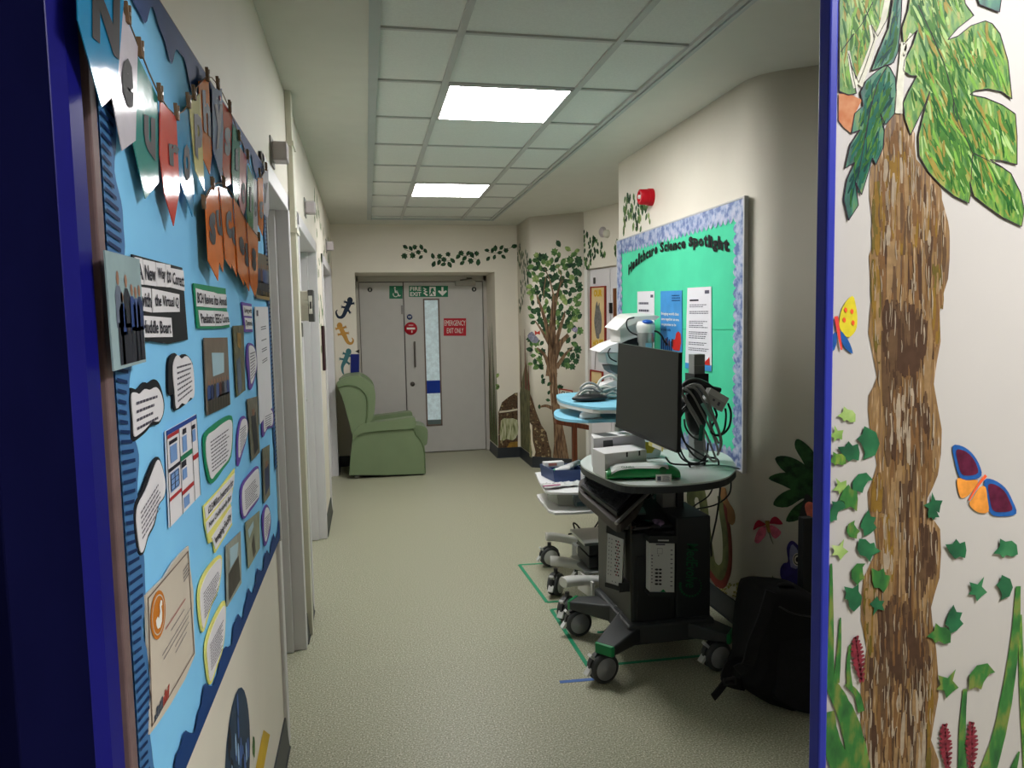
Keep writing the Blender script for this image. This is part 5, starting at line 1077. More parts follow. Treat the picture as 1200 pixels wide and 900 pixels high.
blade(b, [(640, 940), (690, 780), (725, 600), (748, 420), (757, 260)], .034, .010, lfC, .0016); blade(b, [(560, 930), (560, 780), (570, 620)], .018, .008, lfC, .0018); blade(b, [(790, 930), (770, 600), (765, 360)], .016, .006, lfA, .0015); blade(b, [(730, 930), (760, 840)], .02, .004, dk_, .0018)
b.build('right_blades', r)
def flower(label, kk, pts):
    r = mural('painted_flower', label, 'wall painting', MF.px(*Z(kk, [pts[-1]])[0]), 'dark red painted flower spikes'); b = MB(); rn = random.Random(len(label)); mt = M('flower_maroon', (134, 50, 62), .55, alt=(90, 34, 44), scale=60)
    P = smooth_open([Vector((*p, 0)) for p in pts], 5); n = len(P)
    for i, p in enumerate(P):
        for s in (-1, 1):
            w_ = 18*math.sin(math.pi*(i+1)/(n+1))+5; p0 = Z(kk, [(p.x, p.y)])[0]; p1 = Z(kk, [(p.x+s*w_, p.y-8+rn.uniform(-5, 5))])[0]; b.stroke(MF, [p0, p1], .010, .003, .0026+i*.00004, mt, 1)
    b.build('petals', r)
flower('dark red flower spike painted left of the near trunk', 'm3', [(185, 445), (192, 510), (205, 590)])
flower('dark red flower spike painted right of the near trunk base', 'm3', [(497, 752), (500, 820), (508, 900)])
flower('dark red flower spike painted between the right grass blades', 'm3', [(592, 745), (592, 820), (590, 900)])
# butterflies of the mural
r = mural('painted_butterfly', 'blue and maroon butterfly with orange lower wings painted on mural', 'wall painting', MF.px(1150, 570))
wb = M('wing_blue', (34, 84, 150), .55, var=.15, scale=60); wm = M('wing_maroon', (84, 28, 52), .55, var=.25, scale=60); wo = M('wing_orange', (214, 140, 60), .55, var=.15, scale=60); bo = M('body_orange', (220, 90, 50), .55)
w1_ = [(526, 668), (560, 668), (592, 690), (618, 728), (628, 772), (590, 786), (552, 778), (536, 730)]; w2_ = [(638, 788), (670, 786), (712, 815), (738, 862), (750, 905), (700, 915), (660, 905), (645, 850)]
for w_ in (w1_, w2_): b = MB(); blob(b, MF, m2(w_), wb, .0016, 3); b.build('wing_edge', r)
def shrink(P, f): cx = sum(p[0] for p in P)/len(P); cy = sum(p[1] for p in P)/len(P); return [(cx+(x-cx)*f, cy+(y-cy)*f) for x, y in P]
for w_ in (w1_, w2_): b = MB(); blob(b, MF, m2(shrink(w_, .75)), wm, .002, 3); b.build('wing_patch', r)
b = MB(); blob(b, MF, m2([(542, 782), (575, 788), (615, 788), (600, 820), (575, 845), (552, 845)]), wo, .0018, 3); b.build('lower_wing', r); b = MB(); blob(b, MF, m2([(622, 812), (642, 812), (648, 850), (652, 898), (615, 900), (585, 872), (600, 845)]), wo, .0018, 3); b.build('lower_wing', r)
b = MB(); b.stroke(MF, m2([(642, 770), (612, 808), (582, 858)]), .006, .003, .0026, bo); b.build('body', r)
r = mural('painted_butterfly', 'yellow butterfly with blue tail painted beside the blue frame', 'wall painting', MF.px(990, 375))
b = MB(); yw = M('wing_yellow', (202, 188, 48), .55, var=.1, scale=60); blob(b, MF, m2([(174, 140), (188, 180), (192, 225), (186, 262), (162, 286), (140, 270), (128, 240), (140, 180)]), yw, .0016, 3)
for x, y in ((150, 190), (172, 195), (176, 235), (145, 225)): leaf(b, MF, *m2([(x, y)])[0], .0045, bo, LEAF, .2, d=.0022)
b.build('upper_wing', r)
b = MB(); blob(b, MF, m2([(132, 262), (150, 282), (166, 308), (176, 344), (150, 326), (136, 300)]), wb, .0017, 2); blob(b, MF, m2([(106, 275), (120, 272), (118, 310), (106, 335)]), wb, .0017, 2); b.build('lower_wing', r)
b = MB(); b.stroke(MF, m2([(116, 212), (124, 265), (135, 330)]), .007, .003, .0026, M('body_red', (206, 66, 60), .55)); b.build('body', r)
SPEC[0] = .4
# ---------------- green armchair ----------------
vin = M('green_vinyl', (118, 136, 102), .42, var=.03, scale=6, spec=.45); pip = M('green_piping', (96, 116, 80), .45); dk = M('chair_under', (34, 34, 32), .6)
ya, yb = 7.32, 7.95
t = thing('armchair', 'green vinyl wing armchair on castors before the exit doors', 'armchair', (.15, 7.6, 0))
def side_pts(pts, y, k=3):
    P = [AT(*Z('e8', [p])[0], y=y) for p in pts]
    return smooth_closed(P, k) if k else P
def slab(name, pts, y0, y1, mat, parent, bev=.02, k=3, seg=3):
    P = side_pts(pts, ya, k); P = [Vector((p.x, y0, p.z)) for p in P]
    return MB().prism(P, (0, y1-y0, 0), mat).build(name, parent, bevel=bev, seg=seg)
# base body sides
sidep = [(188, 752), (195, 660), (205, 560), (222, 530), (258, 512), (400, 500), (540, 490), (560, 520), (592, 558), (612, 620), (618, 745), (400, 752)]
slab('side_panel', sidep, ya, ya+.12, vin, t, .018, 0); slab('side_panel', sidep, yb-.12, yb, vin, t, .018, 0)
armp = [(206, 540), (215, 510), (240, 480), (275, 462), (350, 452), (450, 440), (545, 428), (560, 440), (562, 470), (548, 488), (450, 496), (330, 505), (260, 516), (230, 535), (214, 560)]
slab('armrest', armp, ya-.02, ya+.14, vin, t, .028, 3, 4); slab('armrest', armp, yb-.14, yb+.02, vin, t, .028, 3, 4)
slab('front_rail', [(430, 745), (430, 560), (612, 560), (622, 640), (620, 742)], ya+.12, yb-.12, vin, t, .015, 0)
slab('seat_cushion', [(330, 590), (340, 505), (450, 492), (560, 483), (600, 485), (626, 496), (636, 516), (635, 570), (622, 598), (560, 604)], ya+.14, yb-.14, vin, t, .03, 3, 4)
slab('backrest', [(205, 530), (180, 440), (150, 320), (128, 240), (150, 205), (200, 196), (250, 196), (262, 230), (262, 330), (275, 430), (300, 500), (290, 560), (230, 600)], ya+.05, yb-.05, vin, t, .045, 3, 4)
wing = [(208, 525), (185, 440), (150, 320), (120, 245), (128, 225), (170, 205), (230, 196), (270, 206), (310, 235), (330, 270), (336, 320), (330, 400), (318, 440), (290, 466), (240, 480)]
slab('wing', wing, ya-.005, ya+.1, vin, t, .03, 3, 4); slab('wing', wing, yb-.1, yb+.005, vin, t, .03, 3, 4)
e = MB()
P = [Vector((q.x, ya-.012, q.z)) for q in [AT(*Z('e8', [p])[0], y=ya) for p in [(128, 258), (170, 246), (220, 250), (262, 275), (288, 320), (290, 400), (282, 460)]]]
e.tube(P, .008, pip, 6, 4)
P = [Vector((q.x, ya-.004, q.z)) for q in [AT(*Z('e8', [p])[0], y=ya) for p in [(205, 560), (222, 532), (258, 515), (400, 503), (540, 492), (562, 524), (592, 560), (610, 620), (616, 740)]]]
e.tube(P, .006, pip, 6, 4); e.build('piping', t)
def castor_small(p, r=.026):
    e = MB(); e.cyl(p+Vector((0, -.012, r)), p+Vector((0, .012, r)), r, steel, n=18); e.cyl(p+Vector((0, 0, r)), p+Vector((0, 0, .075)), .008, steel, n=10); e.build('castor', t)
for x in (-.14, .5):
    for y in (ya+.05, yb-.05): castor_small(Vector((x, y, 0)))
slab('underframe', [(196, 760), (196, 735), (610, 735), (610, 760)], ya+.03, yb-.03, dk, t, 0, 0)

# ---------------- castors for trolleys ----------------
tyre = M('castor_tyre', (62, 64, 66), .5); hubm = M('castor_grey', (150, 152, 156), .4, var=.03); whub = M('castor_white', (206, 208, 206), .4); gdark = M('castor_dark_grey', (66, 68, 72), .45)
def castor(parent, x, y, rad=.062, rot=0, tread=tyre, hub=hubm, top=.15, hood=gdark):
    rt = Matrix.Rotation(rot, 3, 'Z'); c = Vector((x, y, rad)); ax = rt@Vector((0, -1, 0))
    o = MB()
    for s in (-1, 1):
        o.lathe(c+ax*(s*.017), ax, [(.001, -.014), (rad*.8, -.014), (rad*.97, -.01), (rad, 0), (rad*.97, .01), (rad*.8, .014), (.001, .014)], tread, 28)
    w_ = o.build('castor', parent)
    o = MB()
    for s in (-1, 1): o.lathe(c+ax*(s*.0225), ax, [(.001, -.010), (rad*.76, -.010), (rad*.78, 0), (rad*.74, .0092), (.01, .0096), (.008, .0115), (.001, .012)], hub, 28)
    o.build('hub', w_)
    o = MB(); fwd = rt@Vector((-1, 0, 0))
    pts = [c+fwd*(math.cos(a)*(rad*1.08))+Vector((0, 0, math.sin(a)*(rad*1.08))) for a in [i*math.pi/14 for i in range(-1, 13)]]
    inn = [c+fwd*(math.cos(a)*(rad*.6))+Vector((0, 0, math.sin(a)*(rad*.6))) for a in [i*math.pi/14 for i in range(12, -2, -1)]]
    pr = [p-ax*.006 for p in pts+inn]; o.prism(pr, ax*.012, hood)
    o.tube([c+Vector((0, 0, rad*.9)), Vector((x+.0, y, top))], .012, hood, 10)
    o.build('fork', w_)
    o = MB(); p = c+fwd*(rad*.95)+Vector((0, 0, -rad*.1)); o.obox(p+fwd*.01, (.035, .03, .012), whub, rt@Matrix.Rotation(-.9, 3, 'Y')); o.obox(c+fwd*(rad*.75)+Vector((0, 0, rad*.75)), (.012, .024, .045), whub, rt@Matrix.Rotation(-.78, 3, 'Y')); o.build('brake_pedal', w_)
    return w_

# ---------------- front diagnostic trolley ----------------
cab = M('cabinet_black', (40, 43, 45), .45, var=.06); cabd = M('cabinet_side', (66, 66, 60), .5, var=.05); basem = M('trolley_base', (52, 55, 56), .5); capg = M('cap_green', (14, 128, 72), .4)
topm = M('worktop_grey', (196, 204, 200), .35, var=.02); edge = M('worktop_edge', (44, 48, 50), .45); lg = M('logo_green', (18, 92, 56), .5)
t = thing('diagnostic_trolley', 'black diagnostic trolley with grey worktop and green base caps', 'trolley', (1.22, 3.05, 0))
for x, y, a in ((.925, 2.83, .25), (.955, 3.3, .1), (1.435, 2.82, .15), (1.47, 3.3, 0)): castor(t, x, y, .064, a, top=.16)
# base legs
o = MB(); zB, zT = .125, .185
def leg(o, x0, y0, x1, y1, w0, w1, za, zb, mat, z2a=None, z2b=None):
    a = Vector((x0, y0, 0)); c = Vector((x1, y1, 0)); d = (c-a).normalized(); s = Vector((-d.y, d.x, 0)); z2a = za if z2a is None else z2a; z2b = zb if z2b is None else z2b
    lo = [a-s*w0/2, c-s*w1/2, c+s*w1/2, a+s*w0/2]; zs = [(za, zb), (z2a, z2b), (z2a, z2b), (za, zb)]
    o.hexa([p+Vector((0, 0, q[0])) for p, q in zip(lo, zs)], [p+Vector((0, 0, q[1])) for p, q in zip(lo, zs)], mat)
ends = [(.925, 2.80), (.94, 3.32), (1.49, 2.80), (1.49, 3.32)]
for ex, ey in ends: o = MB(); leg(o, ex, ey, 1.22, 3.05, .09, .2, .132, .172, basem, .13, .235); o.build('leg', t, bevel=.008)
MB().box(1.05, 1.45, 2.86, 3.34, .12, .21, basem).build('base', t, bevel=.012)
for ex, ey in ends:
    d = (Vector((ex, ey, 0))-Vector((1.22, 3.05, 0))).normalized(); s = Vector((-d.y, d.x, 0)); p = Vector((ex, ey, .152)); o = MB()
    lo = [p-s*.047-d*.004, p+d*.012-s*.04, p+d*.012+s*.04, p+s*.047-d*.004]; o.hexa([q+Vector((0, 0, -.022)) for q in lo], [q+Vector((0, 0, .022)) for q in lo], capg); o.build('green_cap', t, bevel=.004)
# cabinet
bx0_, bx1_, by0, by1 = 1.085, 1.445, 2.9, 3.36
xmid = AT(792, 650, y=by0).x
MB().box(bx0_, xmid-.003, by0, by1, .19, .60, cab).build('cabinet', t, bevel=.006)
MB().box(xmid, bx1_, by0-.004, by1, .19, .655, cab).build('side_cabinet', t, bevel=.006)
MB().box(bx0_-.006, bx0_, by0+.004, by1-.01, .19, .70, cabd).build('side_panel', t)
MB().box(bx0_+.02, xmid-.03, by0-.006, by0, .21, .5, M('cabinet_door', (30, 32, 34), .4)).build('front_panel', t, bevel=.002)
MB().box(bx0_-.01, bx1_, by1-.1, by1, .58, .69, cab).build('rear_rail', t)
# logo
q = Q(Frame((0, by0-.0045, 0), (1, 0, 0), (0, -1, 0)), [(804.5, 637), (818, 637.5), (817, 690), (803, 688)])
qq = Quad(q.c[1], q.c[2], q.c[3], q.c[0], q.n)
q3 = fq(Frame((0, by0-.0045, 0), (1, 0, 0), (0, -1, 0)), 794.5, 672, 824, 701); o = MB().text('MedEvolve', qq, lg, .001, bold=.01)
for i in range(15):
    a = math.pi*(.93+1.25*i/14); rr = .085-.003*i; disc(o, q3, .5+.42*math.cos(a), .55+.42*math.sin(-a) if False else .5-.42*math.sin(a), rr*.75, rr*.75, lg, .001, 8)
o.build('logo', t)
# columns
colm = M('column_grey', (136, 140, 138), .4, metal=.1, var=.04); cold = M('column_dark', (30, 32, 34), .5)
MB().box(1.30, 1.365, 3.08, 3.16, .6, .84, colm).box(1.366, 1.40, 3.07, 3.17, .6, .84, cold).build('column', t, bevel=.004)
px_, pz = AT(816.5, 415, y=3.15).x, AT(816, 415, y=3.15).z
o = MB().box(px_-.027, px_+.027, 3.12, 3.18, .86, pz, colm)
for i in range(11): o.box(px_-.0275, px_+.0275, 3.1185, 3.13, .9+i*.044, .904+i*.044, M('column_slot', (150, 152, 150), .4))
o.build('monitor_post', t, bevel=.003)
# worktop
wt = [AT(*p, z=.85) for p in [(680.5, 543), (683, 538), (700, 531), (760, 527), (830, 528), (852, 533), (862, 545), (860, 553), (843, 562), (795, 567.5), (745, 568.5), (722, 565), (700, 556), (686, 549)]]
wt = smooth_closed(wt, 4)
MB().prism([Vector((p.x, p.y, .843)) for p in wt], (0, 0, .007), topm).build('worktop', t)
MB().prism([Vector((p.x, p.y, .815)) for p in wt], (0, 0, .0279), edge).build('worktop_edge', t, bevel=.005)
o = MB(); cp = AT(838, 550, z=.851)
for i in range(12):
    a0, a1 = [-.3+2.0*k/12 for k in (i, i+1)]
    o.poly([cp+Vector((math.cos(a)*r_, math.sin(a)*r_, .0006)) for a, r_ in ((a0, .11), (a1, .11), (a1, .085), (a0, .085))], edge, Vector((0, 0, 1)))
o.build('cable_slot', t)
# keyboard tray
def zz(p, z): return AT(*Z('x', [p])[0], z=z)
o = MB(); tr = [zz((75, 290), .74), zz((130, 235), .77), zz((330, 205), .79), zz((640, 195), .80), (zz((800, 300), .72)), zz((740, 390), .69), zz((390, 555), .67), zz((270, 480), .68)]
kq = Quad(AT(690, 558, z=.775), AT(752, 575, z=.765), AT(723, 606, z=.70), AT(681, 573, z=.745), (0, 0, 1))
trd = M('tray_brown_grey', (62, 56, 52), .5, var=.05)
o.poly(smooth_closed([kq.at(u, v, -.012) for u, v in ((-.05, 0), (.1, -.2), (.9, -.2), (1.1, .3), (1.12, .8), (1.05, 1.08), (.5, 1.1), (0, 1.1), (-.12, .8), (-.14, .3))], 3), trd, Vector((0, 0, 1)), .035); o.build('keyboard_tray', t, bevel=.004)
o = MB(); silver = M('tray_silver', (150, 150, 148), .35, metal=.5)
o.tube([kq.at(1.12, -.1, .0), kq.at(1.06, 1.12, -.004)], .008, silver, 8); o.build('tray_rail', t)
MB().tube([Vector((1.3, 3.1, .76)), kq.at(.6, .4, -.02)], .018, cold, 8).build('tray_arm', t)
# drawer-like lip of bags and cables under the tray
o = MB(); o.hexa([Vector((1.09, 2.93, .60)), Vector((1.33, 2.93, .60)), Vector((1.33, 3.25, .62)), Vector((1.09, 3.25, .62))], [Vector((1.09, 2.93, .625)), Vector((1.33, 2.93, .615)), Vector((1.33, 3.25, .69)), Vector((1.09, 3.25, .70))], cab); o.build('top_tray', t, bevel=.006)

# keyboard (own thing)
r = thing('keyboard', 'black computer keyboard on tilted tray under the worktop', 'keyboard', kq.at(.5, .5, .01))
o = MB(); o.poly([kq.at(u, v, .018) for u, v in ((-.02, -.02), (1.0, -.02), (1.0, 1.0), (-.02, 1.0))], M('keyboard_black', (20, 21, 23), .4), kq.n, .016); o.build('body', r, bevel=.002)
o = MB(); km = M('key_black', (54, 56, 60), .45)
for i in range(15):
    for j in range(6): o.poly([kq.at(u, v, .022) for u, v in ((.02+i*.064, .05+j*.155), (.02+i*.064+.054, .05+j*.155), (.02+i*.064+.054, .05+j*.155+.13), (.02+i*.064, .05+j*.155+.13))], km, kq.n, .004)
o.build('keys', r)

# amplifier boxes
amp = M('amp_white', (206, 208, 206), .4, var=.02); hole = M('amp_hole', (40, 38, 44), .5); mag = M('amp_red', (120, 30, 50), .5)
def ampbox(label, q, n, rows, cols, colr, thick=.045):
    r = thing('amplifier_box', label, 'amplifier', q.at(.5, 1), 'white amplifier boxes hung on the black trolley')
    o = MB(); o.quad(q, amp, 0, .03, .97, .06, .97, t=thick); o.build('body', r, bevel=.008)
    MB().quad(q, cab, .006, -.04, 1.04, -.05, .075, t=thick+.012).build('end_cap', r, bevel=.006); MB().quad(q, cab, .006, -.02, 1.02, .955, 1.03, t=thick+.012).build('end_cap', r, bevel=.006)
    o = MB()
    for (u, v, a, c, m_) in colr: disc(o, q, u, v, a, c, m_, .002, 10)
    o.build('sockets', r); return r, q
FA = Frame((0, by0-.05, 0), (1, 0, 0), (0, -1, 0))
q = Q(FA, [(761, 631), (791.5, 631.5), (791, 697), (760.5, 696.5)])
sk_ = [(.28, .55+.065*i, .07, .018, hole) for i in range(5)]+[(.42, .55+.065*i, .06, .018, hole) for i in range(5)]+[(.85, .2+.08*i, .05, .010, greyink) for i in range(9)]+[(.1, .3+.06*i, .03, .012, greyink) for i in range(9)]+[(.35, .3, .03, .008, hole)]
r, q = ampbox('white amplifier box with black sockets on the front of black trolley', q, 0, 0, 0, sk_)
o = MB(); o.quad(q, amp, .0075, .3, .72, .012, .035); o.quad(q, greyink, .0015, .25, .6, .09, .115); o.quad(q, greyink, .0014, .3, .5, .17, .175).quad(q, greyink, .0014, .3, .5, .265, .27).quad(q, greyink, .0014, .3, .31, .17, .27).quad(q, greyink, .0014, .49, .5, .17, .27); o.upoly(q, [(.42, .95), (.65, .95), (.54, .9)], capg, .0015); o.build('print', r)
n2 = Vector((-.45, -.9, 0)).normalized(); c2 = Vector((1.03, 2.93, 0)); F3 = Frame(c2, Vector((0, 0, 1)).cross(n2)*1.0, n2)
q = Q(F3, [(711.5, 619), (731.5, 627), (729, 691), (709.5, 685)])
sk_ = [(.55+.13*(j)+(.07 if i % 2 else 0), .16+.055*i, .05, .016, [hole, mag][(i+j) % 2]) for i in range(12) for j in range(2)]+[(.15, .16+.07*i, .025, .012, greyink) for i in range(10)]+[(.3, .16+.07*i, .025, .012, greyink) for i in range(10)]+[(.4, .9, .025, .01, hole), (.6, .9, .025, .01, hole)]
r, q = ampbox('white amplifier box with red and black dots on trolley side', q, 0, 0, 0, sk_, .06)
o = MB(); o.quad(q, cab, .0, .2, .9, .3, .5, t=.0); MB().obox(q.at(.9, .97, -.05), (.06, .1, .04), cab).build('bracket', r)

# monitor
mf = M('monitor_screen', (30, 34, 32), .3, var=.0, spec=.25); mb_ = M('monitor_bezel', (20, 21, 23), .45)
mtl, mtr, mbr, mbl = AT(724.6, 402.3, x=1.12), AT(795.2, 413.3, x=1.15), AT(793.3, 530.7, x=1.15), AT(721.5, 500, x=1.12)
mq = Quad(mtl, mtr, mbr, mbl, (mbl-mtl).cross(mtr-mtl)); 
if mq.n.x > 0: mq.n = -mq.n
t2 = thing('monitor', 'large black flat monitor mounted above the trolley worktop', 'monitor', mq.at(.5, 1))
MB().quad(mq, mb_, 0, 0, 1, 0, 1, t=.016).build('casing', t2, bevel=.003)
MB().quad(mq, mb_, -.016, .3, .7, .3, .75, t=.03).build('rear_housing', t2, bevel=.008)
MB().quad(mq, mf, .0008, .008, .992, .01, .97).build('screen', t2)
MB().quad(mq, mb_, .003, 0, 1, .972, 1, t=.003).build('lower_bezel', t2)
MB().quad(mq, M('sticker_yellow', (226, 214, 120), .5), .0045, .60, .82, 1.0, 1.045).quad(mq, wht, .005, .66, .8, 1.005, 1.04).build('sticker', t2)
MB().tube([mq.at(.5, .5, -.04), Vector((px_, 3.12, 1.2))], .02, cold, 10).box(px_-.035, px_+.035, 3.1, 3.2, 1.14, 1.26, cold).build('mount_arm', t2)

# things on the worktop
wb_ = M('box_white', (224, 224, 224), .5, var=.01); wg = M('box_grey', (196, 196, 204), .5); wk = M('box_window', (58, 62, 64), .3)
def zt(p, z): return AT(*p, z=z)
def pbox(name, label, fl, fr, bl_, h, mat, parts=()):
    # box from its front-left, front-right and back-left floor corners
    br_ = fr+(bl_-fl); up = Vector((0, 0, h)); r = thing(name, label, 'box', (fl+br_)/2)
    MB().hexa([fl, fr, br_, bl_], [p+up for p in (fl, fr, br_, bl_)], mat).build('carton', r, bevel=.003); return r, (fl, fr, br_, bl_, up)
W = .8505
fl = zt((707, 564), W); fr_ = Vector((fl.x+.20, fl.y+.03, W)); bl__ = zt((696, 551), W); fl = Vector((fl.x, fl.y, W)); 
f0 = Vector((.985, 2.86, W)); f1 = Vector((1.20, 2.90, W)); b0 = Vector((.985, 3.10, W))
f0 = zt((709, 561), W); f1 = f0+Vector((.205, .05, 0)); b0 = zt((694.5, 553), W)
r, (a_, b_, c_, d_, up) = pbox('carton_box', 'white closed cardboard carton behind the green wipes pack', f0, f1, b0, .105, wb_)
qf = Quad(a_+up, b_+up, b_, a_, (b_-a_).cross(up)); 
if qf.n.y > 0: qf.n = -qf.n
MB().quad(qf, hole, .001, .5, .54, .02, .22).quad(qf, hole, .001, .8, .84, .02, .22).build('print', r)
g0 = zt((696, 546), W); g1 = g0+Vector((.25, .04, 0)); h0 = g0+Vector((-.02, .16, 0))
g0 = b0+Vector((.012, .02, 0)); g1 = g0+Vector((.26, .05, 0)); h0 = AT(693, 545, y=g0.y+.13); h0.z = W
r, (a_, b_, c_, d_, up) = pbox('carton_box', 'taller white and lilac carton with dark window behind the plain carton', g0, g1, h0, AT(695, 511, y=g0.y+.06).z-W, wb_)
qf = Quad(a_+up, b_+up, b_, a_, (b_-a_).cross(up)); qf.n = -qf.n if qf.n.y > 0 else qf.n
MB().quad(qf, wg, .0008, .36, 1, .04, .96).upoly(qf, [(.18, .1), (.36, .1), (.40, .9), (.18, .9)], wk, .0012).quad(qf, greyink, .0012, .62, .68, .3, .42).build('print', r)
qt = Quad(d_+up, c_+up, b_+up, a_+up, (0, 0, 1)); MB().upoly(qt, [(.02, .0), (.28, .0), (.5, .9), (.2, .9)], wk, .001).lines(qt, greyink, 3, .001, .5, .95, .2, .7).build('top_print', r)
# wipes pack
gw = M('wipes_green', (16, 138, 66), .3, var=.06, coat=.5); gwh = M('wipes_white', (226, 230, 226), .3, coat=.5)
r = thing('wipes_pack', 'green and white soft pack of wipes on the worktop front', 'wipes', AT(752, 560, z=W))
wl = AT(711, 563, z=W); wr = AT(797, 561, z=W); L_ = (wr-wl); ud_ = L_.normalized(); vd_ = Vector((-ud_.y, ud_.x, 0)); n_ = 14
rings = []
for i in range(n_+1):
    u = i/n_; s = min(1, 5*min(u, 1-u)+.4)**.6; cen = wl+L_*u+vd_*.055+Vector((0, 0, .0)); hh = .056*s; ww = .066*(.9+.1*s)
    rings.append([cen+vd_*(ww*x)+Vector((0, 0, .001+hh*z)) for x, z in ((-1, .0), (-1.05, .3), (-.95, .75), (-.7, .98), (0, 1.04), (.7, .98), (.95, .75), (1.05, .3), (1, 0))])
MB().loft(rings, gw, True).build('pack', r, sub=1)
qf = Quad(wl-vd_*.0605+Vector((0, 0, .066)), wr-vd_*.0605+Vector((0, 0, .066)), wr-vd_*.0605+Vector((0, 0, .002)), wl-vd_*.0605+Vector((0, 0, .002)), -vd_)
o = MB()
rs_ = [[cen_ for cen_ in ()]]
def wsurf(u, k, dd=.0022):   # k in 0..1 from front bottom over the top
    ring_ = []; uu = u*n_; i = min(int(uu), n_-1); f = uu-i; kk = k*8; j = min(int(kk), 7); g = kk-j
    a = rings[i][j].lerp(rings[i][j+1], g); c = rings[i+1][j].lerp(rings[i+1][j+1], g); p = a.lerp(c, f)
    cen = wl+L_*u+vd_*.055+Vector((0, 0, .025)); nn = (p-cen); nn = (nn-ud_*nn.dot(ud_)).normalized(); return p+nn*dd
for i in range(20):
    u0_, u1_ = .06+.78*i/20, .06+.78*(i+1)/20
    lo = lambda u: .18+.12*min(1, abs(u-.05)*1.4)+.06*math.sin(u*5)
    for j in range(6):
        k0, k1 = [(lo(u0_)+(.5-lo(u0_))*q/6) for q in (j, j+1)]; k2, k3 = [(lo(u1_)+(.5-lo(u1_))*q/6) for q in (j, j+1)]
        o.poly([wsurf(u0_, k0), wsurf(u1_, k2), wsurf(u1_, k3), wsurf(u0_, k1)], gwh)
o.build('white_band', r)
o = MB(); gt = M('wipes_text', (40, 110, 60), .4)
vs, fs = glyph('CLINELL', .02); o.add([wsurf(.2+.18*x, .31+.06*y, .0036) for x, y in vs], fs, gt)
for i in range(14): 
    a, c = [2*math.pi*q/14 for q in (i, i+1)]; o.poly([wsurf(.76, .24, .0042), wsurf(.76+.05*math.cos(a), .24+.085*math.sin(a), .0042), wsurf(.76+.05*math.cos(c), .24+.085*math.sin(c), .0042)], gt)
o.build('lettering', r)
o = MB(); o.quad(qf, wht, .006, .62, .83, .5, 1); o.quad(qf, greyink, .0066, .64, .69, .62, .9); o.lines(qf, greyink, 4, .0066, .71, .82, .58, .95); o.build('label', r)

# cables and plug on the monitor post
gry = M('cable_grey', (150, 150, 148), .4, var=.03); blk = M('cable_black', (24, 25, 27), .4)
def A5(p, y): return AT(*Z('k', [p])[0], y=y)
rn = random.Random(11)
def cable(label, pts, mat, rad, y=3.08, k='k', cat='cable', name='cable', group=None, jit=.02, n=6):
    P = [AT(*Z(k, [p])[0], y=y+rn.uniform(-jit, jit)) for p in pts]
    return tag(MB().tube(P, rad, mat, n, 5).build(name, origin=P[0]), label, cat, group)
GG = 'loops of cable hanging on the monitor post'
greys = [([(120, 235), (150, 300), (230, 430), (300, 560), (350, 680), (380, 760)], 'leftmost'), ([(130, 225), (190, 260), (260, 380), (330, 520), (380, 640), (400, 720)], 'second'), ([(150, 215), (230, 230), (290, 330), (370, 480), (410, 600), (410, 700)], 'third'), ([(190, 210), (260, 205), (310, 280), (350, 400), (400, 540), (420, 640), (390, 730)], 'outermost'),
         ([(120, 260), (180, 380), (250, 500), (290, 620), (300, 700), (350, 770), (390, 770)], 'lowest-hanging'), ([(150, 240), (170, 210), (220, 195), (280, 240), (320, 340), (330, 460), (360, 560), (400, 640)], 'top-arched')]
for pts, w_ in greys: cable('grey cable in the bundle on the monitor post, %s strand' % w_, pts, gry, .0052, y=2.99, group=GG)
blacks = [([(160, 350), (120, 400), (110, 500), (140, 620), (200, 720), (280, 770), (310, 740)], 'innermost'), ([(150, 380), (110, 450), (100, 560), (110, 680), (160, 770), (240, 800), (320, 770)], 'widest left'), ([(140, 460), (150, 520), (190, 580), (240, 610), (280, 600)], 'short upper'),
          ([(110, 560), (150, 640), (230, 700), (300, 740), (390, 760), (400, 830)], 'plugged lower'), ([(170, 790), (200, 840), (250, 858), (290, 810), (300, 750)], 'lowest'), ([(90, 700), (130, 760), (200, 790), (260, 780), (310, 720), (320, 640)], 'thick lower'), ([(0, 745), (40, 790), (120, 800), (220, 800), (300, 790)], 'one lying on the worktop')]
for pts, w_ in blacks: cable('black cable looped beside the monitor post, %s loop' % w_, pts, blk, .0045, y=3.02, group=GG)
cable('black cable hanging right from the white plug, inner strand', [(365, 370), (385, 430), (350, 510), (345, 560), (400, 580), (440, 540), (455, 440), (450, 380)], blk, .005, y=3.0, group=GG)
cable('black cable hanging right from the white plug, outer strand', [(470, 340), (492, 410), (480, 510), (430, 570), (370, 580)], blk, .005, y=3.0, group=GG)
cable('thick black cable band wrapped over the top of the monitor post', [(130, 220), (160, 180), (230, 165), (300, 190), (350, 225), (410, 240)], blk, .012, y=3.02, jit=.005)
r = thing('power_adapter', 'white power adapter hanging at the right of the cable bundle', 'adapter', A5((390, 310), 3.0))
qa = Quad(A5((340, 220), 2.98), A5((480, 300), 2.98), A5((425, 405), 2.98), A5((300, 320), 2.98), (-.1, -1, 0)); MB().quad(qa, amp, 0, 0, 1, 0, 1, t=.045).build('housing', r, bevel=.006)
MB().quad(qa, M('adapter_grey', (170, 172, 172), .4), .001, .05, .95, .42, .97).quad(qa, greyink, .002, .3, .42, .55, .7).quad(qa, greyink, .002, .6, .72, .55, .8).build('label', r)
r = cable('green cable connector in the bundle on the monitor post', [(272, 500), (268, 560), (262, 620)], M('connector_green', (24, 96, 76), .5), .010, y=2.97, name='cable_connector', cat='connector', jit=0)
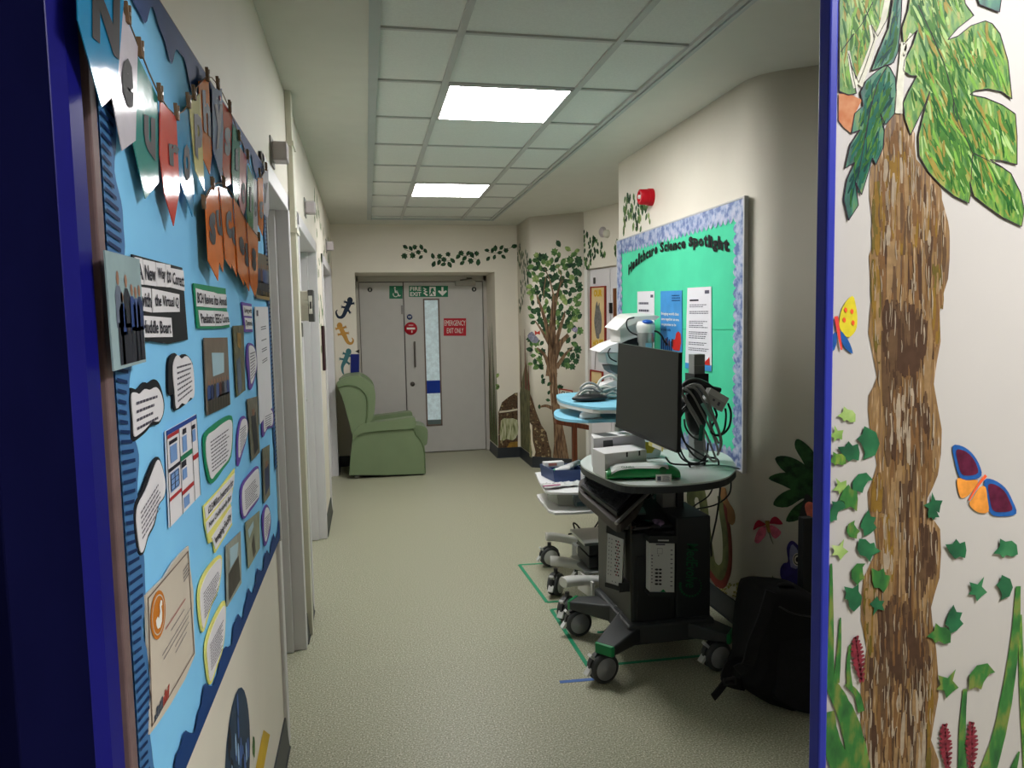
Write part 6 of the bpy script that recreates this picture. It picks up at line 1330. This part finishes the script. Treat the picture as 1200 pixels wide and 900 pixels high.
cable('pale green cable sleeve in the bundle on the monitor post', [(275, 340), (310, 400), (350, 470)], M('connector_pale', (130, 190, 176), .5), .008, y=2.965, name='cable_connector', cat='connector', jit=0)
p0 = A5((250, 460), 3.05)
tag(MB().ell(A5((230, 400), 3.06), (.05, .05, .11), cold).ell(A5((200, 340), 3.06), (.06, .04, .05), cold).build('cable_hook', origin=p0), 'black hook block on the monitor post behind the cables', 'hook')
# loose black cable and plug behind the wipes
cable('black cable curling below the monitor across a yellow card', [(700, 190), (715, 300), (745, 370), (790, 370), (850, 290)], blk, .004, y=2.95, k='x', group=None, jit=0)
b_ = [AT(670+a/8.571, 490+c/8.571, y=2.98) for a, c in [(705, 225), (715, 300), (750, 375), (800, 360), (850, 295)]]
bpy.data.objects.remove(bpy.context.scene.objects['cable.%03d' % (len([o for o in bpy.data.objects if o.name.startswith('cable.')]))]) if False else None
# cables below the worktop at the back
zs2 = lambda p: Z('s', p)
def cab2(label, pts, rad=.004, y=3.2, mat=None, k='s'):
    P = [AT(*q, y=y+rn.uniform(-.03, .03)) for q in Z(k, pts)]; tag(MB().tube(P, rad, mat or blk, 6, 5).build('cable', origin=P[0]), label, 'cable', 'black cables trailing under the worktop')
cab2('black cable under the worktop, upper short loop to the right', [(725, 215), (780, 195), (860, 175), (860, 210), (800, 215), (740, 215)])
cab2('black cable under the worktop falling beside the cabinet to floor', [(920, 170), (912, 260), (900, 350), (885, 420), (872, 480), (875, 540)], .005)
cab2('black cable under the worktop, long curve from right to cabinet top', [(970, 165), (960, 240), (900, 290), (820, 310), (760, 320)])
cab2('black cable under the worktop, steep diagonal strand', [(895, 175), (860, 250), (790, 300), (740, 360)])
cab2('black cable under the worktop, small ring near the column', [(735, 280), (755, 285), (750, 310), (735, 300)], .003)
cab2('black cable under the worktop, low arch left of the column', [(640, 350), (670, 320), (720, 310), (745, 345)], .003)
cab2('grey cable looped between keyboard tray and column', [(600, 215), (590, 250), (612, 280), (630, 250), (612, 220)], .004, mat=gry)
# shiny bag and mouse lying in the trolley top tray
q = AT(755, 612, y=2.96)
r = thing('cable_bag', 'shiny black and lilac wrapped cable bag in the trolley tray', 'bag', q)
shb = M('bag_shiny', (24, 24, 28), .15, coat=.8); lilb = M('bag_lilac', (150, 130, 160), .25, var=.4, scale=60)
o = MB(); o.ell(AT(748, 617, y=2.97), (.09, .05, .03), shb).ell(AT(735, 616, y=2.96), (.05, .04, .022), shb); o.build('wrap', r)
o = MB(); o.ell(AT(770, 614, y=2.97), (.035, .04, .022), lilb).ell(AT(781, 616, y=2.97), (.025, .03, .018), lilb); o.build('contents', r)
o = MB(); q = kq
r = thing('folded_document', 'dark grey plastic wallet lying below the keyboard tray', 'wallet', AT(745, 600, y=3.0))
MB().hexa([AT(736, 604, y=2.98), AT(757, 603, y=2.98), AT(754, 596, y=3.1), AT(737, 597, y=3.1)], [p+Vector((0, 0, .008)) for p in (AT(736, 604, y=2.98), AT(757, 603, y=2.98), AT(754, 596, y=3.1), AT(737, 597, y=3.1))], M('wallet_grey', (84, 88, 88), .35)).build('cover', r)
# yellow card, teal case and pale tray seen under the monitor
r = thing('notice_card', 'small yellow card standing under the monitor edge', 'card', AT(763, 530, y=3.2))
MB().poly([AT(x, y, y=3.2) for x, y in ((755, 517), (770, 521), (764, 531), (758, 531))], M('card_yellow', (190, 176, 40), .5), Vector((0, -1, 0)), .003).build('card', r)
r = thing('plastic_case', 'pale see-through plastic case on worktop behind cartons', 'case', AT(745, 530, y=3.25))
pal = M('case_pale', (188, 206, 204), .25, alpha=.75, var=.03)
fl_ = Vector((1.2, 3.25, W)); MB().hexa([Vector((1.17, 3.26, W)), Vector((1.36, 3.26, W)), Vector((1.36, 3.4, W)), Vector((1.17, 3.4, W))], [Vector((1.15, 3.25, W+.07)), Vector((1.38, 3.25, W+.07)), Vector((1.38, 3.41, W+.07)), Vector((1.15, 3.41, W+.07))], pal).build('case', r, bevel=.004)

# ---------------- white trolley with blue shelves ----------------
wm_ = M('trolley_white', (214, 214, 210), .35, var=.02); blu = M('shelf_light_blue', (134, 200, 226), .45, var=.05, scale=12); stl = M('steel_light', (160, 164, 164), .3, metal=.7)
def curved_arm(parent, p0, p1, w0=.09, w1=.06, h=.05, rise=.05):
    d = (p1-p0); s = Vector((-d.y, d.x, 0)).normalized(); rings = []; N_ = 10
    for i in range(N_+1):
        u = i/N_; c = p0+d*u+Vector((0, 0, 0)); z_off = -rise*(math.sin(u*math.pi/2)**2) if False else 0
        wv = (w0+(w1-w0)*u)*(1 if u > .12 else .75+.25*u/.12)/2; c = Vector((c.x, c.y, p0.z+(p1.z-p0.z)*(u*u*(3-2*u))))
        rings.append([c+s*(wv*math.cos(a))+Vector((0, 0, h/2*math.copysign(abs(math.sin(a))**.6, math.sin(a)))) for a in [2*math.pi*j/14 for j in range(14)]])
    MB().loft(rings, wm_).build('leg', parent)
t = thing('medical_trolley', 'white trolley with light blue upper shelves near alcove', 'trolley', (1.38, 4.25, 0))
castor(t, 1.07, 4.31, .062, .1, tyre, whub, .15, tyre); castor(t, 1.2, 3.98, .062, .1, tyre, whub, .15, tyre); castor(t, 1.6, 4.42, .062, 0, tyre, whub, .15, tyre); castor(t, 1.6, 4.08, .062, 0, tyre, whub, .15, tyre)
curved_arm(t, Vector((1.05, 4.32, .185)), Vector((1.35, 4.3, .13))); curved_arm(t, Vector((1.17, 3.98, .19)), Vector((1.36, 4.2, .13)), .07)
curved_arm(t, Vector((1.62, 4.42, .185)), Vector((1.4, 4.3, .13))); curved_arm(t, Vector((1.62, 4.08, .185)), Vector((1.4, 4.2, .13)))
MB().box(1.25, 1.58, 4.12, 4.38, .1, .16, wm_).build('base', t, bevel=.01)
MB().box(1.5, 1.57, 4.22, 4.3, .15, 1.3, stl).box(1.494, 1.502, 4.225, 4.295, .2, 1.28, wm_).build('column', t, bevel=.004)
def shelf(name, pts, z, th, mat, parent, under=None):
    P = smooth_closed([AT(*p, z=z) for p in pts], 3); P = [Vector((min(p.x, 1.69), p.y, p.z)) for p in P]
    MB().prism([Vector((p.x, p.y, z-th)) for p in P], (0, 0, th), mat).build(name, parent, bevel=.006)
    if under: MB().prism([Vector((min(1.68, p.x*.97+.035), p.y*.97+.12, z-th-.02)) for p in P], (0, 0, .019), under).build('shelf_underside', parent)
zu, zl = 1.045, .965
shelf('upper_shelf', [(652.5, 465), (655, 461.5), (680, 459.5), (730, 458), (765, 462), (765, 478), (722, 477.5), (695, 477), (672, 473), (657, 469)], zu, .014, blu, t, wm_)
shelf('lower_shelf', [(649, 485), (652, 480), (665, 479), (720, 478), (755, 482), (755, 492), (718, 491.5), (690, 492.5), (668, 491.5), (654, 489)], zl, .016, blu, t)
MB().box(1.26, 1.62, 4.24, 4.5, zl+.03, zu-.03, stl).build('keyboard_drawer', t, bevel=.006)
# printer-like head with tilted lid
h1 = thing('video_recorder', 'white curved medical recorder with tilted lid behind monitor top', 'recorder', AT(740, 400, y=4.2))
zh = lambda p, y: AT(*Z('h', [p])[0], y=y)
Y_ = 4.02
lid = [zh(p, Y_) for p in [(243, 207), (340, 110), (385, 82), (590, 72), (625, 84), (590, 112), (520, 112), (400, 145), (330, 170)]]
MB().prism([p+Vector((0, 0, 0)) for p in lid], (0, .22, .02), wm_).build('lid', h1, bevel=.004)
bodyp = [zh(p, Y_) for p in [(285, 195), (330, 165), (420, 140), (560, 118), (560, 300), (440, 262), (350, 290), (290, 320)]]
MB().prism([p+Vector((0, .02, 0)) for p in bodyp], (0, .18, 0), wm_).build('body', h1, bevel=.012)
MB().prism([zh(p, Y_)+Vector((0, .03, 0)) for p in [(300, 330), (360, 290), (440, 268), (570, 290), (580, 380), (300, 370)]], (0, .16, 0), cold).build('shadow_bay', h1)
# lower device with flat white top plate
h2 = thing('printer_unit', 'white wedge-topped printer unit left of the big monitor', 'printer', AT(722, 425, y=4.1))
zi = lambda p, y: AT(*Z('h', [p])[0], y=y)
MB().prism([zi(p, 4.1) for p in [(90, 395), (180, 340), (290, 300), (420, 320), (420, 380), (260, 398)]], (0, .2, .01), wb_).build('top_plate', h2, bevel=.003)
MB().prism([zi(p, 4.13) for p in [(145, 405), (400, 395), (400, 505), (240, 510), (160, 490)]], (0, .16, 0), wm_).build('body', h2, bevel=.015)
MB().prism([zi(p, 4.13) for p in [(180, 512), (400, 508), (400, 590), (245, 588), (200, 560)]], (0, .14, 0), M('printer_slate', (78, 84, 86), .5)).build('lower_housing', h2, bevel=.01)
MB().tube([zi(p, 4.09) for p in [(190, 360), (170, 400), (190, 450), (245, 480)]], .004, blk, 6, 4).build('lead', h2)
tag(MB().tube([zh(p, 3.99) for p in [(400, 90), (340, 110), (335, 170), (370, 220), (440, 250)]], .0045, blk, 6, 5).build('cable', origin=zh((400, 90), 3.99)), 'thin black cable arching over the tilted recorder lid', 'cable')
tag(MB().tube([zh(p, 4.0) for p in [(550, 207), (600, 215), (640, 250), (665, 300), (690, 330)]], .006, blk, 6, 5).build('cable', origin=zh((550, 207), 4.0)), 'thick black cable leaving the blue-topped canister to the right', 'cable')
# blue-topped canister
cb = AT(500+0, 0, y=4.0) if False else None
cz = zh((500, 150), 3.95); xk = cz.x; rk = .047
cn = thing('canister', 'white canister with blue oval top behind the monitor', 'canister', (xk, 3.95, 1.2))
z1, z2, z3, z4_ = zh((500, 345), 3.95).z-.1, zh((500, 225), 3.95).z, zh((500, 165), 3.95).z, zh((500, 140), 3.95).z
MB().lathe((xk, 3.95, 0), (0, 0, 1), [(rk*.86, z1), (rk*.86, z2-.06), (rk, z2-.05), (rk, z2)], stl, 28).build('body', cn)
MB().lathe((xk, 3.95, 0), (0, 0, 1), [(rk*.95, z2), (rk*1.1, z2+.02), (rk*1.15, z3), (rk*.95, z4_+.01), (.001, z4_+.012)], wm_, 28).build('cap', cn)
MB().ell((xk, 3.93, z4_+.004), (rk*.75, rk*.75, .016), M('button_blue', (30, 84, 176), .35)).build('button', cn)
MB().obox((xk, 3.95-rk*.9, z2-.075), (.035, .004, .035), M('label_cyan', (120, 170, 200), .4)).build('label', cn)
tag(MB().box(1.5, 1.66, 3.92, 4.36, 1.165, 1.185, wm_).build('instrument_shelf', t), 'x', 'x'); o = bpy.data.objects['instrument_shelf']
for kx in ('label', 'category'): del o[kx]
# items on the blue shelves
ms = thing('computer_mouse', 'white computer mouse on the lower blue shelf', 'mouse', AT(692, 488, z=zl))
mp = AT(691, 490, z=zl)-Vector((0, .03, 0)); MB().ell(mp+Vector((0, .02, .018)), (.062, .04, .03), M('mouse_white', (240, 240, 240), .4)).build('shell', ms); MB().obox(mp+Vector((0, .02, .004)), (.12, .07, .008), stl).build('base', ms)
bp = thing('black_pouch', 'black pouch under the grey cables on upper blue shelf', 'pouch', AT(693, 468, z=zu))
pp = AT(693, 471, z=zu); MB().ell(pp+Vector((.0, .03, .02)), (.11, .06, .022), blk).build('pouch', bp)
LL = [([(362, 160), (370, 120), (430, 80), (500, 85), (560, 130), (600, 180)], 'tall thin arch'), ([(540, 110), (570, 50), (640, 5), (700, 5), (760, 60)], 'highest arch beside monitor'), ([(330, 230), (400, 170), (500, 150), (620, 160), (740, 150)], 'long flat strand'), ([(380, 200), (450, 210), (540, 240), (600, 270), (650, 280), (720, 265)], 'front sagging strand'),
      ([(590, 150), (570, 190), (590, 240), (640, 275), (720, 270)], 'tight front curl'), ([(350, 210), (420, 160), (560, 190), (700, 215), (740, 210)], 'middle strand'), ([(300, 240), (360, 180), (480, 130), (600, 140), (740, 180)], 'rear strand'), ([(400, 180), (520, 200), (620, 230), (740, 240)], 'lowest strand')]
LL += [([(300, 235), (380, 150), (470, 125), (560, 170), (640, 150), (740, 120)], 'wavy rear loop'), ([(420, 235), (480, 170), (600, 120), (700, 130), (745, 145)], 'rising strand'), ([(330, 215), (390, 190), (500, 215), (580, 200), (660, 225), (745, 220)], 'broad lower loop'), ([(380, 150), (440, 110), (520, 120), (540, 170), (470, 200), (400, 190)], 'closed small loop'), ([(560, 235), (640, 200), (700, 170), (745, 190)], 'short right strand')]
for i, (pts, w_) in enumerate(LL):
    P = [AT(*q_, y=4.1+.02*(i % 4)) for q_ in Z('o', pts)]; tag(MB().tube(P, .007, [gry, M('cable_white', (208, 208, 200), .4)][i % 2], 6, 4).build('cable', origin=P[0]), 'pale cable tangled on the upper blue shelf, %s' % w_, 'cable', 'tangled pale cables on the blue shelf')
w1 = [AT(*q_, y=4.15) for q_ in Z('o', [(520, 130), (740, 50), (745, 130), (560, 160)])]
tag(MB().prism(w1, (0, .12, 0), wb_).build('probe_holder', bevel=.006), 'white slanted plastic wedge on the pile of pale cables', 'holder')
w2 = [AT(*q_, y=4.2) for q_ in Z('o', [(590, 160), (745, 165), (745, 245), (600, 235)])]
tag(MB().prism(w2, (0, .1, 0), stl).build('lead_box', bevel=.006), 'grey flat box under the pale cables beside the monitor', 'box')

# ---------------- white tray trolley in front of it ----------------
t = thing('tray_trolley', 'low white trolley with two stacked white trays', 'trolley', (1.2, 3.75, 0))
castor(t, .985, 3.83, .062, .9, tyre, whub, .15, tyre); castor(t, .95, 3.47, .062, .8, tyre, whub, .15, gdark); castor(t, 1.5, 3.86, .062, 0, tyre, whub, .15, tyre); castor(t, 1.52, 3.55, .062, 0, tyre, whub, .15, tyre)
curved_arm(t, Vector((.955, 3.83, .195)), Vector((1.3, 3.76, .13)), .085); curved_arm(t, Vector((.93, 3.47, .2)), Vector((1.28, 3.62, .14)), .085)
curved_arm(t, Vector((1.53, 3.86, .185)), Vector((1.3, 3.74, .13))); curved_arm(t, Vector((1.55, 3.55, .185)), Vector((1.3, 3.64, .13)))
MB().box(1.2, 1.42, 3.58, 3.8, .1, .16, wm_).build('base', t, bevel=.01)
MB().box(1.34, 1.4, 3.74, 3.8, .15, .62, stl).build('column', t)
rk_ = lambda p, y: AT(*p, y=y)
MB().poly([AT(677, 669, x=1.08), AT(694, 683, x=1.08), AT(694, 702, x=1.08), AT(677, 690, x=1.08)], wm_, Vector((-1, 0, 0)), .012).build('side_plate', t)
MB().box(1.09, 1.36, 3.62, 3.9, .33, .345, stl).box(1.09, 1.36, 3.62, 3.9, .18, .19, stl).build('rack', t)
MB().box(1.12, 1.35, 3.64, 3.86, .2, .26, blk).box(1.12, 1.35, 3.64, 3.86, .27, .325, M('unit_dark', (44, 46, 48), .5)).build('rack_unit', t, bevel=.004)
def tray(name, pts, z, label):
    P = smooth_closed([AT(*p, z=z) for p in pts], 2); o = MB(); o.prism([Vector((p.x, p.y, z-.012)) for p in P], (0, 0, .012), wb_)
    o.build(name, t, bevel=.004)
tray('upper_tray', [(628.5, 556), (633, 553), (690, 551), (740, 552), (740, 576), (690, 577), (645, 577), (636, 571)], .6, '')
tray('lower_tray', [(630, 582), (636, 578), (690, 575), (740, 577), (740, 597), (695, 599), (650, 601), (640, 594)], .5, '')
# unit box with printed letters
bxr = thing('reo_box', 'grey box marked REOM low behind the black trolley', 'box', AT(692, 657, y=4.02)); bxr.name = 'equipment_box'
q = Q(Frame((0, 4.0, 0), (1, 0, 0), (0, -1, 0)), [(681.5, 647), (716, 646), (716, 664), (681.5, 665)]); 
MB().quad(q, M('unit_grey', (150, 154, 154), .4), 0, 0, 1, 0, 1, t=.2).build('housing', bxr, bevel=.004)
MB().text('REOM', q, M('unit_ink', (40, 62, 80), .5), .002, .04, .62, .9, .35, .03).build('lettering', bxr)
r = thing('power_plug', 'black plug and adapter on the grey unit behind trolley', 'plug', AT(684, 632, y=4.03))
o = MB(); c_ = AT(684, 629, y=4.06); o.obox(c_, (.06, .06, .055), blk); o.build('body', r, bevel=.006)
MB().tube([AT(*p, y=4.03) for p in [(675, 626), (673, 618), (672, 613), (676, 615), (681, 622)]], .005, blk, 6, 4).build('lead', r)
for i, pts in enumerate([[(676, 636), (684, 640), (700, 640)], [(690, 626), (697, 618), (702, 610)], [(693, 628), (699, 620), (704, 613)], [(666, 626), (674, 625), (680, 626)]]): MB().tube([AT(*p, y=4.03) for p in pts], .005, blk, 6, 4).build('lead', r)
# items on the trays
zq = lambda p, z: AT(*Z('y', [p])[0], z=z)
bbx = thing('blue_caddy', 'navy blue open tray of small tubes on upper white tray', 'tray', zq((420, 340), .6))
nb = M('caddy_blue', (44, 66, 116), .45, var=.04); fl, fr_, = zq((300, 350), .602), zq((635, 345), .602); bl_ = zq((235, 262), .602)
bl_ = fl+Vector((-.03, .2, 0)); br_ = fr_+Vector((.0, .2, 0)); hh = Vector((0, 0, .07)); o = MB(); o.hexa([fl, fr_, br_, bl_], [p+Vector((0, 0, .006)) for p in (fl, fr_, br_, bl_)], nb)
for a, c in ((fl, fr_), (fr_, br_), (br_, bl_), (bl_, fl)):
    nn = Vector((0, 0, 1)).cross((c-a).normalized())*.006; ou = -nn*1.5
    o.hexa([a, c, c+nn, a+nn], [a+hh+ou, c+hh+ou, c+nn+hh+ou, a+nn+hh+ou], nb)
o.build('caddy', bbx)
mid = (fl+fr_+br_+bl_)/4; rn2 = random.Random(3)
tubes = [('green-capped tube', M('tube_green', (60, 160, 120), .4)), ('white tube', wb_), ('white and cyan tube', M('tube_cyan', (150, 210, 214), .4)), ('pink-printed tube', M('tube_pink', (196, 90, 120), .4))]
for i, (nm, mt) in enumerate(tubes):
    a = mid+Vector((-.06+.035*i, -.06+.035*i, .062)); d = Vector((.08, .02*(i-1), .012)); o = MB(); o.cyl(a, a+d, .014, wb_, .016, 14); r = thing('specimen_tube', '%s lying in the navy blue tray' % nm, 'tube', a, 'tubes in the navy blue tray'); o.build('body', r); MB().cyl(a-d*.14, a, .012, mt, n=14).build('cap', r)
r = thing('small_box', 'small white box on the back rim of the navy tray', 'box', mid+Vector((-.04, .07, .07))); MB().obox(mid+Vector((-.04, .07, .075)), (.12, .05, .03), wb_).build('carton', r, bevel=.002); MB().obox(mid+Vector((-.05, .044, .077)), (.05, .002, .015), M('print_rose', (176, 120, 112), .5)).build('print', r)
r = thing('paper_cup', 'white paper packet standing right of the navy tray', 'packet', zq((670, 350), .602)); r.name = 'paper_packet'; p = zq((672, 360), .602); MB().hexa([p+Vector(v) for v in ((-.03, -.01, 0), (.03, -.01, 0), (.03, .01, 0), (-.03, .01, 0))], [p+Vector(v) for v in ((-.03, .0, .07), (.03, .0, .07), (.03, .012, .07), (-.03, .012, .07))], wb_).build('packet', r); MB().lines(Quad(p+Vector((-.025, -.0085, .06)), p+Vector((.025, -.0085, .06)), p+Vector((.025, -.0115, .01)), p+Vector((-.025, -.0115, .01)), (0, -1, 0)), greyink, 4, .001).build('print', r)
# papers and clear boxes between the trays
r = thing('plastic_bag', 'crumpled white plastic packaging with pink strip on upper tray', 'bag', zq((400, 420), .6)); o = MB(); rn2 = random.Random(8); nX, nY = 14, 6; c0 = zq((190, 440), .604); c1 = zq((640, 400), .604)
pts_ = [[c0.lerp(c1, i/nX)+Vector((0, .012+.10*j/nY, .004+.014*math.sin(math.pi*j/nY)*(.5+.5*math.sin(i*1.7+j))+rn2.uniform(0, .008))) for j in range(nY+1)] for i in range(nX+1)]
o.add([p for row in pts_ for p in row], [(i*(nY+1)+j, (i+1)*(nY+1)+j, (i+1)*(nY+1)+j+1, i*(nY+1)+j+1) for i in range(nX) for j in range(nY)], M('plastic_film', (220, 222, 220), .25, coat=.5), True); f_ = o.build('film', r); s_ = f_.modifiers.new('s', 'SOLIDIFY'); s_.thickness = .002
o = MB(); p = zq((270, 395), .622); o.hexa([p+Vector(v) for v in ((-.05, -.012, .0), (.05, .004, .0), (.05, .022, 0), (-.05, .006, 0))], [p+Vector(v) for v in ((-.05, -.012, .004), (.05, .004, .004), (.05, .022, .004), (-.05, .006, .004))], M('strip_magenta', (170, 80, 120), .5)); o.build('strip', r)
def clearbox(label, fl, fr_, dp, h, tint, lab):
    r = thing('clear_box', label, 'box', fl); m_ = tint; o = MB(); bl_ = fl+dp; br_ = fr_+dp; up = Vector((0, 0, h)); o.hexa([fl, fr_, br_, bl_], [p+Vector((0, 0, .004)) for p in (fl, fr_, br_, bl_)], m_)
    for a, c in ((fl, fr_), (fr_, br_), (br_, bl_), (bl_, fl)):
        nn = Vector((0, 0, 1)).cross((c-a).normalized())*.003; ou = -nn*3; o.hexa([a, c, c+nn, a+nn], [a+up+ou, c+up+ou, c+nn+up+ou, a+nn+up+ou], m_)
    o.build('tub', r)
    o = MB(); o.hexa([fl+up*1.0-Vector((.012, .01, 0)), fr_+up+Vector((.012, -.01, 0)), br_+up+Vector((.012, .01, 0)), bl_+up+Vector((-.012, .01, 0))], [p+up*1.0+Vector((0, 0, .006)) for p in (fl-Vector((.012, .01, 0)), fr_+Vector((.012, -.01, 0)), br_+Vector((.012, .01, 0)), bl_+Vector((-.012, .01, 0)))], m_); o.build('lid', r)
    if lab: MB().quad(Quad(fl+up, fr_+up, fr_, fl, (0, -1, 0)), M('label_slate', (70, 96, 110), .4), .004, .1, .9, .45, .9).build('label', r)
clr = M('clear_plastic', (222, 226, 216), .2, var=.02, alpha=.45); clr2 = M('clear_blue_plastic', (196, 210, 214), .2, var=.02, alpha=.5)
clearbox('clear plastic tub with lid on the lower white tray', zq((345, 625), .502), zq((530, 622), .502), Vector((-.02, .16, 0)), .075, clr, False)
clearbox('clear plastic box with slate label right of the lidded tub', zq((545, 640), .502), zq((690, 632), .502), Vector((0, .15, 0)), .06, clr2, True)

# ---------------- wooden T stand behind ----------------
t = thing('wooden_stand', 'dark brown wooden T-shaped stand before the tree mural', 'stand', (1.78, 6.2, 0))
yT = 6.3; a = AT(667.5, 493, y=yT); wz = M('stand_wood', (112, 60, 34), .5, stretch=(20, 20, 2), scale=4, alt=(86, 44, 26))
x0_ = AT(670.5, 520, y=yT).x; x1_ = AT(676, 520, y=yT).x; MB().box(x0_, x1_, yT-.02, yT+.02, .03, a.z, wz).build('post', t, bevel=.003)
P = [AT(651, 491, y=yT), AT(689, 498, y=yT), AT(689, 503.5, y=yT), AT(651, 496.5, y=yT)]; MB().prism([p-Vector((0, .03, 0)) for p in P], (0, .06, 0), wz).build('top_bar', t, bevel=.003)
xm_ = (x0_+x1_)/2; MB().box(xm_-.16, xm_+.16, yT-.025, yT+.025, 0, .035, wz).box(xm_-.025, xm_+.025, yT-.16, yT+.16, 0, .035, wz).build('foot', t, bevel=.003)

# ---------------- backpack ----------------
bk = M('backpack_black', (17, 17, 19), .75, var=.2, scale=60, spec=.25); bk2 = M('backpack_panel', (24, 24, 27), .7, var=.2, scale=60, spec=.25); bkl = M('backpack_buckle', (40, 40, 42), .35)
t = thing('backpack', 'black backpack leaning on the wall beside the blue frame', 'backpack', (1.62, 2.62, 0))
zb2 = lambda p, y: AT(*Z('b', [p])[0], y=y)
out = [(330, 175), (360, 145), (420, 135), (480, 140), (560, 145), (640, 180), (720, 260), (740, 480), (730, 700), (690, 810), (560, 830), (480, 815), (400, 780), (300, 730), (240, 690), (215, 640), (260, 560), (270, 450), (290, 330)]
yb_ = 2.52
P = smooth_closed([zb2(p, yb_) for p in out], 2); cx_ = sum((p for p in P), Vector())/len(P)
def bring(f, dy, dx=0): return [Vector((cx_.x+(p.x-cx_.x)*f+dx, yb_+dy+(.06*(p.z/.45)), max(.004, cx_.z+(p.z-cx_.z)*f))) for p in P]
rings = [bring(.72, -.10), bring(.88, -.085), bring(.97, -.05), bring(1.0, 0), bring(1.0, .06), bring(.95, .11), bring(.8, .13)]
o = MB(); o.loft(rings, bk, True, False); o.poly(rings[0], bk, Vector((0, -1, 0))); o.poly(rings[-1], bk, Vector((0, 1, 0))); o.build('body', t)
o = MB(); r1 = [Vector((cx_.x+.02+(p.x-cx_.x)*.62, yb_-.118+.06*(p.z/.45), cx_.z-.06+(p.z-cx_.z)*.55)) for p in P]; r0 = [p+Vector((0, .03, 0)) for p in [Vector((cx_.x+.02+(p.x-cx_.x)*.7, p.y*0+yb_-.118+.06*(p.z/.45), cx_.z-.06+(p.z-cx_.z)*.62)) for p in P]]
o.loft([r1, r0], bk2, True, False); o.poly(r1, bk2, Vector((0, -1, 0))); o.build('front_pocket', t)
def strap(name, pts, y, w_, k=4):
    C_ = smooth_open([zb2(p, yy) for p, yy in zip(pts, y)], k); o = MB(); A = []; B = []
    for i, p in enumerate(C_):
        tg = (C_[min(i+1, len(C_)-1)]-C_[max(i-1, 0)]).normalized(); s = Vector((0, -1, .0)).cross(tg).normalized(); A.append(p+s*w_/2); B.append(p-s*w_/2)
    rings = [[a, b2, b2+Vector((0, .008, 0)), a+Vector((0, .008, 0))] for a, b2 in zip(A, B)]; o.loft(rings, bk2, False); return o.build(name, t)
strap('shoulder_strap', [(400, 160), (360, 300), (300, 450), (270, 560), (210, 600)], [2.44, 2.42, 2.41, 2.44, 2.46], .05)
strap('waist_strap', [(270, 560), (210, 550), (170, 570), (150, 640), (190, 665), (260, 680)], [2.5, 2.5, 2.5, 2.5, 2.5, 2.52], .045)
strap('loose_strap', [(165, 640), (140, 670), (110, 710), (75, 750)], [2.5, 2.49, 2.48, 2.47], .028)
o = MB(); c_ = zb2((165, 640), 2.485); o.obox(c_, (.045, .012, .008), bkl).obox(c_+Vector((0, 0, -.022)), (.045, .012, .006), bkl).obox(c_+Vector((.022, 0, -.011)), (.006, .012, .028), bkl).obox(c_+Vector((-.022, 0, -.011)), (.006, .012, .028), bkl); o.build('buckle', t)
o = MB(); o.tube([zb2((430, 140), 2.55), zb2((450, 118), 2.55), zb2((510, 125), 2.55), zb2((520, 148), 2.55)], .008, bk2, 8, 4); o.build('grab_handle', t)
o = MB(); o.tube([zb2((440, 240), 2.40), zb2((520, 280), 2.40), zb2((640, 300), 2.40)], .003, bkl, 6, 3); o.build('zip', t)
# folded dark pole beside it
t = thing('black_stand', 'black upright pole standing behind the backpack by blue frame', 'pole', (AT(943, 650, y=2.62).x, 2.62, 0)); x_ = AT(943, 650, y=2.62).x
MB().box(x_-.02, x_+.03, 2.60, 2.64, 0, AT(943, 606, y=2.62).z, blk).build('post', t, bevel=.004)

# ---------------- floor tape ----------------
gt_ = M('tape_green', (22, 142, 100), .5, var=.05); bt_ = M('tape_blue', (72, 110, 176), .5, var=.05)
def tape(label, pts, w_, mat, grp=None):
    o = MB(); P = [AT(*p, z=0) for p in pts]
    for a, c in zip(P, P[1:]):
        d = (c-a).normalized(); s = Vector((-d.y, d.x, 0))*w_/2; u_ = Vector((0, 0, .0015)); e = d*w_/2*0
        o.poly([a-s+u_, c-s+u_, c+s+u_, a+s+u_], mat, Vector((0, 0, 1)), .001)
    tag(o.build('floor_tape', origin=P[0]), label, 'floor tape', grp)
tape('green tape rectangle on floor around the white trolleys', [(670, 658.5), (608.5, 662), (641, 706), (690, 702)], .02, gt_, 'green tape outlines on floor')
tape('green tape outline on floor around the black trolley', [(690, 711), (646, 714.5), (689, 781), (720, 778.5), (840, 767)], .02, gt_, 'green tape outlines on floor')
tape('short strip of blue tape on floor at the front castor', [(656, 799.5), (697, 796)], .022, bt_)
tape('faint green tape strip under the black trolley', [(700, 741), (712, 741)], .02, gt_, 'green tape outlines on floor')
for o in list(bpy.data.objects):
    if o.type == 'MESH' and len(o.data.polygons) == 0: bpy.data.objects.remove(o)
